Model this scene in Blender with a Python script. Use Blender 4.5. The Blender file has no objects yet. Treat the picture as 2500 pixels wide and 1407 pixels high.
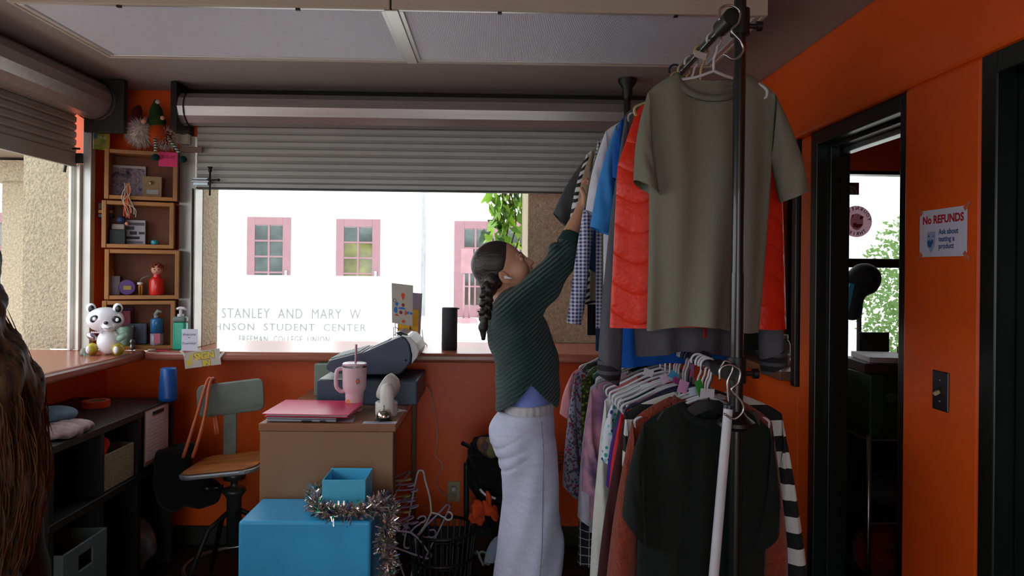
import bpy, math, random
import numpy as np
from mathutils import Matrix, Vector, Euler

# ---------------------------------------------------------------- camera, sky, exposure
SC = bpy.context.scene
COL = SC.collection
F_PX, YAW, ROLL, PPX, PPY, CAM_H = 1740.0, math.radians(1.25), math.radians(0.58), 1250.0, 660.4, 1.5
_cd = bpy.data.cameras.new('camera')
_cd.sensor_width = 36.0
_cd.lens = F_PX / 2500.0 * 36.0
_cd.shift_y = (PPY - 703.5) / 2500.0
_cd.clip_start = 0.05
_cam = bpy.data.objects.new('camera', _cd)
COL.objects.link(_cam)
_cam.matrix_world = (Matrix.Translation((0, 0, CAM_H)) @ Matrix.Rotation(-YAW, 4, 'Z')
                     @ Matrix.Rotation(math.pi / 2, 4, 'X') @ Matrix.Rotation(ROLL, 4, 'Z'))
SC.camera = _cam
_w = bpy.data.worlds.new('overcast_sky')
SC.world = _w
_w.use_nodes = True
_bg = _w.node_tree.nodes['Background']
_bg.inputs[0].default_value = (0.90, 0.96, 1.0, 1)
_bg.inputs[1].default_value = 3.5
SC.view_settings.view_transform = 'Standard'
SC.view_settings.look = 'None'
SC.view_settings.exposure = 0.0
SC.view_settings.gamma = 1.0
SC.view_settings.use_curve_mapping = False
SC.cycles.use_denoising = True
SC.cycles.max_bounces = 8
SC.cycles.diffuse_bounces = 5
SC.cycles.caustics_reflective = False
SC.cycles.caustics_refractive = False
SC.cycles.sample_clamp_indirect = 4.0

# ---------------------------------------------------------------- helpers
def lin(c):
    return tuple((x / 255 / 12.92 if x / 255 <= 0.04045 else ((x / 255 + 0.055) / 1.055) ** 2.4) for x in c)

def hexc(h):
    return tuple(int(h[i:i + 2], 16) for i in (0, 2, 4))

MATS = {}

class NT:
    """small node-tree helper"""
    def __init__(self, name):
        m = bpy.data.materials.new(name)
        m.use_nodes = True
        self.m, self.t = m, m.node_tree
        self.b = self.t.nodes['Principled BSDF']
    def n(self, typ, **kw):
        nd = self.t.nodes.new(typ)
        for k, v in kw.items():
            setattr(nd, k, v)
        return nd
    def link(self, a, b):
        self.t.links.new(a, b)
    def val(self, sock, v):
        if hasattr(v, 'is_output') or isinstance(v, bpy.types.NodeSocket):
            self.link(v, sock)
        else:
            sock.default_value = v
    def math(self, op, a, b=0.0, c=None):
        nd = self.n('ShaderNodeMath', operation=op)
        self.val(nd.inputs[0], a)
        self.val(nd.inputs[1], b)
        if c is not None:
            self.val(nd.inputs[2], c)
        return nd.outputs[0]
    def mix(self, fac, a, b):
        nd = self.n('ShaderNodeMix', data_type='RGBA')
        self.val(nd.inputs[0], fac)
        self.val(nd.inputs[6], a)
        self.val(nd.inputs[7], b)
        return nd.outputs[2]
    def coord(self, kind='Object'):
        return self.n('ShaderNodeTexCoord').outputs[kind]
    def sep(self, v):
        nd = self.n('ShaderNodeSeparateXYZ')
        self.link(v, nd.inputs[0])
        return nd.outputs
    def mapping(self, v, loc=(0, 0, 0), rot=(0, 0, 0), scale=(1, 1, 1)):
        nd = self.n('ShaderNodeMapping')
        self.link(v, nd.inputs[0])
        nd.inputs[1].default_value = loc
        nd.inputs[2].default_value = rot
        nd.inputs[3].default_value = scale
        return nd.outputs[0]
    def noise(self, v, scale, detail=3, rough=0.55, out=0):
        nd = self.n('ShaderNodeTexNoise')
        if v is not None:
            self.link(v, nd.inputs['Vector'])
        nd.inputs['Scale'].default_value = scale
        nd.inputs['Detail'].default_value = detail
        nd.inputs['Roughness'].default_value = rough
        return nd.outputs[out]
    def voro(self, v, scale, feature='F1', out='Distance'):
        nd = self.n('ShaderNodeTexVoronoi', feature=feature)
        self.link(v, nd.inputs['Vector'])
        nd.inputs['Scale'].default_value = scale
        return nd.outputs[out]
    def ramp(self, fac, stops, interp='LINEAR'):
        nd = self.n('ShaderNodeValToRGB')
        nd.color_ramp.interpolation = interp
        el = nd.color_ramp.elements
        while len(el) > 1:
            el.remove(el[-1])
        for i, (p, c) in enumerate(stops):
            e = el[0] if i == 0 else el.new(p)
            e.position = p
            e.color = (*c, 1) if len(c) == 3 else c
        self.val(nd.inputs[0], fac)
        return nd.outputs[0]
    def bump(self, h, strength=0.2, dist=0.01):
        nd = self.n('ShaderNodeBump')
        nd.inputs['Strength'].default_value = strength
        nd.inputs['Distance'].default_value = dist
        self.link(h, nd.inputs['Height'])
        self.link(nd.outputs[0], self.b.inputs['Normal'])
    def color(self, c):
        if isinstance(c, bpy.types.NodeSocket):
            self.link(c, self.b.inputs['Base Color'])
        else:
            self.b.inputs['Base Color'].default_value = (*c, 1)

def mat(name, rgb, rough=0.6, metal=0.0, spec=0.5, var=0.12, vscale=6.0, bump=0.0, bscale=60.0,
        sheen=0.0, trans=0.0, coat=0.0, alpha=1.0, stretch=(1, 1, 1), ior=1.45):
    """procedural material: base colour with gentle noise variation and optional fine relief"""
    if name in MATS:
        return MATS[name]
    t = NT(name)
    c = lin(rgb)
    v = t.mapping(t.coord(), scale=stretch)
    if var > 0:
        n = t.noise(v, vscale, 4)
        lo = tuple(max(0, x * (1 - var)) for x in c)
        hi = tuple(min(1, x * (1 + var)) for x in c)
        t.color(t.ramp(n, [(0.3, lo), (0.7, hi)]))
    else:
        t.color(c)
    b = t.b.inputs
    b['Roughness'].default_value = rough
    b['Metallic'].default_value = metal
    b['Specular IOR Level'].default_value = spec
    b['IOR'].default_value = ior
    if sheen:
        b['Sheen Weight'].default_value = sheen
    if trans:
        b['Transmission Weight'].default_value = trans
    if coat:
        b['Coat Weight'].default_value = coat
    if alpha < 1:
        b['Alpha'].default_value = alpha
    if bump:
        t.bump(t.noise(v, bscale, 3), bump, 0.01)
    MATS[name] = t.m
    return t.m

def fabric(name, rgb, var=0.10, bump=0.25, bscale=220.0, rough=0.9):
    return mat(name, rgb, rough=rough, spec=0.2, var=var, vscale=25, bump=bump, bscale=bscale, sheen=0.06)

def wm(o):
    if o.parent:
        return wm(o.parent) @ o.matrix_parent_inverse @ o.matrix_basis
    return o.matrix_basis.copy()

def tag(o, label=None, cat=None, group=None, kind=None):
    if label: o['label'] = label
    if cat: o['category'] = cat
    if group: o['group'] = group
    if kind: o['kind'] = kind
    return o

def thing(name, label, cat, loc=(0, 0, 0), rot=(0, 0, 0), group=None):
    o = bpy.data.objects.new(name, None)
    o.empty_display_size = 0.05
    COL.objects.link(o)
    o.location = loc
    o.rotation_euler = rot
    o['label'] = label
    o['category'] = cat
    if group: o['group'] = group
    return o

def put(o, parent=None, local=False):
    COL.objects.link(o)
    if parent is not None:
        o.parent = parent
        if not local:
            o.matrix_parent_inverse = wm(parent).inverted()
    return o

def mesh_obj(name, verts, faces, m, parent=None, smooth=False, local=False, bevel=0.0, bseg=2, mats=None, fmat=None):
    me = bpy.data.meshes.new(name)
    me.from_pydata([tuple(v) for v in verts], [], [tuple(f) for f in faces])
    if mats:
        for x in mats: me.materials.append(x)
    elif m is not None:
        me.materials.append(m)
    if fmat is not None:
        me.polygons.foreach_set('material_index', list(fmat))
    me.update()
    if smooth:
        me.polygons.foreach_set('use_smooth', [True] * len(me.polygons))
    o = bpy.data.objects.new(name, me)
    put(o, parent, local)
    if bevel:
        md = o.modifiers.new('bevel', 'BEVEL')
        md.width = bevel
        md.segments = bseg
        md.limit_method = 'ANGLE'
        md.angle_limit = math.radians(40)
        md.harden_normals = False
    return o

def frame_of(d):
    d = Vector(d).normalized()
    a = Vector((0, 0, 1)) if abs(d.z) < 0.9 else Vector((1, 0, 0))
    u = d.cross(a).normalized()
    return u, d.cross(u).normalized()

class MB:
    """collects shapes into one mesh"""
    def __init__(self):
        self.v, self.f = [], []
    def add(self, vs, fs):
        o = len(self.v)
        self.v += [tuple(x) for x in vs]
        self.f += [tuple(i + o for i in f) for f in fs]
        return self
    def box(self, x0, x1, y0, y1, z0, z1, M=None):
        vs = [(x0, y0, z0), (x1, y0, z0), (x1, y1, z0), (x0, y1, z0), (x0, y0, z1), (x1, y0, z1), (x1, y1, z1), (x0, y1, z1)]
        if M is not None:
            vs = [M @ Vector(p) for p in vs]
        return self.add(vs, [(0, 3, 2, 1), (4, 5, 6, 7), (0, 1, 5, 4), (1, 2, 6, 5), (2, 3, 7, 6), (3, 0, 4, 7)])
    def cbox(self, c, s, M=None):
        return self.box(c[0] - s[0] / 2, c[0] + s[0] / 2, c[1] - s[1] / 2, c[1] + s[1] / 2, c[2] - s[2] / 2, c[2] + s[2] / 2, M)
    def tube(self, pts, r, seg=8, cap=True, closed=False):
        pts = [Vector(p) for p in pts]
        n = len(pts)
        rs = r if isinstance(r, (list, tuple)) else [r] * n
        d0 = pts[1] - pts[0]
        u, w = frame_of(d0)
        vs, fs = [], []
        for i, p in enumerate(pts):
            a = pts[max(i - 1, 0)] if not closed else pts[(i - 1) % n]
            b = pts[min(i + 1, n - 1)] if not closed else pts[(i + 1) % n]
            d = (b - a)
            if d.length < 1e-9: d = Vector((0, 0, 1))
            d.normalize()
            u = (u - d * u.dot(d))
            if u.length < 1e-6: u = frame_of(d)[0]
            u.normalize()
            w = d.cross(u)
            for k in range(seg):
                an = 2 * math.pi * k / seg
                vs.append(p + (u * math.cos(an) + w * math.sin(an)) * rs[i])
        m = n if closed else n - 1
        for i in range(m):
            j = (i + 1) % n
            for k in range(seg):
                k2 = (k + 1) % seg
                fs.append((i * seg + k, i * seg + k2, j * seg + k2, j * seg + k))
        if cap and not closed:
            fs.append(tuple(range(seg - 1, -1, -1)))
            fs.append(tuple((n - 1) * seg + k for k in range(seg)))
        return self.add(vs, fs)
    def cyl(self, p0, p1, r0, r1=None, seg=20, cap=True):
        return self.tube([p0, p1], [r0, r0 if r1 is None else r1], seg, cap)
    def lathe(self, prof, c=(0, 0, 0), seg=24, M=None, sx=1.0, sy=1.0):
        """prof: (radius, z) from bottom to top"""
        vs, fs = [], []
        for r, z in prof:
            for k in range(seg):
                a = 2 * math.pi * k / seg
                p = Vector((r * math.cos(a) * sx, r * math.sin(a) * sy, z))
                if M is not None: p = M @ p
                vs.append(p + Vector(c))
        for i in range(len(prof) - 1):
            for k in range(seg):
                k2 = (k + 1) % seg
                fs.append((i * seg + k, i * seg + k2, (i + 1) * seg + k2, (i + 1) * seg + k))
        if prof[0][0] > 1e-5: fs.append(tuple(range(seg - 1, -1, -1)))
        if prof[-1][0] > 1e-5: fs.append(tuple((len(prof) - 1) * seg + k for k in range(seg)))
        return self.add(vs, fs)
    def sphere(self, c, r, seg=16, rings=10, M=None):
        rr = r if isinstance(r, (tuple, list)) else (r, r, r)
        vs, fs = [], []
        for i in range(rings + 1):
            t = math.pi * i / rings
            for k in range(seg):
                a = 2 * math.pi * k / seg
                p = Vector((rr[0] * math.sin(t) * math.cos(a), rr[1] * math.sin(t) * math.sin(a), rr[2] * math.cos(t)))
                if M is not None: p = M @ p
                vs.append(p + Vector(c))
        for i in range(rings):
            for k in range(seg):
                k2 = (k + 1) % seg
                fs.append((i * seg + k, (i + 1) * seg + k, (i + 1) * seg + k2, i * seg + k2))
        return self.add(vs, fs)
    def prism(self, poly, t, M):
        """poly: 2-d outline (x, y) counter-clockwise, extruded by t along local z, placed by M"""
        n = len(poly)
        vs = [M @ Vector((x, y, 0)) for x, y in poly] + [M @ Vector((x, y, t)) for x, y in poly]
        fs = [tuple(range(n - 1, -1, -1)), tuple(range(n, 2 * n))]
        fs += [(i, (i + 1) % n, n + (i + 1) % n, n + i) for i in range(n)]
        return self.add(vs, fs)
    def loft(self, rings, cap=True):
        n = len(rings[0])
        vs = [p for r in rings for p in r]
        fs = []
        for i in range(len(rings) - 1):
            for k in range(n):
                k2 = (k + 1) % n
                fs.append((i * n + k, i * n + k2, (i + 1) * n + k2, (i + 1) * n + k))
        if cap:
            fs.append(tuple(range(n - 1, -1, -1)))
            fs.append(tuple((len(rings) - 1) * n + k for k in range(n)))
        return self.add(vs, fs)
    def build(self, name, m, parent=None, smooth=False, local=False, bevel=0.0, bseg=2):
        return mesh_obj(name, self.v, self.f, m, parent, smooth, local, bevel, bseg)

def autosmooth(o, deg=35):
    """smooth shading with sharp edges above an angle"""
    me = o.data
    me.polygons.foreach_set('use_smooth', [True] * len(me.polygons))
    try:
        me.set_sharp_from_angle(angle=math.radians(deg))
    except Exception:
        pass
    return o

def text_mesh(name, s, size, M, m, parent=None, depth=0.0006, align='CENTER', mirror=False, bold=0.0, spacing=1.0):
    cu = bpy.data.curves.new(name + '_curve', 'FONT')
    cu.body = s
    cu.size = size
    cu.extrude = depth
    cu.align_x = align
    cu.align_y = 'CENTER'
    cu.offset = bold
    cu.space_character = spacing
    cu.resolution_u = 3
    tmp = bpy.data.objects.new(name + '_tmp', cu)
    COL.objects.link(tmp)
    dg = bpy.context.evaluated_depsgraph_get()
    me = bpy.data.meshes.new_from_object(tmp.evaluated_get(dg))
    bpy.data.objects.remove(tmp)
    bpy.data.curves.remove(cu)
    me.transform((M @ Matrix.Diagonal((-1, 1, 1, 1))) if mirror else M)
    me.name = name
    me.materials.clear()
    me.materials.append(m)
    o = bpy.data.objects.new(name, me)
    put(o, parent)
    return o

def plane_M(origin, xdir, ydir):
    x = Vector(xdir).normalized()
    y = Vector(ydir).normalized()
    z = x.cross(y)
    M = Matrix((x, y, z)).transposed().to_4x4()
    M.translation = Vector(origin)
    return M

def at(px, py, D):
    """world point at depth D behind a pixel of the 2500x1407 photograph (used to survey where things stand)"""
    a, b = (px - PPX) / F_PX, (PPY - py) / F_PX
    c, s = math.cos(ROLL), math.sin(ROLL)
    x, z, y = a * c - b * s, a * s + b * c, 1.0
    cy, sy = math.cos(YAW), math.sin(YAW)
    X, Y = x * cy + y * sy, -x * sy + y * cy
    k = D / Y
    return Vector((X * k, D, CAM_H + z * k))

# ---- signed-distance modelling: smooth unions of round shapes, meshed with surface nets
class Field:
    def __init__(self, lo, hi, h):
        self.lo, self.h = np.array(lo, float), h
        self.n = np.ceil((np.array(hi) - self.lo) / h).astype(int) + 1
        self.a = np.full(self.n, 1.0, np.float32)
    def _sub(self, lo, hi):
        i0 = np.clip(np.floor((np.array(lo) - self.lo) / self.h).astype(int), 0, self.n)
        i1 = np.clip(np.ceil((np.array(hi) - self.lo) / self.h).astype(int) + 1, 0, self.n)
        if np.any(i1 <= i0): return None
        g = [self.lo[k] + self.h * np.arange(i0[k], i1[k], dtype=np.float32) for k in range(3)]
        X, Y, Z = np.meshgrid(*g, indexing='ij')
        return tuple(slice(i0[k], i1[k]) for k in range(3)), X, Y, Z
    def _join(self, sl, d, k, sub):
        a = self.a[sl]
        d = d.astype(np.float32)
        if sub:
            h = np.clip(0.5 - 0.5 * (d + a) / max(k, 1e-6), 0, 1)
            self.a[sl] = a + (-d - a) * h + k * h * (1 - h)
        else:
            h = np.clip(0.5 + 0.5 * (a - d) / max(k, 1e-6), 0, 1)
            self.a[sl] = a + (d - a) * h - k * h * (1 - h)
    def cone(self, p0, p1, r0, r1=None, k=0.02, sub=False, squash=None):
        r1 = r0 if r1 is None else r1
        p0, p1 = np.array(p0, float), np.array(p1, float)
        pad = max(r0, r1) + k + 3 * self.h
        s = self._sub(np.minimum(p0, p1) - pad, np.maximum(p0, p1) + pad)
        if s is None: return self
        sl, X, Y, Z = s
        ab = p1 - p0
        L = float(ab @ ab) or 1e-9
        t = np.clip(((X - p0[0]) * ab[0] + (Y - p0[1]) * ab[1] + (Z - p0[2]) * ab[2]) / L, 0, 1)
        dx, dy, dz = X - (p0[0] + t * ab[0]), Y - (p0[1] + t * ab[1]), Z - (p0[2] + t * ab[2])
        if squash: dx, dy, dz = dx * squash[0], dy * squash[1], dz * squash[2]
        self._join(sl, np.sqrt(dx * dx + dy * dy + dz * dz) - (r0 + (r1 - r0) * t), k, sub)
        return self
    def chain(self, pts, rs, k=0.02, sub=False, squash=None):
        for i in range(len(pts) - 1):
            self.cone(pts[i], pts[i + 1], rs[i], rs[i + 1], k, sub, squash)
        return self
    def ell(self, c, r, k=0.02, rot=None, sub=False):
        c, r = np.array(c, float), np.array(r, float)
        pad = max(r) + k + 3 * self.h
        s = self._sub(c - pad, c + pad)
        if s is None: return self
        sl, X, Y, Z = s
        X, Y, Z = X - c[0], Y - c[1], Z - c[2]
        if rot is not None:
            R = np.array(rot.to_matrix() if hasattr(rot, 'to_matrix') else rot).T
            X, Y, Z = (R[0, 0] * X + R[0, 1] * Y + R[0, 2] * Z, R[1, 0] * X + R[1, 1] * Y + R[1, 2] * Z, R[2, 0] * X + R[2, 1] * Y + R[2, 2] * Z)
        k0 = np.sqrt((X / r[0]) ** 2 + (Y / r[1]) ** 2 + (Z / r[2]) ** 2)
        k1 = np.sqrt((X / r[0] ** 2) ** 2 + (Y / r[1] ** 2) ** 2 + (Z / r[2] ** 2) ** 2)
        self._join(sl, k0 * (k0 - 1) / np.maximum(k1, 1e-6), k, sub)
        return self
    def warp(self, fn):
        g = [self.lo[k] + self.h * np.arange(self.n[k], dtype=np.float32) for k in range(3)]
        X, Y, Z = np.meshgrid(*g, indexing='ij')
        self.a = self.a + fn(X, Y, Z).astype(np.float32)
        return self
    def mesh(self):
        a = self.a
        s = a < 0
        c = np.zeros(tuple(np.array(a.shape) - 1), np.int8)
        for i in (0, 1):
            for j in (0, 1):
                for k in (0, 1):
                    c += s[i:a.shape[0] - 1 + i, j:a.shape[1] - 1 + j, k:a.shape[2] - 1 + k]
        act = (c > 0) & (c < 8)
        idx = np.full(c.shape, -1, np.int64)
        cells = np.argwhere(act)
        idx[act] = np.arange(len(cells))
        acc = np.zeros((len(cells), 3))
        cnt = np.zeros(len(cells))
        cor = [(i, j, k) for i in (0, 1) for j in (0, 1) for k in (0, 1)]
        for p in cor:
            for ax in range(3):
                if p[ax]: continue
                q = list(p); q[ax] = 1
                A = a[cells[:, 0] + p[0], cells[:, 1] + p[1], cells[:, 2] + p[2]]
                B = a[cells[:, 0] + q[0], cells[:, 1] + q[1], cells[:, 2] + q[2]]
                m = (A < 0) != (B < 0)
                t = np.where(m, A / np.where(m, A - B, 1), 0)
                pos = np.tile(np.array(p, float), (len(cells), 1))
                pos[:, ax] = t
                acc[m] += pos[m]
                cnt[m] += 1
        V = self.lo + self.h * (cells + acc / cnt[:, None])
        faces = []
        for ax in range(3):
            u, w = (ax + 1) % 3, (ax + 2) % 3
            sl0 = [slice(None)] * 3; sl1 = [slice(None)] * 3
            sl0[ax] = slice(0, -1); sl1[ax] = slice(1, None)
            s0, s1 = s[tuple(sl0)], s[tuple(sl1)]
            for sign, msk in ((1, s0 & ~s1), (-1, ~s0 & s1)):
                e = np.argwhere(msk)
                ok = (e[:, u] > 0) & (e[:, w] > 0) & (e[:, u] < a.shape[u] - 1) & (e[:, w] < a.shape[w] - 1)
                e = e[ok]
                if not len(e): continue
                def get(du, dw):
                    q = e.copy(); q[:, u] -= du; q[:, w] -= dw
                    return idx[q[:, 0], q[:, 1], q[:, 2]]
                f = np.stack([get(1, 1), get(0, 1), get(0, 0), get(1, 0)], 1)
                faces.append(f if sign > 0 else f[:, ::-1])
        return V, np.concatenate(faces)
    def build(self, name, m, parent=None, local=False, mats=None, fmat=None, smooth_it=0):
        V, Fa = self.mesh()
        return np_obj(name, V, Fa, m, parent, local, mats, fmat, smooth_it)

def np_obj(name, V, Fa, m, parent=None, local=False, mats=None, fmat=None, smooth_it=0):
    V = np.asarray(V, float)
    if smooth_it:
        E = np.concatenate([Fa[:, [0, 1]], Fa[:, [1, 2]], Fa[:, [2, 3]], Fa[:, [3, 0]]])
        for _ in range(smooth_it):
            S = np.zeros_like(V); C = np.zeros(len(V))
            np.add.at(S, E[:, 0], V[E[:, 1]]); np.add.at(S, E[:, 1], V[E[:, 0]])
            np.add.at(C, E[:, 0], 1); np.add.at(C, E[:, 1], 1)
            V = 0.5 * V + 0.5 * S / np.maximum(C, 1)[:, None]
    me = bpy.data.meshes.new(name)
    me.vertices.add(len(V))
    me.vertices.foreach_set('co', V.ravel())
    me.loops.add(Fa.size)
    me.loops.foreach_set('vertex_index', Fa.ravel().astype(np.int32))
    me.polygons.add(len(Fa))
    me.polygons.foreach_set('loop_start', np.arange(0, Fa.size, 4, dtype=np.int32))
    for x in (mats or [m]): me.materials.append(x)
    if fmat is not None:
        cen = V[Fa].mean(1)
        me.polygons.foreach_set('material_index', np.asarray(fmat(cen), np.int32))
    me.update(calc_edges=True)
    me.validate()
    me.polygons.foreach_set('use_smooth', [True] * len(me.polygons))
    o = bpy.data.objects.new(name, me)
    return put(o, parent, local)

def spline(pts, n=8):
    """Catmull-Rom through the points"""
    P = [Vector(p) for p in pts]
    P = [P[0] * 2 - P[1]] + P + [P[-1] * 2 - P[-2]]
    out = []
    for i in range(1, len(P) - 2):
        for k in range(n):
            t = k / n
            a, b, c, d = P[i - 1], P[i], P[i + 1], P[i + 2]
            out.append(0.5 * ((2 * b) + (c - a) * t + (2 * a - 5 * b + 4 * c - d) * t * t + (3 * b - a - 3 * c + d) * t ** 3))
    out.append(P[-2])
    return out

RND = random.Random(7)
# ================================================================ the room
CEIL, XR, XL, YB = 2.455, 1.30, -2.10, 3.90
ORANGE = (236, 94, 24)
def wall_paint(name, rgb, rough):
    t = NT(name)
    c = lin(rgb)
    v = t.coord()
    n = t.noise(v, 1.7, 4)
    col = t.ramp(n, [(0.3, tuple(x * 0.9 for x in c)), (0.75, tuple(min(1, x * 1.08) for x in c))])
    t.color(col)
    t.b.inputs['Roughness'].default_value = rough
    t.b.inputs['Specular IOR Level'].default_value = 0.45
    t.bump(t.noise(v, 90, 3), 0.06, 0.004)
    MATS[name] = t.m
    return t.m
M_ORANGE = wall_paint('orange_gloss_paint', ORANGE, 0.38)
M_CEIL = mat('ceiling_paint', (160, 160, 156), rough=0.75, var=0.06, vscale=2)
M_BLACK = mat('black_paint', (20, 27, 25), rough=0.30, var=0.15, vscale=4)
M_FLOOR = mat('dark_floor', (36, 42, 42), rough=0.55, var=0.25, vscale=8, bump=0.1, bscale=40)
M_BASE = mat('rubber_baseboard', (40, 42, 38), rough=0.5)
M_WOODTOP = None

def struct(name, mb, m, **kw):
    o = mb.build(name, m, **kw)
    o['kind'] = 'structure'
    return o

Y0 = -2.6
struct('floor', MB().box(-2.3, 4.4, Y0 - 0.2, 4.1, -0.12, 0.0), M_FLOOR)
struct('ceiling', MB().box(-2.3, 4.4, Y0 - 0.2, 4.1, CEIL, CEIL + 0.12), M_CEIL)

# back wall: below the counter, left corner, above the shutter, right corner
b = MB()
b.box(-2.3, XR + 0.14, YB, YB + 0.2, 0.0, 1.019)
b.box(-2.2, -1.62, YB, YB + 0.2, 1.071, CEIL)
b.box(-1.62, 0.80, YB, YB + 0.2, 2.22, CEIL)
b.box(0.80, XR + 0.14, YB, YB + 0.2, 1.071, CEIL)
struct('wall_back', b, M_ORANGE)
# left wall with the long service opening
b = MB()
b.box(XL - 0.2, XL, Y0, YB, 0.0, 1.019)
b.box(XL - 0.1, XL, 3.72, YB, 1.071, CEIL)
b.box(XL - 0.2, XL, -0.4, 3.72, 2.40, CEIL)
b.box(XL - 0.2, XL, Y0, -0.4, 1.02, CEIL)
struct('wall_left', b, M_ORANGE)
# right wall: upper band proud of the door zone
b = MB()
b.box(XR, XR + 0.14, Y0, YB, 2.09, CEIL)
b.box(XR, XR + 0.14, 1.89, 2.252, 0, 2.09)
b.box(XR + 0.03, XR + 0.14, 2.975, 3.10, 0, 2.09)
b.box(XR + 0.03, XR + 0.14, 3.10, 3.86, 0, 1.02)
b.box(XR, XR + 0.14, 3.86, YB, 0, 2.09)
b.box(XR, XR + 0.14, Y0, 0.95, 0, 2.09)
struct('wall_right', b, M_ORANGE, bevel=0.012)
# unseen wall behind the camera, with a wide opening added for daylight
b = MB()
b.box(-2.3, -1.75, Y0 - 0.2, Y0, 0, CEIL)
b.box(0.95, XR + 0.14, Y0 - 0.2, Y0, 0, CEIL)
b.box(-1.75, 0.95, Y0 - 0.2, Y0, 2.25, CEIL)
struct('wall_front', b, M_ORANGE)
struct('baseboard_back', MB().box(-2.1, XR, YB - 0.012, YB - 0.001, 0.0, 0.10), M_BASE)
struct('baseboard_right', MB().box(XR - 0.012, XR - 0.001, 1.895, 2.248, 0.0, 0.10), M_BASE)

# ---------------------------------------------------------------- doors and interior window on the right wall
def casing(y0, y1, ztop, w, x0, x1, sill=None):
    b = MB()
    z0 = 0.0 if sill is None else sill
    b.box(x0, x1, y0, y0 + w, z0, ztop)
    b.box(x0, x1, y1 - w, y1, z0, ztop)
    b.box(x0, x1, y0 + w, y1 - w, ztop - w, ztop)
    return b
d1 = thing('door_1', 'black framed open doorway between the no refunds sign and the clothes rack', 'doorway', (XR + 0.08, 2.61, 0))
d1['kind'] = 'structure'
casing(2.254, 2.973, 2.088, 0.055, XR + 0.018, XR + 0.16).build('door_frame', M_BLACK, d1, bevel=0.004)
b = MB()
b.box(XR + 0.07, XR + 0.11, 2.309, 2.325, 0, 2.033).box(XR + 0.07, XR + 0.11, 2.902, 2.918, 0, 2.033).box(XR + 0.07, XR + 0.11, 2.325, 2.902, 2.017, 2.033)
b.build('door_stop', M_BLACK, d1, bevel=0.003)
M_STEEL = mat('brushed_steel', (170, 172, 176), rough=0.32, metal=1.0, var=0.08, vscale=40, stretch=(1, 1, 8))
MB().box(XR + 0.115, XR + 0.158, 2.325, 2.902, 1.995, 2.030).build('door_closer_rail', M_STEEL, d1, bevel=0.003)

d2 = thing('door_2', 'black panelled door at the right edge of the room', 'door', (XR + 0.06, 1.42, 0))
d2['kind'] = 'structure'
casing(0.955, 1.885, 2.085, 0.06, XR - 0.004, XR + 0.14).build('door_frame', M_BLACK, d2, bevel=0.004)
MB().box(XR + 0.05, XR + 0.09, 1.02, 1.822, 0.01, 2.02).build('door_leaf', M_BLACK, d2, bevel=0.004)
b = MB()
for z0, z1 in ((0.15, 0.95), (1.08, 1.9)):
    b.box(XR + 0.040, XR + 0.05, 1.12, 1.72, z0, z0 + 0.03).box(XR + 0.040, XR + 0.05, 1.12, 1.72, z1 - 0.03, z1)
    b.box(XR + 0.040, XR + 0.05, 1.12, 1.15, z0 + 0.03, z1 - 0.03).box(XR + 0.040, XR + 0.05, 1.69, 1.72, z0 + 0.03, z1 - 0.03)
b.build('panel_moulding', M_BLACK, d2, bevel=0.003)
b = MB(); b.lathe([(0.0, 0), (0.03, 0.0), (0.03, 0.008), (0.012, 0.012), (0.012, 0.04), (0.028, 0.05), (0.028, 0.068), (0.0, 0.075)], (XR + 0.05, 1.08, 1.0), 20, Matrix.Rotation(-math.pi / 2, 4, 'Y'))
b.build('door_knob', M_STEEL, d2, smooth=True)

w1 = thing('window_1', 'black framed interior window behind the clothes rack', 'window', (XR + 0.08, 3.48, 1.02))
w1['kind'] = 'structure'
b = MB()
for y0, y1 in ((3.102, 3.145), (3.815, 3.858)):
    b.box(XR + 0.012, XR + 0.15, y0, y1, 1.0, 2.088)
b.box(XR + 0.012, XR + 0.15, 3.145, 3.815, 2.04, 2.088)
b.build('window_frame', M_BLACK, w1, bevel=0.003)
M_DKWOOD = mat('dark_varnished_wood', (104, 70, 48), rough=0.4, var=0.25, vscale=5, stretch=(8, 1, 8))
MB().box(XR - 0.035, XR + 0.17, 3.145, 3.815, 1.02, 1.062).build('window_sill', M_DKWOOD, w1, bevel=0.004)
MB().box(XR + 0.10, XR + 0.14, 3.145, 3.815, 1.062, 1.085).build('window_track', mat('aluminium_track', (140, 146, 146), rough=0.35, metal=0.9), w1, bevel=0.002)

# ---------------------------------------------------------------- the side room seen through door and window
b = MB()
b.box(4.2, 4.4, -0.2, 4.1, 0, CEIL)
b.box(XR + 0.14, 4.2, 0.0, 0.2, 0, CEIL)
b.box(XR + 0.14, 1.60, YB, YB + 0.2, 0, CEIL)
b.box(1.60, 2.9, YB, YB + 0.2, 2.07, CEIL)
b.box(1.60, 2.9, YB, YB + 0.2, 0, 0.95)
b.box(2.9, 4.2, YB, YB + 0.2, 0, CEIL)
struct('wall_side', b, M_ORANGE)
w2 = thing('window_2', 'black framed shop window seen through the doorway', 'window', (2.25, YB + 0.1, 0.95))
w2['kind'] = 'structure'
b = MB()
b.box(1.60, 1.65, YB - 0.01, YB + 0.08, 0.95, 2.07).box(2.85, 2.9, YB - 0.01, YB + 0.08, 0.95, 2.07)
b.box(1.65, 2.85, YB - 0.01, YB + 0.08, 2.05, 2.07).box(1.65, 2.85, YB - 0.01, YB + 0.08, 0.95, 0.99)
b.box(1.65, 2.85, YB - 0.01, YB + 0.08, 1.535, 1.585)
b.build('window_frame', M_BLACK, w2, bevel=0.003)
M_GLASS = NT('window_glass')
M_GLASS.b.inputs['Roughness'].default_value = 0.0
M_GLASS.b.inputs['Base Color'].default_value = (1, 1, 1, 1)
M_GLASS.b.inputs['IOR'].default_value = 1.45
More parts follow.
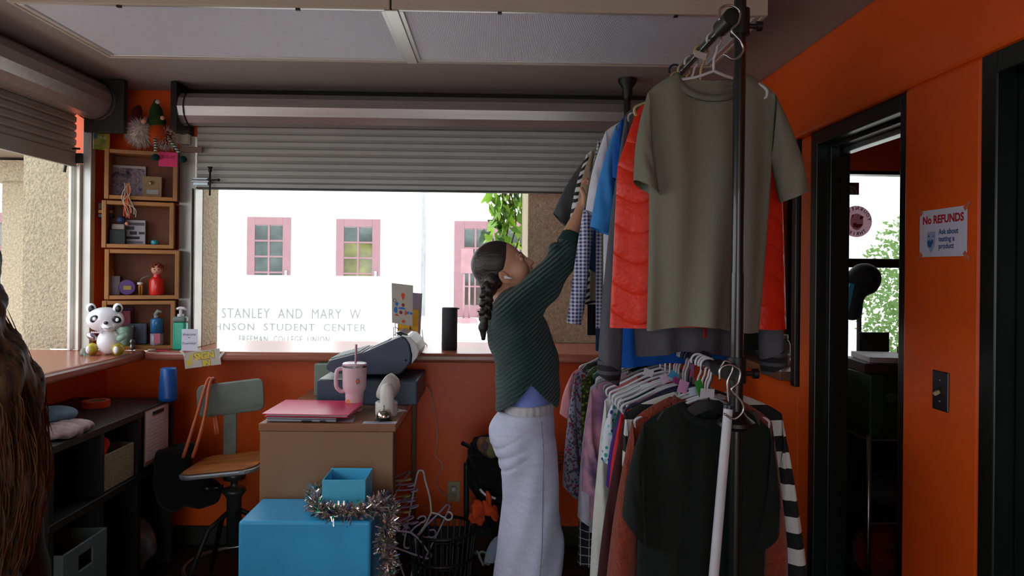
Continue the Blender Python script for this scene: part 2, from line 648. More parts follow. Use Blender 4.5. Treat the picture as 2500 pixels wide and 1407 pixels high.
_tr = M_GLASS.n('ShaderNodeBsdfTransparent')
_fr = M_GLASS.n('ShaderNodeFresnel'); _fr.inputs[0].default_value = 1.3
_gl = M_GLASS.n('ShaderNodeBsdfGlossy'); _gl.inputs['Roughness'].default_value = 0.02
_mx = M_GLASS.n('ShaderNodeMixShader')
M_GLASS.link(_fr.outputs[0], _mx.inputs[0]); M_GLASS.link(_tr.outputs[0], _mx.inputs[1]); M_GLASS.link(_gl.outputs[0], _mx.inputs[2])
M_GLASS.link(_mx.outputs[0], M_GLASS.t.nodes['Material Output'].inputs[0])
M_GLASS = M_GLASS.m
MB().box(1.65, 2.85, YB + 0.03, YB + 0.036, 0.99, 1.535).build('pane', M_GLASS, w2)
MB().box(1.65, 2.85, YB + 0.03, YB + 0.036, 1.585, 2.05).build('pane', M_GLASS, w2)

# ---------------------------------------------------------------- counters
def counter_mat():
    t = NT('counter_laminate')
    v = t.coord()
    n = t.noise(t.mapping(v, scale=(1, 5, 5)), 3, 4)
    c = lin((158, 94, 76))
    t.color(t.ramp(n, [(0.3, tuple(x * 0.85 for x in c)), (0.7, tuple(min(1, x * 1.1) for x in c))]))
    t.b.inputs['Roughness'].default_value = 0.22
    t.b.inputs['Specular IOR Level'].default_value = 0.6
    MATS['counter'] = t.m
    return t.m
M_COUNTER = counter_mat()
tag(MB().box(-1.79, XR - 0.001, 3.665, 4.26, 1.021, 1.07).build('counter_top', M_COUNTER, bevel=0.016, bseg=3),
    'reddish brown laminate counter running under the rear shutter window', 'counter')
tag(MB().box(-2.46, -1.792, -0.4, 3.71, 1.021, 1.07).build('counter_top', M_COUNTER, bevel=0.016, bseg=3),
    'reddish brown laminate counter along the left service opening', 'counter')

# ---------------------------------------------------------------- roller shutters
M_SLAT = mat('shutter_grey', (168, 170, 165), rough=0.45, metal=0.25, var=0.07, vscale=3)
M_COIL = mat('shutter_coil', (176, 172, 172), rough=0.32, metal=0.6, var=0.10, vscale=7, stretch=(0.3, 6, 6))
M_GUIDE = mat('galvanised_guide', (186, 186, 180), rough=0.4, metal=0.45, var=0.08)
M_DARKMET = mat('dark_bracket', (34, 34, 32), rough=0.5, metal=0.3)
def coil_profile(r=0.078, n=10):
    pts = []
    for i in range(n):
        a0 = 2 * math.pi * i / n + 0.28
        pts.append((r * math.cos(a0), r * math.sin(a0)))
    return pts
sh = thing('roller_shutter', 'grey rolled up metal shutter above the rear window', 'shutter', (-0.4, 3.8, 1.93))
x0, x1 = -1.615, 0.80
prof = coil_profile(0.084, 11)
cy_, cz_ = 3.765, 2.325
b = MB(); b.loft([[Vector((x0 - 0.03, cy_ + p[0], cz_ + p[1])) for p in prof], [Vector((x1, cy_ + p[0], cz_ + p[1])) for p in prof]])
b.build('coil', M_COIL, sh, bevel=0.002)
b = MB(); b.tube([Vector((x0 + 0.005, cy_ + 1.02 * p[0], cz_ + 1.02 * p[1])) for p in coil_profile(0.0855, 22)], 0.003, 6, closed=True)
b.build('coil_band', M_DARKMET, sh, smooth=True)
MB().box(x0 - 0.06, x0 - 0.028, 3.68, 3.895, 2.20, 2.45).build('end_bracket', M_DARKMET, sh, bevel=0.003)
MB().box(x0 - 0.028, x1, 3.85, 3.895, 2.41, 2.45).build('header_angle', M_DARKMET, sh, bevel=0.002)
pitch, ztop = 0.0385, 2.258
for i in range(8):
    z1 = ztop - i * pitch
    b = MB()
    pr = [(3.842, z1 - 0.002), (3.836, z1 - 0.010), (3.836, z1 - 0.030), (3.842, z1 - pitch + 0.0015), (3.846, z1 - pitch + 0.0015), (3.846, z1 - pitch - 0.006), (3.850, z1 - pitch - 0.006), (3.850, z1 - 0.002)]
    b.loft([[Vector((x0 + 0.012, y, z)) for y, z in pr], [Vector((x1, y, z)) for y, z in pr]])
    b.build('slat', M_SLAT, sh)
b = MB(); b.box(x0 + 0.012, x1, 3.832, 3.846, 1.925, ztop - 8 * pitch)
b.build('bottom_bar', M_SLAT, sh, bevel=0.003)
MB().box(x0 + 0.012, x1, 3.824, 3.858, 1.916, 1.926).build('bottom_lip', mat('shutter_seal', (70, 72, 70), rough=0.6), sh, bevel=0.002)
b = MB(); b.box(-1.70, -1.615, 3.845, 3.898, 1.071, 2.20)
b.box(-1.618, -1.612, 3.80, 3.845, 1.071, 1.92).box(-1.600, -1.594, 3.80, 3.898, 1.071, 1.92)
b.build('guide', M_GUIDE, sh, bevel=0.003)
MB().box(-1.69, -1.635, 3.80, 3.845, 2.15, 2.205).build('guide_cap', mat('cream_guide_cap', (170, 165, 148), rough=0.5), sh, bevel=0.004)
MB().box(-1.68, -1.56, 3.795, 3.805, 2.105, 2.135).build('stop_clip', mat('rusty_clip', (120, 100, 90), rough=0.6, metal=0.4), sh, bevel=0.003)
MB().box(0.80, 0.88, 3.845, 3.898, 1.071, 2.20).build('guide', M_GUIDE, sh, bevel=0.003)
lk = thing('slide_lock', 'zinc slide bolt with hanging black pin on the rear shutter', 'lock', (-1.57, 3.81, 1.94))
b = MB(); b.box(-1.612, -1.535, 3.812, 3.824, 1.935, 1.975).cyl((-1.616, 3.808, 1.957), (-1.525, 3.808, 1.957), 0.008, seg=12)
b.build('bolt_plate', mat('zinc', (175, 188, 196), rough=0.3, metal=0.9), lk, bevel=0.001)
b = MB(); b.tube([(-1.52, 3.805, 2.03), (-1.52, 3.805, 1.88)], 0.005, 8).cyl((-1.52, 3.805, 2.005), (-1.52, 3.805, 2.03), 0.009, seg=10).cyl((-1.52, 3.805, 2.026), (-1.52, 3.805, 2.032), 0.013, seg=10)
b.tube([(-1.535, 3.80, 1.962), (-1.475, 3.795, 1.962)], 0.004, 8).sphere((-1.472, 3.795, 1.962), 0.008, 8, 6)
b.build('pin', M_DARKMET, lk, smooth=True)

sl = thing('roller_shutter', 'grey rolled up metal shutter above the left service counter', 'shutter', (-2.1, 1.8, 1.93))
ya, yb = -0.4, 3.60
cx_, cz_ = -2.035, 2.335
prof = coil_profile(0.098, 13)
b = MB(); b.loft([[Vector((cx_ + p[0], yb + 0.06, cz_ + p[1])) for p in prof], [Vector((cx_ + p[0], ya, cz_ + p[1])) for p in prof]])
b.build('coil', M_COIL, sl, bevel=0.002)
b = MB(); b.tube([Vector((cx_ + 1.02 * p[0], yb + 0.02, cz_ + 1.02 * p[1])) for p in coil_profile(0.0995, 22)], 0.003, 6, closed=True)
b.build('coil_band', M_DARKMET, sl, smooth=True)
MB().box(-2.1, -1.90, yb + 0.06, yb + 0.10, 2.18, 2.45).build('end_bracket', mat('olive_bracket', (44, 46, 38), rough=0.55), sl, bevel=0.003)
xs = -2.135
for i in range(6):
    z1 = 2.30 - i * pitch
    pr = [(xs - 0.006, z1 - 0.002), (xs, z1 - 0.010), (xs, z1 - 0.030), (xs - 0.006, z1 - pitch + 0.0015), (xs - 0.010, z1 - pitch + 0.0015), (xs - 0.010, z1 - pitch - 0.006), (xs - 0.014, z1 - pitch - 0.006), (xs - 0.014, z1 - 0.002)]
    b = MB(); b.loft([[Vector((x, yb + 0.06, z)) for x, z in pr], [Vector((x, ya, z)) for x, z in pr]])
    b.build('slat', M_SLAT, sl)
MB().box(xs - 0.014, xs + 0.004, ya, yb + 0.06, 2.0, 2.30 - 6 * pitch).build('bottom_bar', M_SLAT, sl, bevel=0.003)
b = MB()
b.box(-2.172, -2.158, 3.66, 3.70, 1.071, 2.02).box(-2.130, -2.116, 3.66, 3.70, 1.071, 2.02).box(-2.158, -2.130, 3.69, 3.70, 1.071, 2.02)
b.build('guide', mat('white_guide', (222, 222, 216), rough=0.4), sl, bevel=0.002)
MB().box(-2.114, -2.072, 3.68, 3.72, 1.071, 2.19).build('guide_plate', M_GUIDE, sl, bevel=0.002)
b = MB(); b.box(-2.175, -2.10, 3.645, 3.66, 2.02, 2.07)
b.tube([(-2.15, 3.64, 2.16), (-2.17, 3.62, 1.97)], 0.007, 8).tube([(-2.19, 3.63, 2.09), (-2.10, 3.63, 2.09)], 0.005, 8)
b.build('lock_bolt', M_DARKMET, sl)

# ---------------------------------------------------------------- ceiling light fixtures
M_FIXT = mat('fixture_enamel', (190, 180, 162), rough=0.45, var=0.05)
M_TRIM = mat('fixture_trim', (205, 204, 200), rough=0.3, metal=0.5, var=0.05)
def diffuser_mat():
    t = NT('prismatic_diffuser')
    v = t.coord()
    s = t.sep(t.mapping(v, rot=(0, 0, math.radians(45)), scale=(1, 1, 1)))
    a = t.math('SINE', t.math('MULTIPLY', s[0], 700.0))
    c = t.math('SINE', t.math('MULTIPLY', s[1], 700.0))
    t.color(lin((216, 224, 238)))
    t.b.inputs['Roughness'].default_value = 0.35
    t.bump(t.math('MULTIPLY', a, c), 0.35, 0.002)
    return t.m
M_DIFF = diffuser_mat()
FZ = 2.385
MB().box(-0.392, -0.346, 2.44, 3.06, FZ - 0.004, FZ).build('trim_1', M_TRIM, bevel=0.0015)['kind'] = 'structure'
for (fx0, fx1, lab) in ((-1.655, -0.372, 'unlit white panel ceiling light above the counter corner'), (-0.366, 0.925, 'unlit white panel ceiling light above the clothes rack')):
    cl = thing('ceiling_light', lab, 'ceiling light', ((fx0 + fx1) / 2, 2.75, CEIL), group='unlit ceiling panel lights')
    b = MB()
    b.box(fx0, fx1, 2.43, 2.445, FZ, CEIL - 0.001).box(fx0, fx1, 3.055, 3.07, FZ, CEIL - 0.001)
    b.box(fx0, fx0 + 0.015, 2.445, 3.055, FZ, CEIL - 0.001).box(fx1 - 0.015, fx1, 2.445, 3.055, FZ, CEIL - 0.001)
    b.build('housing', M_FIXT, cl, bevel=0.003)
    b = MB()
    b.box(fx0 + 0.015, fx1 - 0.015, 2.445, 2.463, FZ + 0.003, FZ + 0.012).box(fx0 + 0.015, fx1 - 0.015, 3.037, 3.055, FZ + 0.003, FZ + 0.012)
    b.box(fx0 + 0.015, fx0 + 0.036, 2.463, 3.037, FZ + 0.003, FZ + 0.012).box(fx1 - 0.036, fx1 - 0.015, 2.463, 3.037, FZ + 0.003, FZ + 0.012)
    b.build('frame', M_TRIM, cl, bevel=0.002)
    MB().box(fx0 + 0.036, fx1 - 0.036, 2.463, 3.037, FZ + 0.008, FZ + 0.014).build('diffuser', M_DIFF, cl)
    for lx in (0.28, 0.75):
        q = fx0 + (fx1 - fx0) * lx
        MB().box(q, q + 0.014, 2.440, 2.452, FZ - 0.006, FZ + 0.002).build('latch', M_DARKMET, cl)

# ---------------------------------------------------------------- outside
M_STUCCO = mat('rough_stucco', (170, 160, 136), rough=0.95, var=0.25, vscale=70, bump=1.0, bscale=85)
M_WHITEW = mat('white_render', (246, 246, 244), rough=0.9, var=0.02)
M_PAVE = mat('courtyard_paving', (205, 203, 198), rough=0.9, var=0.06, vscale=2)
M_PINK = mat('pink_paint', (144, 108, 114), rough=0.5, var=0.05)
def dim_glass(name, rgb):
    t = NT(name)
    v = t.coord()
    n = t.noise(v, 2.2, 3)
    c = lin(rgb)
    t.color(t.ramp(n, [(0.35, tuple(x * 0.45 for x in c)), (0.6, c), (0.75, tuple(min(1, x * 1.5) for x in c))]))
    t.b.inputs['Roughness'].default_value = 0.08
    t.b.inputs['Specular IOR Level'].default_value = 0.8
    return t.m
M_DGLASS = dim_glass('door_glass', (62, 76, 74))
M_DGLASS2 = dim_glass('door_glass_olive', (104, 104, 50))
o = MB().box(-40, 40, 4.27, 60, -0.30, -0.15).build('ground', M_PAVE); o['kind'] = 'structure'
o = MB().box(-40, -2.47, -30, 4.27, -0.30, -0.15).build('ground', M_PAVE); o['kind'] = 'structure'
o = MB().box(-2.47, 40, -30, Y0 - 0.2, -0.30, -0.12).build('ground', M_PAVE); o['kind'] = 'structure'
b = MB(); b.box(-2.44, -1.60, 4.102, 4.13, 1.072, 2.9).box(-1.619, -1.592, 3.90, 4.102, 1.072, 2.9).box(-2.44, -2.202, 3.725, 4.102, 1.072, 2.9)
tag(b.build('stucco_column', M_STUCCO), 'rough beige stucco corner column outside the left opening', 'column')
b = MB(); b.box(0.185, 1.25, 4.235, 5.35, 1.072, 2.9).box(0.185, 1.25, 4.263, 5.35, -0.15, 1.072)
tag(b.build('stucco_column', M_STUCCO), 'rough beige stucco column behind the reaching woman', 'column')
# ================================================================ outside: campus building, sign wall, vine, trees
def fit_text(name, s, x0, x1, zc, h, y, m, parent, depth=0.012):
    o = text_mesh(name, s, 1.0, Matrix.Identity(4), m, None, 0.01, 'LEFT', bold=-0.006, spacing=1.15)
    co = np.array([v.co for v in o.data.vertices])
    lo, hi = co.min(0), co.max(0)
    for v in o.data.vertices:
        p = v.co
        fx = (p[0] - lo[0]) / (hi[0] - lo[0])
        fz = (p[1] - lo[1]) / (hi[1] - lo[1]) - 0.5
        v.co = (x0 + fx * (x1 - x0), y - depth * (0.5 + p[2] / 0.02), zc + fz * h)
    o.parent = parent
    o.matrix_parent_inverse = wm(parent).inverted()
    return o

YW = 15.5
bld = thing('campus_building', 'white rendered building with pink doors across the courtyard', 'building', (-3, YW, 0))
MB().box(-18, 9, YW, YW + 0.4, -0.15, 6.0).build('wall', M_WHITEW, bld)
MB().box(-18, 9, 12.7, YW, -0.15, 0.47).build('terrace', M_WHITEW, bld)
def french_door(x0, x1, z0, z1, m_glass, rows=5, stile=0.17, name='door'):
    y = YW - 0.05
    b = MB()
    b.box(x0, x0 + stile, y, YW - 0.001, z0, z1).box(x1 - stile, x1, y, YW - 0.001, z0, z1)
    b.box(x0 + stile, x1 - stile, y, YW - 0.001, z1 - 0.17, z1).box(x0 + stile, x1 - stile, y, YW - 0.001, z0, z0 + 0.25)
    d = b.build(name, M_PINK, bld, bevel=0.006)
    gx0, gx1, gz0, gz1 = x0 + stile, x1 - stile, z0 + 0.25, z1 - 0.17
    hz = (gz1 - gz0) / rows
    xm = (gx0 + gx1) / 2
    b = MB(); b.box(xm - 0.02, xm + 0.02, y + 0.005, YW - 0.004, gz0, gz1)
    for r in range(1, rows):
        b.box(gx0, gx1, y + 0.007, YW - 0.005, gz0 + r * hz - 0.018, gz0 + r * hz + 0.018)
    b.build('muntin', M_PINK, d)
    for r in range(rows):
        for (a, c) in ((gx0, xm - 0.02), (xm + 0.02, gx1)):
            mg = m_glass if not (m_glass is M_DGLASS2 and r == rows - 1) else M_DGLASS
            MB().box(a, c, YW - 0.028, YW - 0.018, gz0 + r * hz + 0.018, gz0 + (r + 1) * hz - 0.018).build('pane', mg, d)
    MB().box(x1 - stile * 0.7, x1 - stile * 0.35, y - 0.02, y, z0 + 0.8, z0 + 0.98).build('handle', M_STEEL, d)
    return d
french_door(-5.375, -4.44, 0.475, 2.595, M_DGLASS)
french_door(-3.467, -2.52, 0.475, 2.575, M_DGLASS2)
french_door(-0.92, 0.0, 0.475, 2.56, M_DGLASS, 4, 0.22)
french_door(0.02, 0.94, 0.475, 2.56, M_DGLASS, 4, 0.22)
b = MB(); b.prism([(-0.16, 0), (-0.10, -0.1), (0.10, -0.1), (0.16, 0)], 0.12, plane_M((-4.9, YW, 2.86), (1, 0, 0), (0, 0, 1)))
b.build('wall_lamp', mat('pale_lamp', (200, 196, 188), rough=0.6), bld)
b = MB(); b.tube([(-1.58, YW - 0.06, 6), (-1.58, YW - 0.06, 0.5)], 0.05, 10)
b.build('downspout', mat('grey_downspout', (168, 170, 172), rough=0.4, metal=0.5), bld, smooth=True)

sgw = thing('sign_wall', 'low white wall with raised lettering for the student center', 'wall', (-4, 12.62, -0.15))
MB().box(-16, -1.35, 12.6, 12.699, -0.15, 1.37).build('wall', M_WHITEW, sgw)
M_LET = mat('brushed_letters', (136, 141, 141), rough=0.6, metal=0.0)
pl = lambda x, y: at(x, y, 12.58)
fit_text('lettering', 'STANLEY  AND  MARY  W', pl(541, 765).x, pl(880, 765).x, pl(700, 766).z, 0.175, 12.6, M_LET, sgw)
fit_text('lettering', 'JOHNSON  STUDENT  CENTER', pl(488, 803).x, pl(893, 803).x, pl(700, 802).z, 0.165, 12.6, M_LET, sgw)
fit_text('lettering', 'FREEMAN  COLLEGE  UNION', pl(583, 828).x, pl(804, 828).x, pl(700, 829).z, 0.115, 12.6, M_LET, sgw)

st = thing('sign_stand', 'pink free-standing board on two legs before the far doors', 'sign', (-0.62, 13.9, 0.47))
M_PINK2 = mat('pale_pink_board', (166, 126, 132), rough=0.5)
p0, p1 = at(1126, 608, 13.9), at(1155, 668, 13.9)
MB().box(p0.x, p1.x, 13.89, 13.93, p1.z, p0.z).build('board', M_PINK2, st, bevel=0.01)
for q in (0.25, 0.7):
    x = p0.x + (p1.x - p0.x) * q
    MB().cyl((x, 13.91, 0.5), (x, 13.91, p1.z), 0.02, seg=10).build('leg', M_PINK2, st, smooth=True)
MB().lathe([(0.0, 0), (0.22, 0), (0.20, 0.08), (0.0, 0.1)], ((p0.x + p1.x) / 2, 13.91, 0.471), 20).build('base', M_PINK2, st)

# leaves ----------------------------------------------------------
def leaf_mesh(name, m):
    v = [(0, 0, 0), (0.30, -0.22, 0.06), (0.36, 0.05, 0.0), (0.30, 0.32, 0.06), (0.0, 0.55, 0.02), (0.0, 1.0, -0.10),
         (-0.30, 0.32, 0.06), (-0.36, 0.05, 0.0), (-0.30, -0.22, 0.06), (0.22, 0.62, 0.0), (-0.22, 0.62, 0.0)]
    f = [(0, 1, 2, 3), (0, 3, 4), (3, 9, 4), (9, 5, 4), (4, 5, 10), (10, 6, 4), (4, 6, 0), (0, 6, 7, 8)]
    me = bpy.data.meshes.new(name)
    me.from_pydata(v, [], f)
    me.materials.append(m)
    me.update()
    return me
def leafmat(name, rgb):
    t = NT(name)
    t.color(lin(rgb))
    t.b.inputs['Roughness'].default_value = 0.45
    t.b.inputs['Subsurface Weight'].default_value = 0.0
    tl = t.n('ShaderNodeBsdfTranslucent'); tl.inputs[0].default_value = (*[min(1, x * 1.6) for x in lin(rgb)], 1)
    mx = t.n('ShaderNodeMixShader'); mx.inputs[0].default_value = 0.4
    t.link(t.b.outputs[0], mx.inputs[1]); t.link(tl.outputs[0], mx.inputs[2])
    t.link(mx.outputs[0], t.t.nodes['Material Output'].inputs[0])
    return t.m
LEAFS = [leaf_mesh('leaf', leafmat('leaf_green', (78, 120, 36))), leaf_mesh('leaf', leafmat('leaf_bright', (120, 160, 50))), leaf_mesh('leaf', leafmat('leaf_dark', (40, 66, 28)))]
vine = thing('climbing_vine', 'green leafy vine hanging beside the stucco column', 'vine', (0.08, 5.5, 2.4))
rv = random.Random(3)
b = MB()
for k in range(4):
    x = 0.05 + 0.03 * k
    b.tube(spline([(x, 5.4, 2.9), (x + rv.uniform(-.05, .05), 5.42, 2.3), (x + rv.uniform(-.05, .05), 5.4, 1.9), (x + rv.uniform(-.04, .04), 5.4, 1.62)], 5), 0.006, 5)
b.build('stem', mat('vine_stem', (88, 70, 48), rough=0.8), vine)
for k in range(250):
    z = rv.uniform(1.62, 2.75)
    wd = 0.22 if z > 1.95 else 0.15
    p = (0.075 + rv.gauss(0, 0.45) * wd, 5.38 + rv.gauss(0, 0.08), z)
    o = bpy.data.objects.new('leaf', LEAFS[rv.choice((0, 0, 1, 1, 2))])
    put(o, vine)
    s = rv.uniform(0.06, 0.115)
    o.location = p
    o.rotation_euler = (rv.uniform(-2.6, -0.8), rv.uniform(-0.6, 0.6), rv.uniform(-3.1, 3.1))
    o.scale = (s, s, s)

# left courtyard side: pale building with pink window, post and soffit
bl = thing('campus_building', 'white building with a pink framed window beyond the left opening', 'building', (-7, 9, 0))
MB().box(-14, -4.2, 9.0, 9.4, -0.15, 5).build('wall', M_WHITEW, bl)
p0, p1 = at(0, 520, 8.98), at(45, 665, 8.98)
b = MB()
b.box(-7.2, -5.6, 8.93, 8.999, at(0, 545, 8.98).z, p0.z).box(-7.2, -5.6, 8.93, 8.999, at(0, 612, 8.98).z, at(0, 600, 8.98).z).box(-7.2, -5.6, 8.93, 8.999, p1.z - 0.02, p1.z + 0.03)
wn = b.build('window', M_PINK, bl)
b = MB(); b.box(-7.2, -5.6, 8.95, 8.99, at(0, 600, 8.98).z, at(0, 545, 8.98).z); b.build('pane', dim_glass('pale_glass', (128, 124, 118)), wn)
b = MB(); b.box(-7.2, -5.6, 8.95, 8.99, p1.z + 0.03, at(0, 612, 8.98).z); b.build('pane', dim_glass('grey_glass', (96, 92, 90)), wn)
q0, q1 = at(4, 615, 8.9), at(28, 645, 8.9)
MB().box(q0.x, q1.x, 8.93, 8.945, q1.z, q0.z).build('poster', mat('green_poster', (150, 200, 178), rough=0.7, var=0.4, vscale=9), wn)
b = MB(); b.box(-3.42, -3.235, 5.0, 5.25, -0.15, 2.20).box(-3.52, -3.20, 4.95, 5.3, 2.08, 2.22)
tag(b.build('stucco_post', M_STUCCO), 'slim grey stucco post standing behind the corner column', 'post')
b = MB(); b.box(-9, -2.6, 4.6, 5.6, 2.24, 2.7)
tag(b.build('soffit_beam', mat('soffit_brown', (120, 104, 84), rough=0.9)), 'brown roof beam over the left courtyard', 'beam')

# beyond the side window
br = thing('campus_building', 'white building with tall upper windows seen through the doorway', 'building', (9, 17, 0))
MB().box(4, 16, 17.0, 17.4, -0.15, 7.5).build('wall', M_WHITEW, br)
for zz in (3.62, 4.05):
    MB().box(4, 16, 16.8, 16.999, zz, zz + 0.09).build('cornice', mat('pale_cornice', (176, 174, 170), rough=0.9), br)
for px0, px1 in ((2070, 2090), (2116, 2138), (2168, 2200), (2225, 2245)):
    a0, a1 = at(px0, 466, 17), at(px1, 560, 17)
    f = MB().box(a0.x, a1.x, 16.96, 16.999, a1.z, a0.z).build('window', mat('shaded_glass', (84, 92, 100), rough=0.3, spec=0.3, var=0.3, vscale=2), br)
a0, a1 = at(2062, 595, 16.9), at(2112, 640, 16.9)
MB().box(a0.x, a1.x, 16.96, 16.999, a1.z, a0.z).build('awning', mat('pale_blue_glass', (170, 196, 204), rough=0.3), br)
def tree(name, label, base, zc, rx, rz, n, seed, s0=0.09, cat='tree'):
    r = random.Random(seed)
    t = thing(name, label, cat, base)
    b = MB(); b.tube(spline([base, (base[0] + 0.05, base[1], zc * 0.5), (base[0] - 0.04, base[1], zc)], 4), [0.08] * 9, 8)
    b.build('trunk', mat('bark', (96, 80, 64), rough=0.9), t)
    vs, fs = [], []
    L = LEAFS[0]
    lv = [v.co.copy() for v in L.vertices]; lf = [tuple(p.vertices) for p in L.polygons]
    for i in range(n):
        while True:
            u = Vector((r.uniform(-1, 1), r.uniform(-1, 1), r.uniform(-1, 1)))
            if 0.25 < u.length < 1: break
        c = Vector((base[0] + u.x * rx, base[1] + u.y * rx, zc + u.z * rz))
        R = Euler((r.uniform(0, 6), r.uniform(0, 6), r.uniform(0, 6))).to_matrix() * (s0 * r.uniform(0.7, 1.3))
        o = len(vs)
        vs += [tuple(R @ v + c) for v in lv]
        fs += [tuple(i + o for i in f) for f in lf]
    f = mesh_obj('foliage', vs, fs, leafmat(name + '_leaf', (92, 122, 66)), t)
    f['kind'] = 'stuff'
    return t
pt = at(2185, 640, 8.5)
tree('courtyard_tree', 'green leafy tree outside the side room window', (pt.x + 0.35, 8.5, -0.15), 1.15, 0.75, 1.15, 4200, 5, 0.055)
# ================================================================ furniture
def wood(name, rgb, stretch, rough=0.42, var=0.22, sc=3.0):
    t = NT(name)
    v = t.mapping(t.coord(), scale=stretch)
    n = t.noise(v, sc, 6, 0.65)
    w = t.noise(v, sc * 7, 3)
    c = lin(rgb)
    h = t.math('ADD', t.math('MULTIPLY', n, 0.75), t.math('MULTIPLY', w, 0.25))
    t.color(t.ramp(h, [(0.32, tuple(x * (1 - var) for x in c)), (0.52, c), (0.7, tuple(min(1, x * (1 + var)) for x in c))]))
    t.b.inputs['Roughness'].default_value = rough
    t.bump(w, 0.05, 0.003)
    return t.m
M_DESK = wood('desk_laminate', (148, 114, 84), (1, 1, 0.15), 0.35, 0.10)
M_DESKTOP = wood('desk_top_laminate', (146, 104, 76), (1, 0.15, 1), 0.22, 0.10)
DX0, DX1, DY0, DY1, DZ = -0.972, -0.408, 2.95, 3.86, 0.86
dk = thing('desk', 'brown wood laminate desk end with the cash register on top', 'desk', (-0.69, 3.4, 0))
MB().box(DX0, DX1, DY0, DY1, DZ - 0.032, DZ).build('desk_top', M_DESKTOP, dk, bevel=0.004)
MB().box(DX0 + 0.005, DX1 - 0.012, DY0 + 0.006, DY0 + 0.03, 0.03, DZ - 0.033).build('end_panel', M_DESK, dk, bevel=0.003)
MB().box(DX0 + 0.005, DX0 + 0.03, DY0 + 0.031, DY1 - 0.02, 0.03, DZ - 0.033).build('side_panel', M_DESK, dk)
M_DESKLEG = mat('desk_leg_bronze', (112, 86, 64), rough=0.4, metal=0.3)
for (x, y) in ((DX1 - 0.035, DY0 + 0.18), (DX1 - 0.02, DY1 - 0.05)):
    MB().box(x - 0.014, x + 0.010, y - 0.014, y + 0.014, 0, DZ - 0.033).build('leg', M_DESKLEG, dk, bevel=0.003)
MB().box(DX1 - 0.045, DX1 - 0.012, DY0 + 0.2, DY1 - 0.07, DZ - 0.06, DZ - 0.033).build('rail', M_DESKLEG, dk)

# ---- blue boxes
M_BLUE = mat('glossy_blue_paint', (62, 178, 236), rough=0.38, var=0.10, vscale=5, bump=0.25, bscale=9, coat=0.2)
M_BLUE2 = mat('light_blue_paint', (84, 194, 232), rough=0.35, var=0.08, vscale=8, bump=0.2, bscale=16, coat=0.2)
def boxM(px, py, D):
    return at(px, py, D)
BZ = 0.56
a0 = at(581, 1274, 2.66); a1 = at(905, 1271, 2.66)
bx = MB(); bx.box(a0.x, a1.x, 2.66, 2.93, 0, BZ)
o = bx.build('painted_box', M_BLUE, bevel=0.012, bseg=3)
tag(o, 'large glossy blue painted box on the floor before the desk', 'box')
s0 = at(783, 1192, 2.74); s1 = at(890, 1200, 2.74)
sb = MB()
X0, X1, Ya, Yb, Z0, Z1, T = s0.x, s1.x, 2.76, 2.915, BZ, BZ + 0.125, 0.006
sb.box(X0, X1, Ya, Ya + T, Z0, Z1).box(X0, X1, Yb - T, Yb, Z0, Z1 + 0.004).box(X0, X0 + T, Ya + T, Yb - T, Z0, Z1).box(X1 - T, X1, Ya + T, Yb - T, Z0, Z1).box(X0 + T, X1 - T, Ya + T, Yb - T, Z0, Z0 + T)
tag(sb.build('painted_box', M_BLUE2, bevel=0.002), 'small open light blue box standing on the large blue box', 'box')

# ---- tinsel garland draped round the small box and down the big one
def tinsel_mat():
    t = NT('tinsel_foil')
    v = t.coord('Object')
    n = t.voro(v, 90, out='Color')
    s = t.n('ShaderNodeSeparateColor'); t.link(n, s.inputs[0])
    t.color(t.ramp(s.outputs[0], [(0.0, lin((214, 206, 200))), (0.62, lin((198, 184, 176))), (0.74, lin((60, 190, 130))), (0.80, lin((205, 198, 196))), (0.90, lin((120, 130, 220))), (0.95, lin((230, 224, 218)))], 'CONSTANT'))
    t.b.inputs['Metallic'].default_value = 0.85
    t.b.inputs['Roughness'].default_value = 0.18
    return t.m
gp = [at(775, 1195, 2.93), at(765, 1225, 2.80), at(785, 1248, 2.70), at(830, 1252, 2.69), at(880, 1250, 2.69), at(925, 1235, 2.76), at(940, 1225, 2.88), at(950, 1250, 2.85), at(945, 1290, 2.72), at(940, 1330, 2.70), at(950, 1380, 2.70), at(945, 1430, 2.70), at(950, 1500, 2.70)]
path = spline(gp, 10)
rt = random.Random(11)
vs, fs = [], []
b = MB(); b.tube(path, 0.004, 5); vs += b.v; fs += b.f
for i in range(len(path) - 1):
    for k in range(26):
        c = path[i].lerp(path[i + 1], rt.random())
        d = Vector((rt.gauss(0, 1), rt.gauss(0, 1), rt.gauss(0, 1))).normalized()
        L = rt.uniform(0.024, 0.056)
        sd = d.cross(Vector((rt.gauss(0, 1), rt.gauss(0, 1), rt.gauss(0, 1)))).normalized() * rt.uniform(0.0015, 0.0042)
        e = c + d * L
        if e.z < 0.01 or (a0.x < e.x < a1.x and 2.66 < e.y < 2.93 and e.z < BZ): continue
        if X0 < e.x < X1 and Ya < e.y < Yb and Z0 < e.z < Z1: continue
        mid = c + d * L * 0.55 + Vector((rt.gauss(0, .003), rt.gauss(0, .003), rt.gauss(0, .003)))
        o_ = len(vs)
        vs += [tuple(c - sd), tuple(c + sd), tuple(mid + sd), tuple(mid - sd), tuple(e + sd * .6), tuple(e - sd * .6)]
        fs += [(o_, o_ + 1, o_ + 2, o_ + 3), (o_ + 3, o_ + 2, o_ + 4, o_ + 5)]
g = mesh_obj('tinsel_garland', vs, fs, tinsel_mat())
tag(g, 'silver iridescent tinsel garland draped over the blue boxes', 'garland')

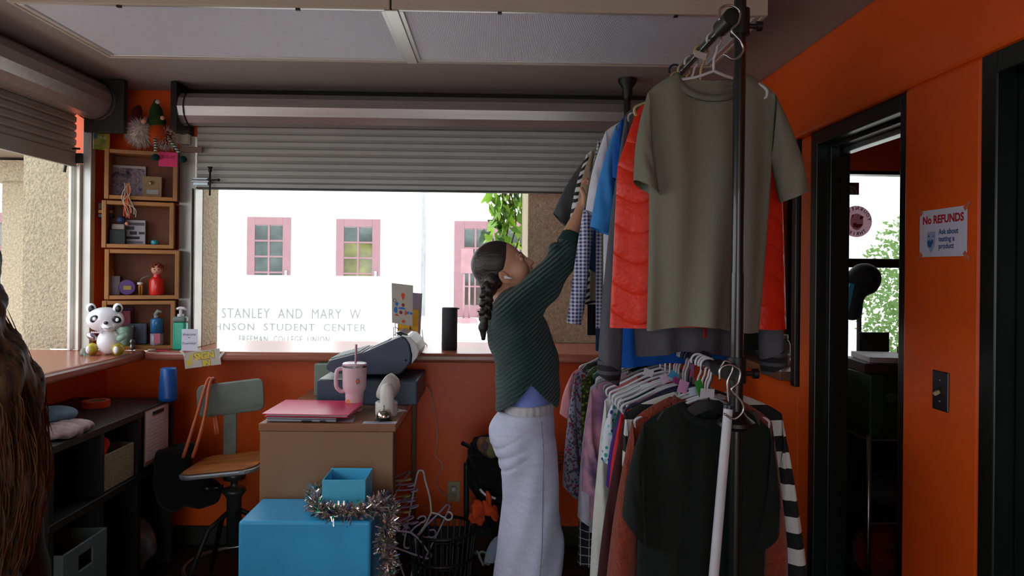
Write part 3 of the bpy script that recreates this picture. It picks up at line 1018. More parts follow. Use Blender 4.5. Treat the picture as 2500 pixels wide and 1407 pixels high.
# ---- industrial stool with backrest
M_CHMET = mat('grey_green_metal', (104, 112, 106), rough=0.42, metal=0.25, var=0.12, vscale=14)
M_CHSEAT = wood('worn_seat_wood', (160, 92, 36), (0.6, 3, 1), 0.55, 0.65, 9)
ch = thing('work_stool', 'grey metal work stool with worn wooden seat behind the desk', 'chair', (-1.25, 3.38, 0))
def rrect(w, h, r, n=5):
    pts = []
    for cx, cy, a0_ in ((w / 2 - r, h / 2 - r, 0), (-w / 2 + r, h / 2 - r, 90), (-w / 2 + r, -h / 2 + r, 180), (w / 2 - r, -h / 2 + r, 270)):
        for i in range(n + 1):
            a = math.radians(a0_ + 90 * i / n)
            pts.append((cx + r * math.cos(a), cy + r * math.sin(a)))
    return pts
bk = [at(478, 945, 3.5), at(643, 925, 3.5), at(643, 1000, 3.5), at(482, 1020, 3.5)]
cen = sum((Vector(p) for p in bk), Vector()) / 4
Mb = plane_M(cen, (bk[1] - bk[0]), (bk[0] - bk[3]))
b = MB()
pr = rrect(0.325, 0.158, 0.035)
rings = []
for t in (0.0, 0.012):
    rings.append([Mb @ Vector((x, y, -0.02 + 0.25 * x * x + t)) for x, y in pr])
b.loft(rings)
b.build('backrest', M_CHMET, ch, bevel=0.003)
pb = at(561, 1000, 3.515); pc = at(561, 1110, 3.515)
b = MB(); b.tube([pb, (pb.x, 3.52, pb.z - 0.1), (pc.x, 3.515, pc.z), (pc.x, 3.49, pc.z - 0.06), (pc.x, 3.40, pc.z - 0.09)], 0.01, 8)
MB().box(pc.x - 0.032, pc.x + 0.032, 3.51, 3.522, pc.z - 0.06, pb.z + 0.02).build('back_post', M_CHMET, ch, bevel=0.003)
sc_ = at(560, 1132, 3.36)
seat = rrect(0.36, 0.35, 0.07)
Ms = Matrix.Translation((sc_.x, 3.36, 0.565)) @ Matrix.Rotation(math.radians(-6), 4, 'Y')
b = MB(); b.prism(seat, 0.02, Ms); b.build('seat_pan', mat('steel_rim', (132, 138, 142), rough=0.35, metal=0.5), ch, bevel=0.006)
b = MB(); b.prism(rrect(0.335, 0.325, 0.06), 0.008, Ms @ Matrix.Translation((0, 0, 0.0205))); b.build('seat', M_CHSEAT, ch, bevel=0.004)
MB().box(pc.x - 0.02, pc.x + 0.02, 3.36, 3.51, 0.545, 0.556).build('back_bracket', M_CHMET, ch)
cx, cy = sc_.x + 0.02, 3.37
b = MB(); b.lathe([(0.05, 0.545), (0.05, 0.51), (0.016, 0.505), (0.016, 0.47), (0.05, 0.465), (0.055, 0.45), (0.045, 0.44), (0.033, 0.42), (0.033, 0.20), (0.0, 0.20)][::-1], (cx, cy, 0), 20)
b.build('column', mat('dark_steel', (64, 72, 70), rough=0.35, metal=0.6), ch, smooth=True)
b = MB(); b.tube([(cx - 0.05, cy, 0.47), (cx - 0.10, cy - 0.02, 0.47)], 0.012, 8); b.sphere((cx - 0.115, cy - 0.02, 0.47), 0.022, 12, 8)
b.build('height_knob', M_BLACK, ch, smooth=True)
for k in range(4):
    a = math.radians(45 + 90 * k)
    p = (cx + 0.25 * math.cos(a), cy + 0.25 * math.sin(a))
    b = MB(); b.tube([(cx + 0.02 * math.cos(a), cy + 0.02 * math.sin(a), 0.36), (cx + 0.12 * math.cos(a), cy + 0.12 * math.sin(a), 0.30), (p[0], p[1], 0.0)], 0.012, 8)
    b.build('leg', M_DARKMET, ch, smooth=True)
b = MB(); b.tube([(cx + 0.215 * math.cos(2 * math.pi * i / 36), cy + 0.215 * math.sin(2 * math.pi * i / 36), 0.11) for i in range(36)], 0.009, 8, closed=True)
b.build('foot_ring', mat('worn_chrome', (150, 154, 152), rough=0.3, metal=0.8), ch, smooth=True)

# ---- black tote with tan straps hanging on the stool
M_BAG = fabric('black_canvas', (22, 24, 24), 0.2, 0.4, 120)
M_STRAP = mat('tan_leather_strap', (176, 88, 52), rough=0.5, var=0.15, vscale=30)
tb = thing('tote_bag', 'black tote bag with tan leather straps hung on the stool', 'bag', tuple(at(450, 1240, 3.42)))
fl = Field((-1.78, 3.25, 0.25), (-1.18, 3.58, 0.80), 0.008)
pts = [at(430, 1110, 3.22), at(500, 1085, 3.22), at(545, 1090, 3.22)]
fl.cone(at(402, 1112, 3.42), at(455, 1100, 3.42), 0.045, 0.045, 0.03)
fl.ell(at(424, 1160, 3.42), (0.095, 0.07, 0.125), 0.05).ell(at(480, 1202, 3.40), (0.12, 0.065, 0.075), 0.05).ell(at(420, 1215, 3.42), (0.07, 0.06, 0.06), 0.05)
fl.cone(at(405, 1090, 3.42), at(452, 1080, 3.42), 0.022, 0.022, 0.02, sub=True)
fl.warp(lambda X, Y, Z: 0.007 * np.sin(46 * X + 22 * Z + 14 * Y) * np.sin(28 * Z + 10 * X))
fl.build('bag_body', M_BAG, tb, smooth_it=1)
for off in (0.0, 0.055):
    b = MB()
    top = at(505 + off * 150, 932, 3.475)
    b.tube(spline([at(447 + off * 420, 1118, 3.36), at(463 + off * 420, 1070, 3.37), at(482 + off * 350, 1010, 3.43), at(503 + off * 160, 940, 3.472), top + Vector((0.006, 0.03, 0.004)), at(518 + off * 100, 985, 3.53), at(528 + off * 120, 1062, 3.50)], 6), 0.0085, 8)
    b.build('strap', M_STRAP, tb, smooth=True)

# ---- black cube shelf under the left counter
M_BLKLAM = mat('black_laminate', (15, 16, 16), rough=0.5, var=0.1)
us = thing('cube_shelf', 'black open cube shelf standing under the left counter', 'shelf', (-1.84, 3.1, 0))
SX0, SX1, SY0, SY1, SZ = -2.085, -1.60, 2.60, 3.60, 0.845
MB().box(SX0, SX1, SY0, SY1, SZ - 0.03, SZ).build('top_board', M_BLKLAM, us, bevel=0.002)
for z in (0.56, 0.03):
    MB().box(SX0, SX1, SY0, SY1, z - 0.03, z).build('shelf_board', M_BLKLAM, us, bevel=0.002)
for y in (SY0, 2.935, 3.24, SY1 - 0.03):
    MB().box(SX0, SX1 - 0.003, y, y + 0.03, 0.031, 0.529).build('divider', M_BLKLAM, us)
    MB().box(SX0, SX1 - 0.003, y, y + 0.03, 0.561, SZ - 0.031).build('divider', M_BLKLAM, us)
MB().box(SX0 - 0.008, SX0 - 0.001, SY0, SY1, 0.0, SZ).build('back_board', M_BLKLAM, us)
# ================================================================ clothes rack, hangers, garments
RX, RZU, RZL = 0.628, 2.190, 1.232
M_RACK = mat('rack_black_enamel', (22, 26, 26), rough=0.28, var=0.08, coat=0.3)
M_RACKP = mat('rack_black_plastic', (18, 19, 19), rough=0.45)
rk = thing('clothes_rack', 'black floor to ceiling tension pole clothes rack with two rails', 'clothes rack', (0.65, 2.7, 0))
for (x, y) in ((0.664, 1.95), (0.640, 3.52)):
    b = MB(); b.cyl((x, y, 0.0), (x, y, 1.50), 0.0185, seg=20).cyl((x, y, 1.50), (x, y, CEIL - 0.05), 0.0165, seg=20)
    autosmooth(b.build('pole', M_RACK, rk))
    b = MB(); b.lathe([(0.0175, CEIL - 0.10), (0.024, CEIL - 0.08), (0.026, CEIL - 0.045), (0.045, CEIL - 0.018), (0.047, CEIL - 0.002)], (x, y, 0), 24)
    autosmooth(b.build('ceiling_cup', M_RACKP, rk))
    b = MB(); b.lathe([(0.045, 0.001), (0.042, 0.015), (0.024, 0.04), (0.020, 0.08)], (x, y, 0), 24)
    autosmooth(b.build('floor_cup', M_RACKP, rk))
for z in (RZU, RZL):
    b = MB(); b.cyl((RX, 1.93, z), (RX, 3.56, z), 0.0125, seg=18)
    autosmooth(b.build('rail', M_RACK, rk))
    for (x, y) in ((0.664, 1.95), (0.640, 3.52)):
        b = MB(); b.cyl((x, y, z - 0.035), (x, y, z + 0.035), 0.026, seg=20)
        b.cyl((RX, y - 0.045, z), (RX, y + 0.05, z), 0.0235, seg=20)
        b.cyl((x + 0.02, y, z - 0.01), (x + 0.05, y, z - 0.01), 0.007, seg=10).cyl((x + 0.045, y, z - 0.01), (x + 0.06, y, z - 0.01), 0.014, seg=12)
        autosmooth(b.build('clamp', M_RACKP, rk))
b = MB(); b.lathe([(0.019, 1.12), (0.03, 1.105), (0.05, 1.09), (0.052, 1.08), (0.02, 1.065)][::-1], (0.664, 1.95, 0), 24)
autosmooth(b.build('stop_collar', M_RACKP, rk))

# ---------------------------------------------------------------- hangers
M_HWHITE = mat('white_hanger_plastic', (206, 206, 212), rough=0.35, var=0.04)
M_HBLACK = mat('black_hanger', (26, 27, 30), rough=0.4)
M_HNAVY = mat('navy_hanger', (34, 40, 70), rough=0.35)
M_HTAN = mat('tan_hanger', (188, 168, 120), rough=0.45)
M_HGREEN = mat('green_hanger', (72, 96, 42), rough=0.4)
M_HTEAL = mat('teal_hanger', (30, 110, 118), rough=0.4)
M_HGREY = mat('grey_hanger', (120, 122, 120), rough=0.4)
M_WIRE = mat('hook_wire', (172, 172, 172), rough=0.25, metal=0.9)
HCOLN = {M_HWHITE: 'white', M_HBLACK: 'black', M_HNAVY: 'navy', M_HTAN: 'tan', M_HGREEN: 'green', M_HTEAL: 'teal', M_HGREY: 'grey'}
HDROP = 0.115
def hanger(x, y, z, m, label, group, yaw=0.0, flat=False, hook_m=None, half=0.205, drop=0.075, r=0.0048, tilt=0.0):
    t = thing('clothes_hanger', label, 'hanger', (x, y, z + 0.0125), (0, tilt, yaw), group)
    hr = 0.021
    pts = [Vector((hr * math.cos(a), 0, -hr + 0.002 + hr * math.sin(a) * 1.0)) for a in [math.radians(d) for d in range(200, -61, -20)]]
    pts += [Vector((0.008, 0, -0.055)), Vector((0.0, 0, -0.075)), Vector((0, 0, -HDROP))]
    b = MB(); b.tube(spline(pts, 2), 0.0022 if (flat or hook_m) else r * 0.85, 7)
    b.build('hook', hook_m or m, t, smooth=True, local=True)
    e = -HDROP - drop
    if flat:
        prof = []
        top = [(-half, e), (-half * 0.9, e + 0.022), (-half * 0.5, -HDROP - 0.028), (-0.03, -HDROP + 0.002), (0.03, -HDROP + 0.002), (half * 0.5, -HDROP - 0.028), (half * 0.9, e + 0.022), (half, e)]
        bot = [(half, e - 0.03), (half * 0.86, e - 0.042), (-half * 0.86, e - 0.042), (-half, e - 0.03)]
        hole = [(-half * 0.74, e - 0.016), (0, -HDROP - 0.03), (half * 0.74, e - 0.016)]
        b = MB()
        Mx = plane_M((0, 0.004, 0), (1, 0, 0), (0, 0, 1))
        b.prism([(half, e - 0.022), (half, e), (half * 0.9, e + 0.022), (half * 0.5, -HDROP - 0.028), (0.03, -HDROP + 0.002), (-0.03, -HDROP + 0.002), (-half * 0.5, -HDROP - 0.028), (-half * 0.9, e + 0.022), (-half, e), (-half, e - 0.022), (-half * 0.85, e - 0.006), (-half * 0.5, -HDROP - 0.058), (0, -HDROP - 0.028), (half * 0.5, -HDROP - 0.058), (half * 0.85, e - 0.006)], 0.008, Mx)
        b.build('body', m, t, local=True, bevel=0.002)
        b = MB(); b.tube([(-half * 0.98, 0, e - 0.015), (-half * 0.8, 0, e - 0.032), (half * 0.8, 0, e - 0.032), (half * 0.98, 0, e - 0.015)], 0.004, 6)
        b.build('bar', m, t, local=True, smooth=True)
    else:
        pts = [(0, 0, -HDROP + 0.004), (half * 0.35, 0, -HDROP - 0.016), (half * 0.75, 0, e + 0.018), (half * 0.97, 0, e), (half, 0, e - 0.016), (half * 0.94, 0, e - 0.03), (half * 0.6, 0, e - 0.033), (0, 0, e - 0.033)]
        loop = pts + [(-p[0], p[1], p[2]) for p in pts[-2:0:-1]]
        loop = spline(loop + [loop[0]], 3)[:-1]
        b = MB(); b.tube(loop, r, 7, closed=True)
        b.build('body', m, t, local=True, smooth=True)
    return t

# ---------------------------------------------------------------- garments
def garment(name, label, y, z, m, W=0.42, L=0.72, kind='tee', sl=(0.22, 20), sr=None, neck=(0.075, 0.085), hem=1.0, chest=1.02, thick=0.055,
            fold=0.012, kf=5.0, ph=0.0, yaw=0.0, x=None, group=None, cat='shirt', collar=True, cm=None, slw=(0.19, 0.155), hemdip=0.01,
            buttons=None, cuff=None, skew=0.0, drop=0.062, lean=0.0, N=30, Mc=64, puff=None, zneck=-0.118, soft=0.0):
    """a garment on its hanger: body shell with folds, sleeves, collar; local axes x across, z up, -y to the viewer"""
    if z < 2 and y > 2.28: zneck -= 0.030
    t = thing(name, label, cat, (RX if x is None else x, y, z + 0.0125), (0, lean, yaw), group)
    sr = sl if sr is None else sr
    hw = W / 2
    nh, nd = neck
    rr = random.Random(int(abs(y) * 1000) + int(z * 77))
    p1_, p2_, p3_ = rr.uniform(0, 6), rr.uniform(0, 6), rr.uniform(0, 6)
    def ztop(xx, front):
        ax = abs(xx)
        if ax <= nh:
            q = ax / nh
            dip = nd if front else 0.02
            return zneck - dip * math.sqrt(max(0.0, 1 - q * q))
        q = (ax - nh) / max(hw - nh, 1e-6)
        return zneck - drop * q ** 1.15 - 0.012 * q ** 6
    zh = zneck - L
    vs, fs = [], []
    for i in range(N + 1):
        v = i / N
        vv = v
        for k in range(Mc):
            th = 2 * math.pi * k / Mc
            u = math.cos(th)
            front = math.sin(th) < 0
            sgn = -1 if front else 1
            x0 = hw * u
            zt = ztop(x0, front)
            wv = 1 + (chest - 1) * min(1, v / 0.25) if v < 0.25 else chest + (hem - chest) * ((v - 0.25) / 0.75)
            side = abs(u) ** 8
            zz = zt + (zh - zt) * vv + hemdip * math.cos(3.1 * u + ph) * v
            X = x0 * wv + skew * v * v
            th_v = thick * (0.10 + 0.90 * min(1, v / 0.35) ** 0.8)
            Y = sgn * th_v * (max(0.0, 1 - abs(u) ** 2.6)) ** 0.6 * (0.55 if front else 0.45) * 2 * 0.5
            A = fold * (0.15 + 0.85 * v ** 1.3)
            w = math.sin(kf * math.pi * u + ph + p1_ * (0.4 if front else 1.3)) * 0.6 + math.sin(kf * 1.7 * u + p2_ + 2.1 * v) * 0.5 + math.sin(kf * 0.6 * math.pi * u - 3 * v + p3_) * 0.5
            Y += sgn * A * w * (1 - abs(u) ** 10) * (1.0 if front else 0.8)
            if puff:
                hh = puff[0]
                Y += sgn * puff[1] * abs(math.sin(math.pi * (zz - zneck) / hh + 0.8 * math.sin(6 * u))) ** 0.6 * (1 - abs(u) ** 6) * min(1, v * 4)
            vs.append((X, Y, zz))
    for i in range(N):
        for k in range(Mc):
            k2 = (k + 1) % Mc
            fs.append((i * Mc + k, (i + 1) * Mc + k, (i + 1) * Mc + k2, i * Mc + k2))
    for k in range(1, Mc // 2):      # close the shoulder seams between front and back
        a, c = k, Mc - k
        if k + 1 <= Mc // 2:
            a2, c2 = k + 1, (Mc - k - 1) % Mc
            if abs(vs[a][0]) >= nh * 0.98 and abs(vs[a2][0]) >= nh * 0.98 and vs[a][0] * vs[a2][0] > 0:
                fs.append((a, a2, c2, c))
    body = mesh_obj('body', vs, fs, m, t, smooth=True, local=True)
    # sleeves
    for side, spec in ((-1, sl), (1, sr)):
        ln, ang = spec[0], spec[1]
        tip = spec[2] if len(spec) > 2 else 28.0
        if ln <= 0: continue
        a = math.radians(ang)
        zs = ztop(hw * 0.97, True)
        w0, w1 = slw
        d = Vector((side * math.sin(a), 0, -math.cos(a)))
        st_ = Vector((side * hw * 0.99, 0, zs - 0.003))
        arm = Vector((side * hw * 0.95 * (1 + (chest - 1) * 0.7), 0, zs - w0))
        bt = math.radians(tip)
        cin = st_ + d * ln + Vector((-side * math.cos(bt), 0, -math.sin(bt))) * w1
        rings = []
        n = 14 if ln < 0.35 else 26
        for i in range(n + 1):
            q = i / n
            O = st_ + d * (ln * q) + Vector((side * 0.010 * math.sin(math.pi * q), 0, 0.006 * math.sin(math.pi * q)))
            I = arm.lerp(cin, q)
            c, up = (O + I) * 0.5, (O - I) * 0.5
            wr0 = 0.003 * math.sin(7 * q + p3_)
            th_ = 0.014 + (0.026 + soft) * math.sin(min(1, q + 0.1) * math.pi * 0.5)
            ring = []
            for k in range(24):
                an = 2 * math.pi * k / 24
                wr = (0.005 * math.sin(9 * q + 3 * math.cos(an) + p2_) + 0.004 * math.sin(17 * q + 2 * math.cos(2 * an) + p1_)) * (1 if ln > 0.3 else 0.6)
                ring.append(c + up * math.cos(an) + Vector((0, -(th_ + wr) * math.sin(an) - 0.012 * q, 0)))
            rings.append(ring)
        b = MB(); b.loft(rings, cap=False)
        b.build('sleeve', m, t, smooth=True, local=True)
        if cuff:
            e = rings[-1]
            b = MB(); b.loft([[p + (p - sum(e, Vector()) / 24) * 0.03 for p in e], [p + d * cuff[0] + (p - sum(e, Vector()) / 24) * -0.05 for p in e]], cap=False)
            b.build('cuff', cuff[1], t, smooth=True, local=True)
    if collar:
        ring = []
        for k in range(40):
            an = 2 * math.pi * k / 40
            xx = nh * 1.01 * math.cos(an)
            fr = math.sin(an) < 0
            ring.append((xx, (-0.02 if fr else 0.012) * abs(math.sin(an)) ** 0.8, ztop(min(abs(xx), nh * 0.999) * (1 if xx > 0 else -1), fr) - 0.001))
        b = MB()
        rin = [[Vector(p) + Vector((0, -0.002, 0.004)), Vector(p) + Vector((0, 0.003, 0.002)), Vector(p) + Vector((p[0] * 0.14, 0.002, -0.016 if True else 0)), Vector(p) + Vector((p[0] * 0.14, -0.0045, -0.016))] for p in ring]
        b.loft(rin + [rin[0]], cap=False)
        b.build('collar', cm or m, t, smooth=True, local=True)
    if buttons:
        for i in range(buttons[0]):
            zz = zneck - 0.06 - nd + 0.0 - i * buttons[1]
            b = MB(); b.lathe([(0.0, 0), (0.006, 0.0005), (0.006, 0.002), (0.0, 0.0025)], (0, -thick * 0.62, zz), 10, Matrix.Rotation(math.pi / 2, 4, 'X'))
            b.build('button', buttons[2], t, smooth=True, local=True)
    return t

# fabrics -------------------------------------------------------------
def stripes_mat(name, c1, c2, period, duty=0.5, axis=2, rot=0.0, wob=0.0, phase=0.0):
    t = NT(name)
    v = t.mapping(t.coord(), rot=(0, rot, 0))
    if wob:
        nz = t.noise(v, 9, 2, out=1)
        vm = t.n('ShaderNodeVectorMath', operation='MULTIPLY_ADD'); t.link(nz, vm.inputs[0]); vm.inputs[1].default_value = (wob, wob, wob); t.link(v, vm.inputs[2])
        v = vm.outputs[0]
    s = t.sep(v)
    f = t.math('FRACT', t.math('ADD', t.math('DIVIDE', s[axis], period), phase))
    t.color(t.mix(t.math('LESS_THAN', f, duty), (*lin(c1), 1), (*lin(c2), 1)))
    t.b.inputs['Roughness'].default_value = 0.9
    t.bump(t.noise(t.coord(), 220, 2), 0.25, 0.01)
    return t.m
def check_mat(name, base, c, period, duty=0.5, mid=0.5, lines=None):
    t = NT(name)
    s = t.sep(t.coord())
    a = t.math('LESS_THAN', t.math('FRACT', t.math('DIVIDE', s[0], period)), duty)
    b_ = t.math('LESS_THAN', t.math('FRACT', t.math('DIVIDE', s[2], period)), duty)
    f = t.math('MULTIPLY', t.math('ADD', a, b_), mid)
    t.color(t.mix(f, (*lin(base), 1), (*lin(c), 1)))
    t.b.inputs['Roughness'].default_value = 0.9
    return t.m
def floral_mat(name, base, cols, scale=60, thr=(0.25, 0.42)):
    t = NT(name)
    v = t.coord()
    d = t.voro(v, scale)
    cc = t.voro(v, scale, out='Color')
    s = t.n('ShaderNodeSeparateColor'); t.link(cc, s.inputs[0])
    stops = [(i / len(cols), lin(c)) for i, c in enumerate(cols)]
    fl_ = t.ramp(s.outputs[0], stops, 'CONSTANT')
    t.color(t.mix(t.math('LESS_THAN', d, thr[1]), (*lin(base), 1), fl_))
    t.b.inputs['Roughness'].default_value = 0.85
    return t.m
def blotch_mat(name, cols, scale=6, bump=0.25):
    t = NT(name)
    n = t.noise(t.coord(), scale, 3)
    k = len(cols)
    t.color(t.ramp(n, [(0.3 + 0.4 * i / (k - 1), lin(c)) for i, c in enumerate(cols)]))
    t.b.inputs['Roughness'].default_value = 0.9
    t.bump(t.noise(t.coord(), 220, 2), bump, 0.01)
    return t.m
def heather(name, rgb, amt=0.25):
    t = NT(name)
    v = t.mapping(t.coord(), scale=(60, 60, 500))
    n = t.noise(v, 3, 3)
    c = lin(rgb)
    t.color(t.ramp(n, [(0.3, tuple(x * (1 - amt) for x in c)), (0.7, tuple(min(1, x * (1 + amt)) for x in c))]))
    t.b.inputs['Roughness'].default_value = 0.92
    t.b.inputs['Specular IOR Level'].default_value = 0.2
    t.bump(n, 0.12, 0.004)
    return t.m
M_TEE = heather('sage_grey_jersey', (122, 122, 108), 0.10)
M_TEEC = heather('sage_grey_rib', (112, 114, 104), 0.08)
def quilt_mat():
    t = NT('red_quilted_nylon')
    v = t.coord()
    n = t.noise(v, 7, 3)
    c = lin((226, 48, 24))
    t.color(t.ramp(n, [(0.3, tuple(x * 0.85 for x in c)), (0.7, c)]))
    t.b.inputs['Roughness'].default_value = 0.42
    t.b.inputs['Specular IOR Level'].default_value = 0.35
    s = t.sep(v)
    wv = t.math('ABSOLUTE', t.math('SINE', t.math('ADD', t.math('MULTIPLY', s[2], 34.0), t.math('MULTIPLY', t.math('SINE', t.math('MULTIPLY', s[0], 24.0)), 1.1))))
    t.bump(t.math('ADD', t.math('POWER', wv, 0.45), t.math('MULTIPLY', t.noise(v, 22, 3), 1.4)), 0.45, 0.012)
    return t.m
M_VEST = quilt_mat()
UG = 'shirts on the upper rail'
LG = 'clothes on the lower rail'
HU, HL = 'hangers on the upper rail', 'hangers on the lower rail'
def on(lst):
    pass
garment('t_shirt', 'sage grey short sleeved t-shirt hanging frontmost on the upper rail', 2.08, RZU, M_TEE, W=0.38, L=0.75, sl=(0.265, 9, 30), sr=(0.30, 18, 24), neck=(0.098, 0.07), hem=0.87, chest=0.96,
        thick=0.09, fold=0.028, kf=3.4, ph=0.6, slw=(0.19, 0.085), group=UG, cm=M_TEEC, skew=-0.02, drop=0.05, soft=0.014, x=0.627)
hanger(0.632, 2.08, RZU, M_HWHITE, 'white plastic hanger inside the sage grey t-shirt', HU, half=0.158, drop=0.045)
v_ = garment('puffer_vest', 'bright red quilted sleeveless vest behind the sage grey t-shirt', 2.20, RZU, M_VEST, W=0.40, L=0.755, sl=(0, 0), neck=(0.07, 0.06), hem=1.38, chest=1.28, thick=0.11, fold=0.010, kf=3,
        group=UG, cat='vest', drop=0.075, puff=(0.125, 0.003), N=60, hemdip=0.004)
hanger(RX, 2.20, RZU, M_HTAN, 'tan wooden hanger holding the red quilted vest', HU)
b = MB(); b.tube([(0, -0.068, -0.19), (0, -0.078, -0.5), (0, -0.074, -0.90)], 0.005, 6); b.build('zip', fabric('red_zip', (150, 24, 16)), v_, local=True, smooth=True)
M_HEATHER = heather('charcoal_heather', (84, 84, 92), 0.12)
M_CUFFST = stripes_mat('striped_rib_cuff', (70, 70, 78), (20, 20, 24), 0.03, 0.62, 2)
garment('sweater', 'charcoal heather long sleeved sweater with thin striped cuffs', 2.31, RZU, M_HEATHER, W=0.43, L=0.85, sl=(0.80, 6), sr=(0.76, 7), slw=(0.17, 0.085), hem=0.80, thick=0.08, fold=0.014, kf=4.5, group=UG, cat='sweater', cuff=(0.05, M_CUFFST), soft=0.008)
hanger(RX, 2.31, RZU, M_HWHITE, 'white plastic hanger inside the charcoal heather sweater', HU)
garment('t_shirt', 'royal blue shirt with the lowest hem on the upper rail', 2.41, RZU, fabric('royal_blue_cotton', (24, 82, 168)), W=0.37, L=0.90, sl=(0.20, 8), hem=1.02, thick=0.07, group=UG, x=0.60)
hanger(0.60, 2.41, RZU, M_HNAVY, 'navy plastic hanger inside the royal blue shirt', HU, half=0.16)
garment('polo_shirt', 'sky blue short sleeved polo shirt between white and charcoal garments', 2.50, RZU, fabric('sky_blue_pique', (62, 136, 206)), W=0.43, L=0.86, sl=(0.37, 14, 22), slw=(0.20, 0.10), hem=0.95, thick=0.07, group=UG, x=0.628)
hanger(0.628, 2.50, RZU, M_HTAN, 'tan hanger inside the sky blue polo shirt', HU)
garment('t_shirt', 'white t-shirt squeezed between the sky blue and olive shirts', 2.60, RZU, fabric('white_cotton', (214, 214, 224)), W=0.455, L=0.70, sl=(0.30, 14), slw=(0.19, 0.10), thick=0.06, group=UG, x=0.62)
hanger(0.62, 2.60, RZU, M_HWHITE, 'white plastic hanger inside the white t-shirt', HU)
garment('t_shirt', 'olive green t-shirt squeezed beside the gingham shirt', 2.68, RZU, fabric('olive_cotton', (74, 76, 58)), W=0.46, L=0.72, sl=(0.285, 15), slw=(0.19, 0.10), thick=0.06, group=UG)
hanger(RX, 2.68, RZU, M_HBLACK, 'black hanger inside the olive green t-shirt', HU)
M_GING = check_mat('navy_gingham', (206, 208, 226), (44, 48, 104), 0.0145, 0.5, 0.5)
garment('dress_shirt', 'navy and white gingham long sleeved shirt beside the reaching hand', 2.80, RZU, M_GING, W=0.47, L=0.80, sl=(0.66, 9.5, 8), slw=(0.17, 0.06), thick=0.06, group=UG, cuff=(0.065, M_GING))
hanger(RX, 2.80, RZU, M_HWHITE, 'white plastic hanger inside the navy gingham shirt', HU)
garment('jacket', 'dark navy long garment hanging between gingham and beige shirts', 2.90, RZU, fabric('dark_navy_twill', (34, 52, 82)), W=0.44, L=0.90, sl=(0.5, 5), slw=(0.16, 0.08), thick=0.07, group=UG, cat='jacket')
hanger(RX, 2.90, RZU, M_HNAVY, 'navy hanger inside the dark navy jacket', HU)
garment('dress_shirt', 'beige shirt just behind the reaching hand', 3.02, RZU, fabric('beige_cotton', (150, 132, 108)), W=0.46, L=0.70, sl=(0.26, 14), slw=(0.18, 0.12), thick=0.06, group=UG)
hanger(RX, 3.02, RZU, M_HTAN, 'tan hanger inside the beige shirt', HU)
M_ZEBRA = stripes_mat('black_white_zigzag', (206, 206, 204), (26, 27, 28), 0.028, 0.5, 2, 0.5, 0.05)
garment('blouse', 'black and white zigzag print shirt left of the reaching hand', 3.11, RZU, M_ZEBRA, W=0.48, L=0.72, sl=(0.31, 14), slw=(0.17, 0.09), thick=0.06, group=UG, cat='blouse')
hanger(RX, 3.11, RZU, M_HBLACK, 'black hanger inside the zigzag print shirt', HU)
garment('jacket', 'black long garment hanging behind the zigzag print shirt', 3.17, RZU, fabric('black_cotton', (26, 28, 32)), W=0.44, L=0.86, sl=(0.5, 4), slw=(0.15, 0.08), thick=0.05, group=UG, cat='jacket')
garment('t_shirt', 'charcoal t-shirt with wide sleeve farthest back on the upper rail', 3.25, RZU, fabric('charcoal_cotton', (76, 78, 80)), W=0.46, L=0.66, sl=(0.29, 30, 46), sr=(0.28, 20), slw=(0.20, 0.09), thick=0.05, group=UG)
hanger(RX, 3.25, RZU, M_HWHITE, 'white plastic hanger inside the farthest charcoal t-shirt', HU)
# tan / white hook extras on the upper rail
hanger(RX, 2.40, RZU, M_HTAN, 'bare tan hanger squeezed on the upper rail', HU, yaw=0.12, half=0.15)

# lower rail -----------------------------------------------------------
garment('t_shirt', 'black short sleeved t-shirt hanging frontmost on the lower rail', 2.04, RZL, fabric('black_jersey', (24, 30, 27)), W=0.37, L=0.86, sl=(0.27, 11, 48), sr=(0.28, 6, 40), neck=(0.07, 0.05), hem=1.0, chest=1.0, thick=0.085, fold=0.016, kf=3.6, slw=(0.22, 0.105), group=LG, x=0.615, soft=0.02, lean=0.03)
hanger(0.615, 2.04, RZL, M_HBLACK, 'black hanger holding the frontmost black t-shirt', HL, flat=True, hook_m=M_HBLACK, half=0.15, drop=0.05)
M_RUST = mat('rust_sherpa', (136, 52, 28), rough=0.95, var=0.22, vscale=60, bump=1.0, bscale=140, sheen=0.2)
garment('fleece_jacket', 'rust orange fleece jacket behind the black t-shirt', 2.15, RZL, M_RUST, W=0.43, L=0.92, sl=(0.62, 8), sr=(0.62, 5), slw=(0.18, 0.14), hem=1.08, thick=0.11, fold=0.012, kf=3, group=LG, cat='jacket', soft=0.025, drop=0.07, neck=(0.085, 0.02))
hanger(RX, 2.15, RZL, M_HWHITE, 'white plastic hanger inside the rust fleece jacket', HL)
M_BWST = stripes_mat('black_white_stripe_knit', (206, 206, 202), (20, 21, 24), 0.098, 0.5, 2, 0.0, 0.0, 0.15)
garment('sweater', 'black and white wide striped sweater at the right of the lower rail', 2.24, RZL, M_BWST, W=0.50, L=0.80, sl=(0.40, 0), sr=(0.76, 8.0, 10), slw=(0.18, 0.09), thick=0.08, group=LG, cat='sweater', x=0.66, soft=0.012)
hanger(0.66, 2.24, RZL, M_HBLACK, 'black hanger inside the striped sweater', HL)
garment('sweater', 'dark maroon knit top between rust fleece and red shirt', 2.31, RZL, fabric('maroon_knit', (62, 26, 28), bump=0.6, bscale=160), W=0.42, L=0.92, sl=(0.56, 9), slw=(0.17, 0.11), thick=0.07, group=LG, cat='sweater')
hanger(RX, 2.31, RZL, M_HNAVY, 'navy hanger inside the maroon knit top', HL)
garment('t_shirt', 'bright red short sleeved shirt on the lower rail', 2.37, RZL, fabric('bright_red_cotton', (196, 42, 48)), W=0.42, L=0.62, sl=(0.35, 7, 30), slw=(0.18, 0.10), thick=0.05, group=LG)
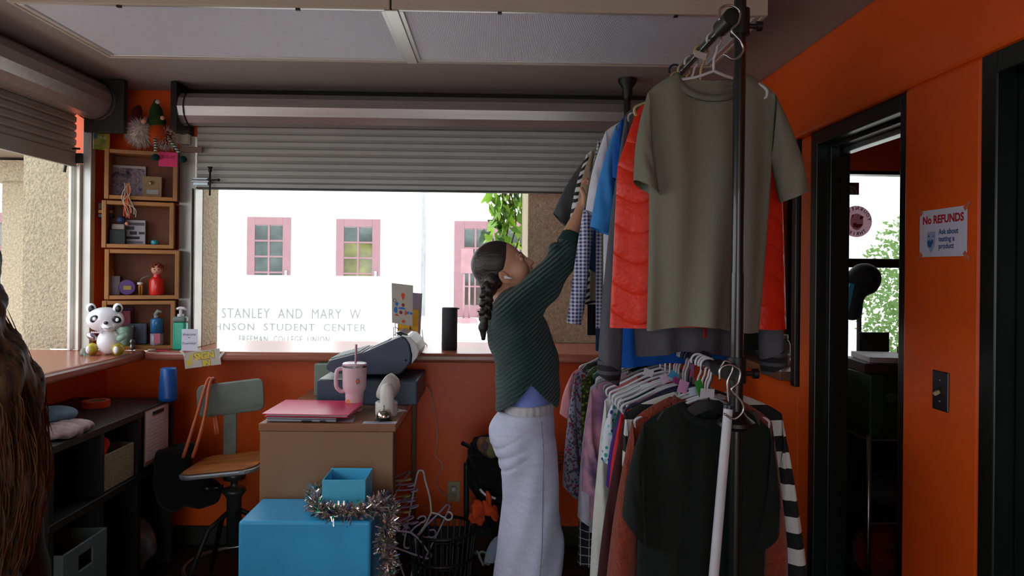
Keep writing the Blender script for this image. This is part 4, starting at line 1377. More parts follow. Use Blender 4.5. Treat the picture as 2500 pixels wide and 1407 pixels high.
hanger(RX, 2.37, RZL, M_HWHITE, 'white plastic hanger inside the bright red shirt', HL)
garment('t_shirt', 'purple shirt peeking out between red and dark green sleeves', 2.43, RZL, fabric('purple_cotton', (66, 36, 112)), W=0.40, L=0.55, sl=(0.26, 11, 30), slw=(0.17, 0.08), thick=0.05, group=LG)
hanger(RX, 2.43, RZL, M_HWHITE, 'white plastic hanger inside the purple shirt', HL)
garment('t_shirt', 'dark green shirt between the purple shirt and teal print top', 2.49, RZL, fabric('dark_green_cotton', (22, 62, 48)), W=0.39, L=0.66, sl=(0.22, 7), slw=(0.17, 0.08), thick=0.05, group=LG)
hanger(RX, 2.49, RZL, M_HWHITE, 'white plastic hanger inside the dark green shirt', HL)
garment('blouse', 'white top with teal and navy leaf print on the lower rail', 2.55, RZL, floral_mat('teal_leaf_print', (206, 210, 222), [(40, 150, 140), (40, 50, 120), (206, 210, 222), (120, 180, 190)], 55), W=0.42, L=0.93, sl=(0.2, 12), slw=(0.17, 0.1), thick=0.06, group=LG, cat='blouse')
hanger(RX, 2.55, RZL, M_HWHITE, 'white plastic hanger inside the teal leaf print top', HL)
garment('jacket', 'off-white long jacket with ribbed collar on the lower rail', 2.62, RZL, mat('off_white_knit', (206, 206, 200), rough=0.9, var=0.05, bump=0.5, bscale=150), W=0.45, L=0.95, sl=(0.78, 4, 10), slw=(0.18, 0.10), thick=0.09, group=LG, cat='jacket', soft=0.015, neck=(0.085, 0.01))
hanger(RX, 2.62, RZL, M_HWHITE, 'white plastic hanger inside the off-white jacket', HL)
garment('t_shirt', 'crimson shirt tucked behind the off-white jacket', 2.70, RZL, fabric('crimson_cotton', (176, 18, 58)), W=0.38, L=0.55, sl=(0.22, 8), slw=(0.16, 0.08), thick=0.05, group=LG)
hanger(RX, 2.70, RZL, M_HWHITE, 'white plastic hanger inside the crimson shirt', HL)
garment('t_shirt', 'dusty rose shirt behind the crimson shirt', 2.76, RZL, fabric('dusty_rose_cotton', (196, 106, 106)), W=0.36, L=0.5, sl=(0.16, 8), slw=(0.15, 0.08), thick=0.05, group=LG)
hanger(RX, 2.76, RZL, M_HGREY, 'grey hanger inside the dusty rose shirt', HL)
garment('t_shirt', 'mauve and grey tie-dye t-shirt with a drooping sleeve', 2.84, RZL, blotch_mat('tie_dye', [(70, 70, 100), (150, 110, 140), (190, 138, 158), (112, 92, 130)], 7), W=0.46, L=0.58, sl=(0.40, 5, 14), slw=(0.21, 0.12), thick=0.07, group=LG, x=0.61)
hanger(0.61, 2.84, RZL, M_HGREY, 'grey hanger inside the tie-dye t-shirt', HL)
garment('t_shirt', 'pale white t-shirt with sleeve under the tie-dye sleeve', 2.92, RZL, fabric('pale_white_cotton', (196, 196, 212)), W=0.46, L=0.66, sl=(0.53, 5.5, 35), slw=(0.19, 0.09), thick=0.06, group=LG, x=0.62)
hanger(0.62, 2.92, RZL, M_HWHITE, 'white plastic hanger inside the pale white t-shirt', HL)
M_PLAID = check_mat('black_white_plaid', (26, 30, 40), (200, 204, 206), 0.034, 0.10, 0.8)
garment('dress_shirt', 'black plaid shirt with white grid lines on the lower rail', 2.97, RZL, M_PLAID, W=0.46, L=0.70, sl=(0.74, 4, 8), slw=(0.16, 0.07), thick=0.06, group=LG)
hanger(RX, 2.97, RZL, M_HWHITE, 'white plastic hanger inside the black plaid shirt', HL)
garment('dress', 'dark teal sleeveless dress hanging beside the olive print top', 3.06, RZL, fabric('dark_teal_crepe', (22, 40, 44)), W=0.42, L=0.80, sl=(0, 0), thick=0.06, group=LG, cat='dress')
hanger(RX, 3.06, RZL, M_HTEAL, 'teal hanger inside the dark teal dress', HL, flat=True, hook_m=M_WIRE)
garment('blouse', 'olive yellow floral print sleeveless top on the lower rail', 3.14, RZL, floral_mat('olive_floral', (58, 66, 24), [(150, 150, 60), (92, 100, 36), (40, 46, 18)], 70, (0.2, 0.5)), W=0.46, L=0.55, sl=(0, 0), thick=0.06, group=LG, cat='blouse', x=0.615)
hanger(0.615, 3.14, RZL, M_HGREEN, 'green hanger inside the olive floral top', HL, flat=True, hook_m=M_WIRE)
garment('blouse', 'grey floral blouse with long loose sleeve nearest the woman', 3.24, RZL, floral_mat('grey_floral', (150, 150, 170), [(60, 60, 84), (150, 150, 170), (150, 40, 66), (96, 96, 120), (150, 150, 170)], 95, (0.2, 0.6)), W=0.48, L=0.58, sl=(0.50, 6, 40), slw=(0.20, 0.12), thick=0.07, group=LG, cat='blouse', x=0.60, soft=0.02)
hanger(0.60, 3.24, RZL, M_HBLACK, 'dark flat hanger above the grey floral blouse', HL, flat=True, hook_m=M_WIRE)
garment('t_shirt', 'pale pink t-shirt farthest back on the lower rail', 3.33, RZL, fabric('pale_pink_cotton', (214, 142, 150)), W=0.48, L=0.5, sl=(0.20, 18), slw=(0.18, 0.11), thick=0.05, group=LG, x=0.60)
hanger(0.60, 3.33, RZL, M_HWHITE, 'white plastic hanger inside the pale pink t-shirt', HL)
# bare hangers fanned out at the front of the lower rail
rh = random.Random(21)
for (yy, mm, yw, lab) in ((2.09, M_HWHITE, -0.30, 'bare white hanger just behind the frontmost black t-shirt'), (2.115, M_HWHITE, -0.38, 'bare white hanger touching the front of the rust fleece'), (2.195, M_HWHITE, -0.30, 'bare white hanger between the rust fleece and the striped sweater'),
                          (2.275, M_HNAVY, -0.34, 'bare navy hanger between the striped sweater and maroon knit'), (2.34, M_HWHITE, -0.3, 'bare white hanger between the maroon knit and the red shirt'), (2.46, M_HWHITE, -0.25, 'bare white hanger between the purple and dark green shirts')):
    hanger(RX, yy, RZL, mm, lab, HL, yaw=yw, half=0.15 if yy < 2.2 else 0.19)
# s hooks and reaching pole
def s_hook(x, y, z, label):
    pts = spline([(x - 0.028, y, z - 0.02), (x - 0.026, y, z + 0.012), (x, y, z + 0.022), (x + 0.026, y, z + 0.006), (x + 0.022, y, z - 0.025), (x + 0.004, y, z - 0.045), (x + 0.03, y, z - 0.075), (x + 0.036, y, z - 0.10), (x + 0.012, y, z - 0.122), (x - 0.016, y, z - 0.108)], 6)
    b = MB(); b.tube(pts, 0.0032, 8)
    return tag(b.build('s_hook', M_WIRE, smooth=True), label, 'hook')
s_hook(0.615, 1.885, RZU, 'steel s-hook on the near end of the upper rail')
s_hook(0.625, 1.885, RZL, 'steel s-hook on the near end of the lower rail')
p0, p1 = at(1778, 998, 1.90), at(1738, 1460, 1.90)
rp = thing('reaching_pole', 'white reaching pole hanging from the near end of the lower rail', 'pole', tuple(p1))
b = MB(); b.cyl(p1, p0, 0.0135, 0.0125, 16); autosmooth(b.build('rod', mat('white_rod', (204, 206, 216), rough=0.35), rp))
b = MB(); q = p0 + Vector((0.001, 0, 0.01)); b.cyl(p0, q, 0.0135, seg=16); b.build('end_cap', M_HNAVY, rp)
b = MB(); b.tube(spline([q, q + Vector((-0.004, 0, 0.06)), q + Vector((0.01, 0, 0.10)), q + Vector((-0.01, 0, 0.118)), q + Vector((-0.022, 0, 0.10))], 5), 0.003, 8); b.build('hook', M_WIRE, rp, smooth=True)
# paper size tags
TG = 'paper tags on the hanger hooks'
def paper_tag(px, py, D, w, h, rgb, label, rot=0.2, yaw=0.3, name='price_tag'):
    c = at(px, py, D)
    t = mat('tag_%d_%d_%d' % rgb, rgb, rough=0.7, var=0.03)
    M = Matrix.Translation(c) @ Matrix.Rotation(yaw, 4, 'Z') @ Matrix.Rotation(rot, 4, 'Y')
    b = MB(); b.box(-w / 2, w / 2, -0.0006, 0.0006, -h / 2, h / 2, M)
    return tag(b.build(name, t), label, 'tag', TG)
paper_tag(1583, 910, 2.25, 0.035, 0.022, (206, 206, 214), 'blank white paper tag on the hangers left of the blue hem', 0.3)
paper_tag(1622, 925, 2.2, 0.024, 0.03, (214, 190, 214), 'pale lilac paper tag among the white hangers', -0.4)
paper_tag(1645, 917, 2.12, 0.030, 0.022, (60, 150, 190), 'bright blue paper tag among the white hangers', 0.6)
paper_tag(1652, 930, 2.11, 0.026, 0.018, (150, 60, 130), 'magenta paper tag beside the bright blue tag', 0.5)
paper_tag(1668, 945, 2.06, 0.032, 0.035, (206, 150, 196), 'pink and white paper tag below the white hooks', 0.3)
paper_tag(1692, 955, 2.03, 0.026, 0.022, (190, 206, 226), 'pale blue paper tag below the white hooks', -0.2)
paper_tag(1709, 948, 2.0, 0.022, 0.046, (46, 140, 46), 'bright green paper tag hanging on the front hooks', -0.35)
paper_tag(1727, 960, 1.99, 0.045, 0.024, (206, 210, 218), 'white and blue paper tag beside the green tag', 0.1)
paper_tag(1690, 875 + 30, 2.1, 0.012, 0.04, (150, 80, 120), 'narrow plum paper tag between the white hooks', 0.1)
paper_tag(1710, 135, 2.1, 0.04, 0.02, (206, 196, 196), 'crumpled pale tag on the upper rail hook', 0.2)
# ================================================================ the reaching woman
PD = 2.95
def W2(px, py, dy=0.0):
    p = at(px, py, PD)
    return np.array([p.x, PD + dy, p.z])
woman = thing('person', 'woman in dark green knit sweater and light grey sweatpants reaching up to the rack', 'person', (0.10, PD, 0))
def skin_mat():
    t = NT('warm_skin')
    v = t.coord()
    n = t.noise(v, 14, 4)
    c = lin((204, 150, 120))
    t.color(t.ramp(n, [(0.3, tuple(x * 0.9 for x in c)), (0.7, tuple(min(1, x * 1.06) for x in c))]))
    t.b.inputs['Roughness'].default_value = 0.5
    t.b.inputs['Subsurface Weight'].default_value = 0.08
    t.b.inputs['Subsurface Radius'].default_value = (0.01, 0.004, 0.002)
    t.bump(t.noise(v, 300, 2), 0.06, 0.002)
    return t.m
M_SKIN = skin_mat()
M_LIP = mat('lip', (138, 76, 66), rough=0.45, var=0.05)
TILT = math.radians(27)
HC = W2(1226, 651)
_f = np.array([math.cos(TILT), 0, math.sin(TILT)]); _u = np.array([-math.sin(TILT), 0, math.cos(TILT)]); _s = np.array([0, 1.0, 0])
HR = np.stack([_f, _s, _u], 1)              # head local -> world
HY = math.radians(-4)                        # slight turn towards the viewer
HR = HR @ np.array([[math.cos(HY), -math.sin(HY), 0], [math.sin(HY), math.cos(HY), 0], [0, 0, 1]])
def h2w(V): return np.asarray(V) @ HR.T + HC
def w2h(p): return (np.asarray(p) - HC) @ HR
hd = Field((-0.14, -0.11, -0.26), (0.15, 0.11, 0.14), 0.0034)
hd.ell((-0.008, 0, 0.020), (0.096, 0.075, 0.086), 0.02)
hd.ell((0.028, 0, -0.042), (0.068, 0.058, 0.080), 0.03)
for s in (-1, 1):
    hd.cone((0.0, s * 0.052, -0.068), (0.070, s * 0.018, -0.108), 0.020, 0.016, 0.03)
    hd.ell((0.066, s * 0.038, -0.044), (0.026, 0.022, 0.026), 0.03)
    hd.ell((0.087, s * 0.026, 0.010), (0.012, 0.024, 0.008), 0.014)
hd.ell((0.076, 0, -0.110), (0.022, 0.022, 0.016), 0.02)
hd.cone((0.090, 0, 0.006), (0.112, 0, -0.034), 0.007, 0.010, 0.014)
hd.ell((0.116, 0, -0.041), (0.011, 0.0105, 0.009), 0.008)
for s in (-1, 1):
    hd.ell((0.104, s * 0.012, -0.046), (0.010, 0.007, 0.007), 0.005)
    hd.ell((0.099, s * 0.032, -0.009), (0.013, 0.017, 0.010), 0.010, sub=True)
    hd.ell((0.087, s * 0.030, -0.009), (0.010, 0.017, 0.0115), 0.004)
    hd.ell((0.112, s * 0.007, -0.052), (0.004, 0.0035, 0.003), 0.003, sub=True)
hd.ell((0.102, 0, -0.060), (0.008, 0.012, 0.010), 0.010)
hd.ell((0.104, 0, -0.072), (0.010, 0.021, 0.0058), 0.004)
hd.ell((0.101, 0, -0.084), (0.0105, 0.019, 0.0068), 0.004)
hd.ell((0.098, 0, -0.096), (0.010, 0.016, 0.006), 0.008, sub=True)
for s in (-1, 1):
    R = Euler((0, math.radians(-14), s * math.radians(-18)))
    hd.ell((-0.008, s * 0.076, -0.044), (0.019, 0.007, 0.031), 0.006, R)
    hd.ell((-0.004, s * 0.0835, -0.040), (0.011, 0.005, 0.019), 0.004, R, sub=True)
nk1 = w2h(W2(1233, 728)); nk0 = np.array([-0.018, 0, -0.055])
hd.cone(nk0, nk1, 0.052, 0.055, 0.03)
Vh, Fh = hd.mesh()
lipmask_h = Vh[Fh].mean(1)
# body below the head (mostly inside the clothes): torso, legs, arms, hand
bd = Field((-0.20, 2.62, 0.0), (0.62, 3.26, 2.06), 0.0085)
SH = W2(1262, 757, -0.10); EL = W2(1346, 660, -0.09); WR = W2(1424, 512, 0.015)
SHL = W2(1268, 765, 0.155)
bd.cone(W2(1236, 722), W2(1250, 770), 0.054, 0.06, 0.03)
bd.chain([W2(1250, 785, -0.08), W2(1250, 785, 0.08)], [0.06, 0.06], 0.04)
bd.chain([W2(1255, 790, 0), W2(1285, 880, 0), W2(1290, 960, 0), W2(1270, 1050, 0)], [0.085, 0.085, 0.08, 0.10], 0.05)
bd.chain([W2(1272, 1050, -0.09), W2(1285, 1280, -0.10), W2(1275, 1500, -0.10)], [0.085, 0.06, 0.042], 0.05)
bd.chain([W2(1272, 1050, 0.09), W2(1290, 1280, 0.10), W2(1295, 1500, 0.10)], [0.085, 0.06, 0.042], 0.05)
bd.chain([SH, EL, WR], [0.045, 0.036, 0.026], 0.02)
bd.cone(EL * 0.5 + WR * 0.5, WR, 0.037, 0.026, 0.012)
bd.chain([SHL, W2(1275, 890, 0.20), W2(1320, 985, 0.19)], [0.045, 0.038, 0.028], 0.02)
bd.ell(W2(1328, 1005, 0.19), (0.03, 0.018, 0.045), 0.02)
# right hand closing on a shirt: palm, four fingers and thumb
dirh = (W2(1446, 462, 0.025) - WR); dirh /= np.linalg.norm(dirh)
PM = WR + dirh * 0.055
bd.cone(WR, PM, 0.026, 0.030, 0.02, squash=(1, 1.35, 1))
sidev = np.array([0, 1.0, 0.0]); nrm = np.cross(dirh, sidev); nrm /= np.linalg.norm(nrm)
for i, (off, l1, l2, l3) in enumerate(((-0.026, .040, .026, .020), (-0.009, .045, .029, .022), (0.009, .042, .027, .021), (0.026, .033, .021, .018))):
    a = PM + sidev * off + dirh * 0.012
    k1 = a + dirh * l1 + nrm * 0.004
    k2 = k1 + (dirh * 0.45 + nrm * 0.9) * l2
    k3 = k2 + (-dirh * 0.55 + nrm * 0.8) * l3
    bd.chain([a, k1, k2, k3], [0.0115, 0.0098, 0.0088, 0.0078], 0.004)
th0 = WR + dirh * 0.02 - sidev * 0.02
bd.chain([th0, th0 + dirh * 0.03 - sidev * 0.022 + nrm * 0.018, th0 + dirh * 0.055 - sidev * 0.018 + nrm * 0.045], [0.014, 0.0115, 0.0095], 0.006)
Vb, Fb = bd.mesh()
Va = np.concatenate([h2w(Vh), Vb]); Fa_ = np.concatenate([Fh, Fb + len(Vh)])
fm = np.zeros(len(Fa_), np.int32)
q = lipmask_h
fm[:len(Fh)] = ((q[:, 0] > 0.099) & (np.abs(q[:, 1]) < 0.021) & (q[:, 2] < -0.0675) & (q[:, 2] > -0.0905)).astype(np.int32)
np_obj('body', Va, Fa_, None, woman, mats=[M_SKIN, M_LIP], fmat=lambda c: fm)
M_EYE = mat('eye_white', (206, 200, 194), rough=0.2, var=0)
M_IRIS = mat('iris_brown', (40, 26, 20), rough=0.15, var=0)
M_BROW = mat('brow_hair', (34, 24, 20), rough=0.8)
for s in (-1, 1):
    b = MB(); b.sphere(tuple(h2w((0.0855, s * 0.030, -0.009))), 0.0115, 14, 10); e = b.build('eye', M_EYE, woman, smooth=True)
    b = MB(); b.sphere(tuple(h2w((0.0935, s * 0.031, -0.0075))), 0.0052, 12, 8); b.build('iris', M_IRIS, e, smooth=True)
    pts = [h2w((0.0965, s * 0.014, 0.011)), h2w((0.0965, s * 0.026, 0.0165)), h2w((0.0885, s * 0.040, 0.0165)), h2w((0.0755, s * 0.052, 0.009))]
    b = MB(); b.tube(spline([tuple(p) for p in pts], 5), [0.0010] * 4 + [0.0022] * 6 + [0.0020] * 4 + [0.0009] * 2, 6); b.build('eyebrow', M_BROW, woman, smooth=True)
    pts = [h2w((0.0945, s * 0.019, -0.0045)), h2w((0.0968, s * 0.030, -0.0005)), h2w((0.087, s * 0.0425, -0.006))]
    b = MB(); b.tube(spline([tuple(p) for p in pts], 5), [0.0010] * 5 + [0.0016] * 6, 5); b.build('eyelashes', M_BROW, woman, smooth=True)

def hair_mat(name, dark, light, stretch=(90, 90, 6), rot=(0, 0, 0)):
    t = NT(name)
    v = t.mapping(t.coord(), rot=rot, scale=stretch)
    n = t.noise(v, 1.0, 5, 0.6)
    t.color(t.ramp(n, [(0.35, lin(dark)), (0.75, lin(light))]))
    t.b.inputs['Roughness'].default_value = 0.42
    t.b.inputs['Specular IOR Level'].default_value = 0.6
    t.bump(n, 0.6, 0.006)
    return t.m
M_HAIR = hair_mat('dark_brown_hair', (20, 15, 14), (58, 42, 36), (14, 90, 90), (0, math.radians(-50), 0))
hf = Field((-0.15, -0.12, -0.20), (0.13, 0.12, 0.15), 0.0034)
hf.ell((-0.021, 0, 0.0255), (0.102, 0.080, 0.0915), 0.02)
hf.ell((-0.075, 0, -0.045), (0.045, 0.066, 0.055), 0.03)
hf.ell((-0.052, -0.070, -0.045), (0.032, 0.016, 0.030), 0.015)
hf.ell((0.135, 0, -0.066), (0.098, 0.2, 0.112), 0.008, sub=True)
hf.ell((0.045, 0, -0.125), (0.082, 0.2, 0.088), 0.008, sub=True)
hf.ell((-0.004, 0, -0.046), (0.024, 0.2, 0.030), 0.006, sub=True)
V, Fq = hf.mesh()
np_obj('hair', h2w(V), Fq, M_HAIR, woman, smooth_it=2)
# braid from behind the ear down the back, then a loose tail
bp = spline([tuple(W2(1203, 678, -0.080)), tuple(W2(1190, 700, -0.092)), tuple(W2(1188, 725, -0.095)), tuple(W2(1187, 750, -0.09)), tuple(W2(1184, 775, -0.085))], 12)
br = Field((-0.16, 2.76, 1.18), (0.06, 2.95, 1.54), 0.0035)
L = len(bp)
for i in range(L):
    q = i / (L - 1)
    if i % 5 == 0:
        s = 1 if (i // 5) % 2 else -1
        r = 1 - 0.2 * q
        br.ell(bp[i] + Vector((s * 0.010, -0.004, 0)), (0.025 * r, 0.019 * r, 0.0155 * r), 0.0025, Euler((0, s * 0.65, 0)))
        br.ell(bp[i] + Vector((-s * 0.012, 0.006, -0.008)), (0.018 * r, 0.016 * r, 0.014 * r), 0.0025, Euler((0, -s * 0.6, 0)))
te = [W2(1184, 775, -0.085), W2(1180, 795, -0.083), W2(1181, 822, -0.08)]
br.chain(te, [0.012, 0.017, 0.009], 0.01)
br.warp(lambda X, Y, Z: 0.0006 * np.sin(700 * X + 500 * Z))
br.build('braid', M_HAIR, woman)
b = MB()
rq = random.Random(5)
for i in range(46):
    s0_ = Vector(W2(1186, 765, -0.085)) + Vector((rq.gauss(0, .006), rq.gauss(0, .008), rq.gauss(0, .006)))
    if i < 26:
        e_ = Vector(W2(1163 + rq.uniform(0, 12), 752 + rq.uniform(0, 22), -0.085 + rq.gauss(0, .01)))
    else:
        e_ = Vector(W2(1176 + rq.uniform(0, 14), 800 + rq.uniform(0, 28), -0.08 + rq.gauss(0, .01)))
    m_ = s0_.lerp(e_, 0.5) + Vector((rq.gauss(0, .004), rq.gauss(0, .004), rq.gauss(0, .004)))
    b.tube([s0_, m_, e_], [0.0018, 0.0014, 0.0003], 4)
o = b.build('hair_tips', hair_mat('brown_hair_tips', (50, 32, 26), (104, 70, 54)), woman); o['kind'] = 'stuff'
M_POD = mat('white_earbud', (226, 226, 228), rough=0.2, var=0)
b = MB(); b.sphere(tuple(h2w((0.0, -0.087, -0.046))), (0.009, 0.006, 0.0075), 14, 10)
b.tube([tuple(h2w((0.002, -0.090, -0.048))), tuple(h2w((0.024, -0.088, -0.064)))], [0.0042, 0.0036], 10)
b.build('earbud', M_POD, woman, smooth=True)
b = MB(); b.tube([tuple(h2w((-0.002, -0.088, -0.074))), tuple(h2w((-0.001, -0.089, -0.074)) + np.array([0, 0, -0.022]))], 0.0012, 6); b.sphere(tuple(h2w((-0.001, -0.089, -0.074)) + np.array([0, 0, -0.025])), 0.0028, 8, 6)
b.build('earring', M_WIRE, woman, smooth=True)

# sweater
def knit_mat():
    t = NT('dark_green_rib_knit')
    v = t.coord()
    s = t.sep(t.mapping(v, rot=(0, math.radians(40), 0)))
    nz = t.noise(v, 5, 2)
    ph = t.math('ADD', t.math('MULTIPLY', s[2], 430.0), t.math('MULTIPLY', nz, 9.0))
    rib = t.math('SINE', ph)
    st_ = t.math('SINE', t.math('MULTIPLY', s[0], 1300.0))
    fz = t.noise(v, 420, 3)
    c = lin((18, 62, 56))
    h = t.math('ADD', t.math('MULTIPLY', rib, 0.6), t.math('ADD', t.math('MULTIPLY', st_, 0.15), t.math('MULTIPLY', fz, 0.7)))
    t.color(t.ramp(h, [(0.0, tuple(x * 0.5 for x in c)), (0.9, tuple(min(1, x * 1.25) for x in c))]))
    t.b.inputs['Roughness'].default_value = 0.95
    t.b.inputs['Specular IOR Level'].default_value = 0.15
    t.b.inputs['Sheen Weight'].default_value = 0.25
    t.bump(h, 0.9, 0.006)
    return t.m
sw = Field((-0.14, 2.60, 0.86), (0.48, 3.30, 1.72), 0.0065)
def stack(fl, rows, dy, k=0.03, yc=PD, ry0=None):
    """rows: (py, px_left, px_right, half depth)"""
    for i in range(len(rows) - 1):
        r0, r1 = rows[i], rows[i + 1]
        n = max(1, int(abs(r1[0] - r0[0]) / 11))
        for j in range(n + (1 if i == len(rows) - 2 else 0)):
            q = j / n
            py = r0[0] + (r1[0] - r0[0]) * q
            a = at(r0[1] + (r1[1] - r0[1]) * q, py, PD); c = at(r0[2] + (r1[2] - r0[2]) * q, py, PD)
            d = r0[3] + (r1[3] - r0[3]) * q
            fl.ell(((a.x + c.x) / 2, yc + dy, (a.z + c.z) / 2), ((c.x - a.x) / 2 * 0.97, d, 0.045), k)
stack(sw, [(722, 1222, 1266, 0.075), (745, 1202, 1300, 0.15), (775, 1193, 1326, 0.185), (815, 1192, 1342, 0.175), (860, 1203, 1357, 0.17), (900, 1212, 1362, 0.168), (950, 1214, 1362, 0.168), (1010, 1214, 1362, 0.165)], 0.0, 0.03)
sw.cone(W2(1258, 758, -0.12), W2(1322, 697, -0.105), 0.082, 0.070, 0.05)
sw.cone(W2(1322, 697, -0.105), W2(1368, 636, -0.075), 0.069, 0.056, 0.03)
sw.cone(W2(1368, 636, -0.075), W2(1394, 584, -0.035), 0.055, 0.040, 0.02)
sw.ell(W2(1352, 607, -0.07), (0.024, 0.05, 0.022), 0.015)
sw.cone(W2(1270, 765, 0.14), W2(1278, 890, 0.20), 0.075, 0.062, 0.04)
sw.cone(W2(1278, 890, 0.20), W2(1316, 970, 0.19), 0.06, 0.045, 0.03)
sw.cone(W2(1238, 700), W2(1236, 735), 0.060, 0.064, 0.01, sub=True)
cutd = WR - EL; cutd = cutd / np.linalg.norm(cutd); cutp = W2(1393, 584, -0.035)
hemL, hemM, hemR = at(1215, 1003, PD).z, at(1292, 928, PD).z, at(1352, 985, PD).z
xL, xM, xR = at(1215, 1003, PD).x, at(1292, 928, PD).x, at(1352, 985, PD).x
def cutter(X, Y, Z):
    return np.zeros_like(X)
g = [sw.lo[k] + sw.h * np.arange(sw.n[k], dtype=np.float32) for k in range(3)]
X, Y, Z = np.meshgrid(*g, indexing='ij')
hemz = np.interp(X, [xL - 0.05, xL, (xL + xM) / 2, xM, (xM + xR) / 2, xR, xR + 0.05], [hemL, hemL + 0.004, (hemL + hemM) / 2 - 0.012, hemM, (hemM + hemR) / 2 + 0.004, hemR, hemR])
farther = np.clip((Y - PD) / 0.1, 0, 1)
hemz = hemz * (1 - farther) + (hemL + 0.01) * farther
sw.a = np.maximum(sw.a, (hemz - Z).astype(np.float32))
plane = (X - cutp[0]) * cutd[0] + (Y - cutp[1]) * cutd[1] + (Z - cutp[2]) * cutd[2]
sw.a = np.maximum(sw.a, np.where(Z > 1.5, plane, -1).astype(np.float32))
sw.a += (0.0035 * np.sin(46 * (X * 0.8 - Z * 0.6) + 9 * Y) * np.sin(30 * Y + 12 * Z)).astype(np.float32)
sw.build('sweater', knit_mat(), woman)
cf = thing  # cuff ribbing
b = MB(); ax = Vector(cutd); c0 = Vector(cutp) - ax * 0.035
uu, ww = frame_of(ax)
rings = []
for (q, r) in ((0, 0.0475), (0.012, 0.049), (0.045, 0.047), (0.05, 0.044), (0.046, 0.038), (0.0, 0.036)):
    rings.append([c0 + ax * q + (uu * math.cos(2 * math.pi * k / 36) + ww * math.sin(2 * math.pi * k / 36)) * (r + (0.0012 if k % 2 else -0.0012)) for k in range(36)])
b.loft(rings, cap=False); b.build('cuff', MATS.get('knit2') or mat('green_rib_cuff', (18, 58, 52), rough=0.95, bump=0.6, bscale=300), woman, smooth=True)
# undershirt
us_ = Field((-0.10, 2.72, 0.88), (0.36, 3.18, 1.12), 0.008)
stack(us_, [(900, 1232, 1346, 0.14), (950, 1236, 1344, 0.14), (1000, 1244, 1344, 0.14)], 0.0)
us_.build('undershirt', fabric('periwinkle_cotton', (120, 136, 206)), woman)
# sweatpants
def jersey():
    t = NT('light_grey_fleece')
    v = t.coord()
    n = t.noise(v, 160, 3); n2 = t.noise(t.mapping(v, scale=(3, 3, 14)), 6, 3)
    c = lin((194, 198, 222))
    f = t.math('ADD', t.math('MULTIPLY', n, 0.5), t.math('MULTIPLY', n2, 0.5))
    t.color(t.ramp(f, [(0.3, tuple(x * 0.82 for x in c)), (0.65, tuple(min(1, x * 1.05) for x in c))]))
    t.b.inputs['Roughness'].default_value = 0.95
    t.b.inputs['Sheen Weight'].default_value = 0.1
    t.bump(t.noise(v, 120, 3), 0.25, 0.006)
    return t.m
M_PANTS = jersey()
pn = Field((-0.16, 2.66, 0.0), (0.42, 3.24, 0.99), 0.0075)
HIP = [(985, 1240, 1346, 0.145), (1010, 1222, 1348, 0.16), (1045, 1193, 1351, 0.18), (1075, 1197, 1353, 0.185), (1105, 1212, 1355, 0.18)]
stack(pn, HIP, 0.0, 0.03)
NEAR = [(1060, 1202, 1352, 0.10), (1110, 1216, 1355, 0.11), (1150, 1229, 1358, 0.115), (1200, 1231, 1363, 0.115), (1290, 1215, 1372, 0.12), (1350, 1208, 1371, 0.12), (1407, 1203, 1366, 0.12), (1500, 1200, 1362, 0.12), (1532, 1204, 1356, 0.115)]
stack(pn, NEAR, -0.095, 0.02)
stack(pn, [(p, a + 12, c + 2, d) for p, a, c, d in NEAR], 0.105, 0.02)
g = [pn.lo[k] + pn.h * np.arange(pn.n[k], dtype=np.float32) for k in range(3)]
X, Y, Z = np.meshgrid(*g, indexing='ij')
amp = np.clip((0.92 - Z) / 0.35, 0, 1)
pn.a += (amp * (0.0055 * np.sin(34 * X + 7 * Z + 3 * np.sin(5 * Z)) + 0.004 * np.sin(61 * X - 16 * Z))).astype(np.float32)
# diagonal creases at the seat
zc = at(1225, 1100, PD).z; xc = at(1225, 1100, PD).x
for k, (o1, o2, w) in enumerate(((0.0, 0.0, 0.010), (0.05, 0.015, 0.008), (-0.05, 0.01, 0.007))):
    ln = (Z - zc - o1) - 0.55 * (X - xc) * (1 + 0.1 * k)
    pn.a += (0.007 * np.exp(-(ln / w) ** 2) * np.exp(-((X - xc) / 0.085) ** 2) * (Y < PD)).astype(np.float32)
zw = at(1290, 1000, PD).z
pn.a = np.maximum(pn.a, (Z - zw - (X - 0.1) * 0.05).astype(np.float32))
def pants_front(px, py):
    p = at(px, py, PD)
    i = int(round((p.x - pn.lo[0]) / pn.h)); k = int(round((p.z - pn.lo[2]) / pn.h))
    col = pn.a[i, :, k]
    j = int(np.argmax(col < 0))
    t_ = col[j - 1] / (col[j - 1] - col[j] + 1e-9)
    return (p.x, pn.lo[1] + pn.h * (j - 1 + t_) - 0.0008, p.z)
pn.build('sweatpants', M_PANTS, woman)
wb = MB()
rings = []
for (py, dr) in ((1006, 0.002), (1002, 0.010), (983, 0.011), (978, 0.006), (979, -0.004)):
    a = at(1236, py + 3, PD); c = at(1346, py - 3, PD)
    rings.append([Vector(((a.x + c.x) / 2 + ((c.x - a.x) / 2 + dr + 0.0022 * math.sin(k * math.pi * 0.5)) * math.cos(2 * math.pi * k / 96), PD + (0.148 + dr + 0.0022 * math.sin(k * math.pi * 0.5)) * math.sin(2 * math.pi * k / 96), (a.z + c.z) / 2 + (c.z - a.z) / 2 * math.cos(2 * math.pi * k / 96))) for k in range(96)])
wb.loft(rings, cap=False); wb.build('waistband', fabric('pants_waistband', (186, 184, 188), bump=0.4), woman, smooth=True)
seam = MB(); seam.tube([pants_front(float(np.interp(y_, [1005, 1080, 1150, 1290, 1400, 1500], [1316, 1320, 1318, 1315, 1306, 1300])), y_) for y_ in range(1012, 1500, 8)], 0.0018, 5)
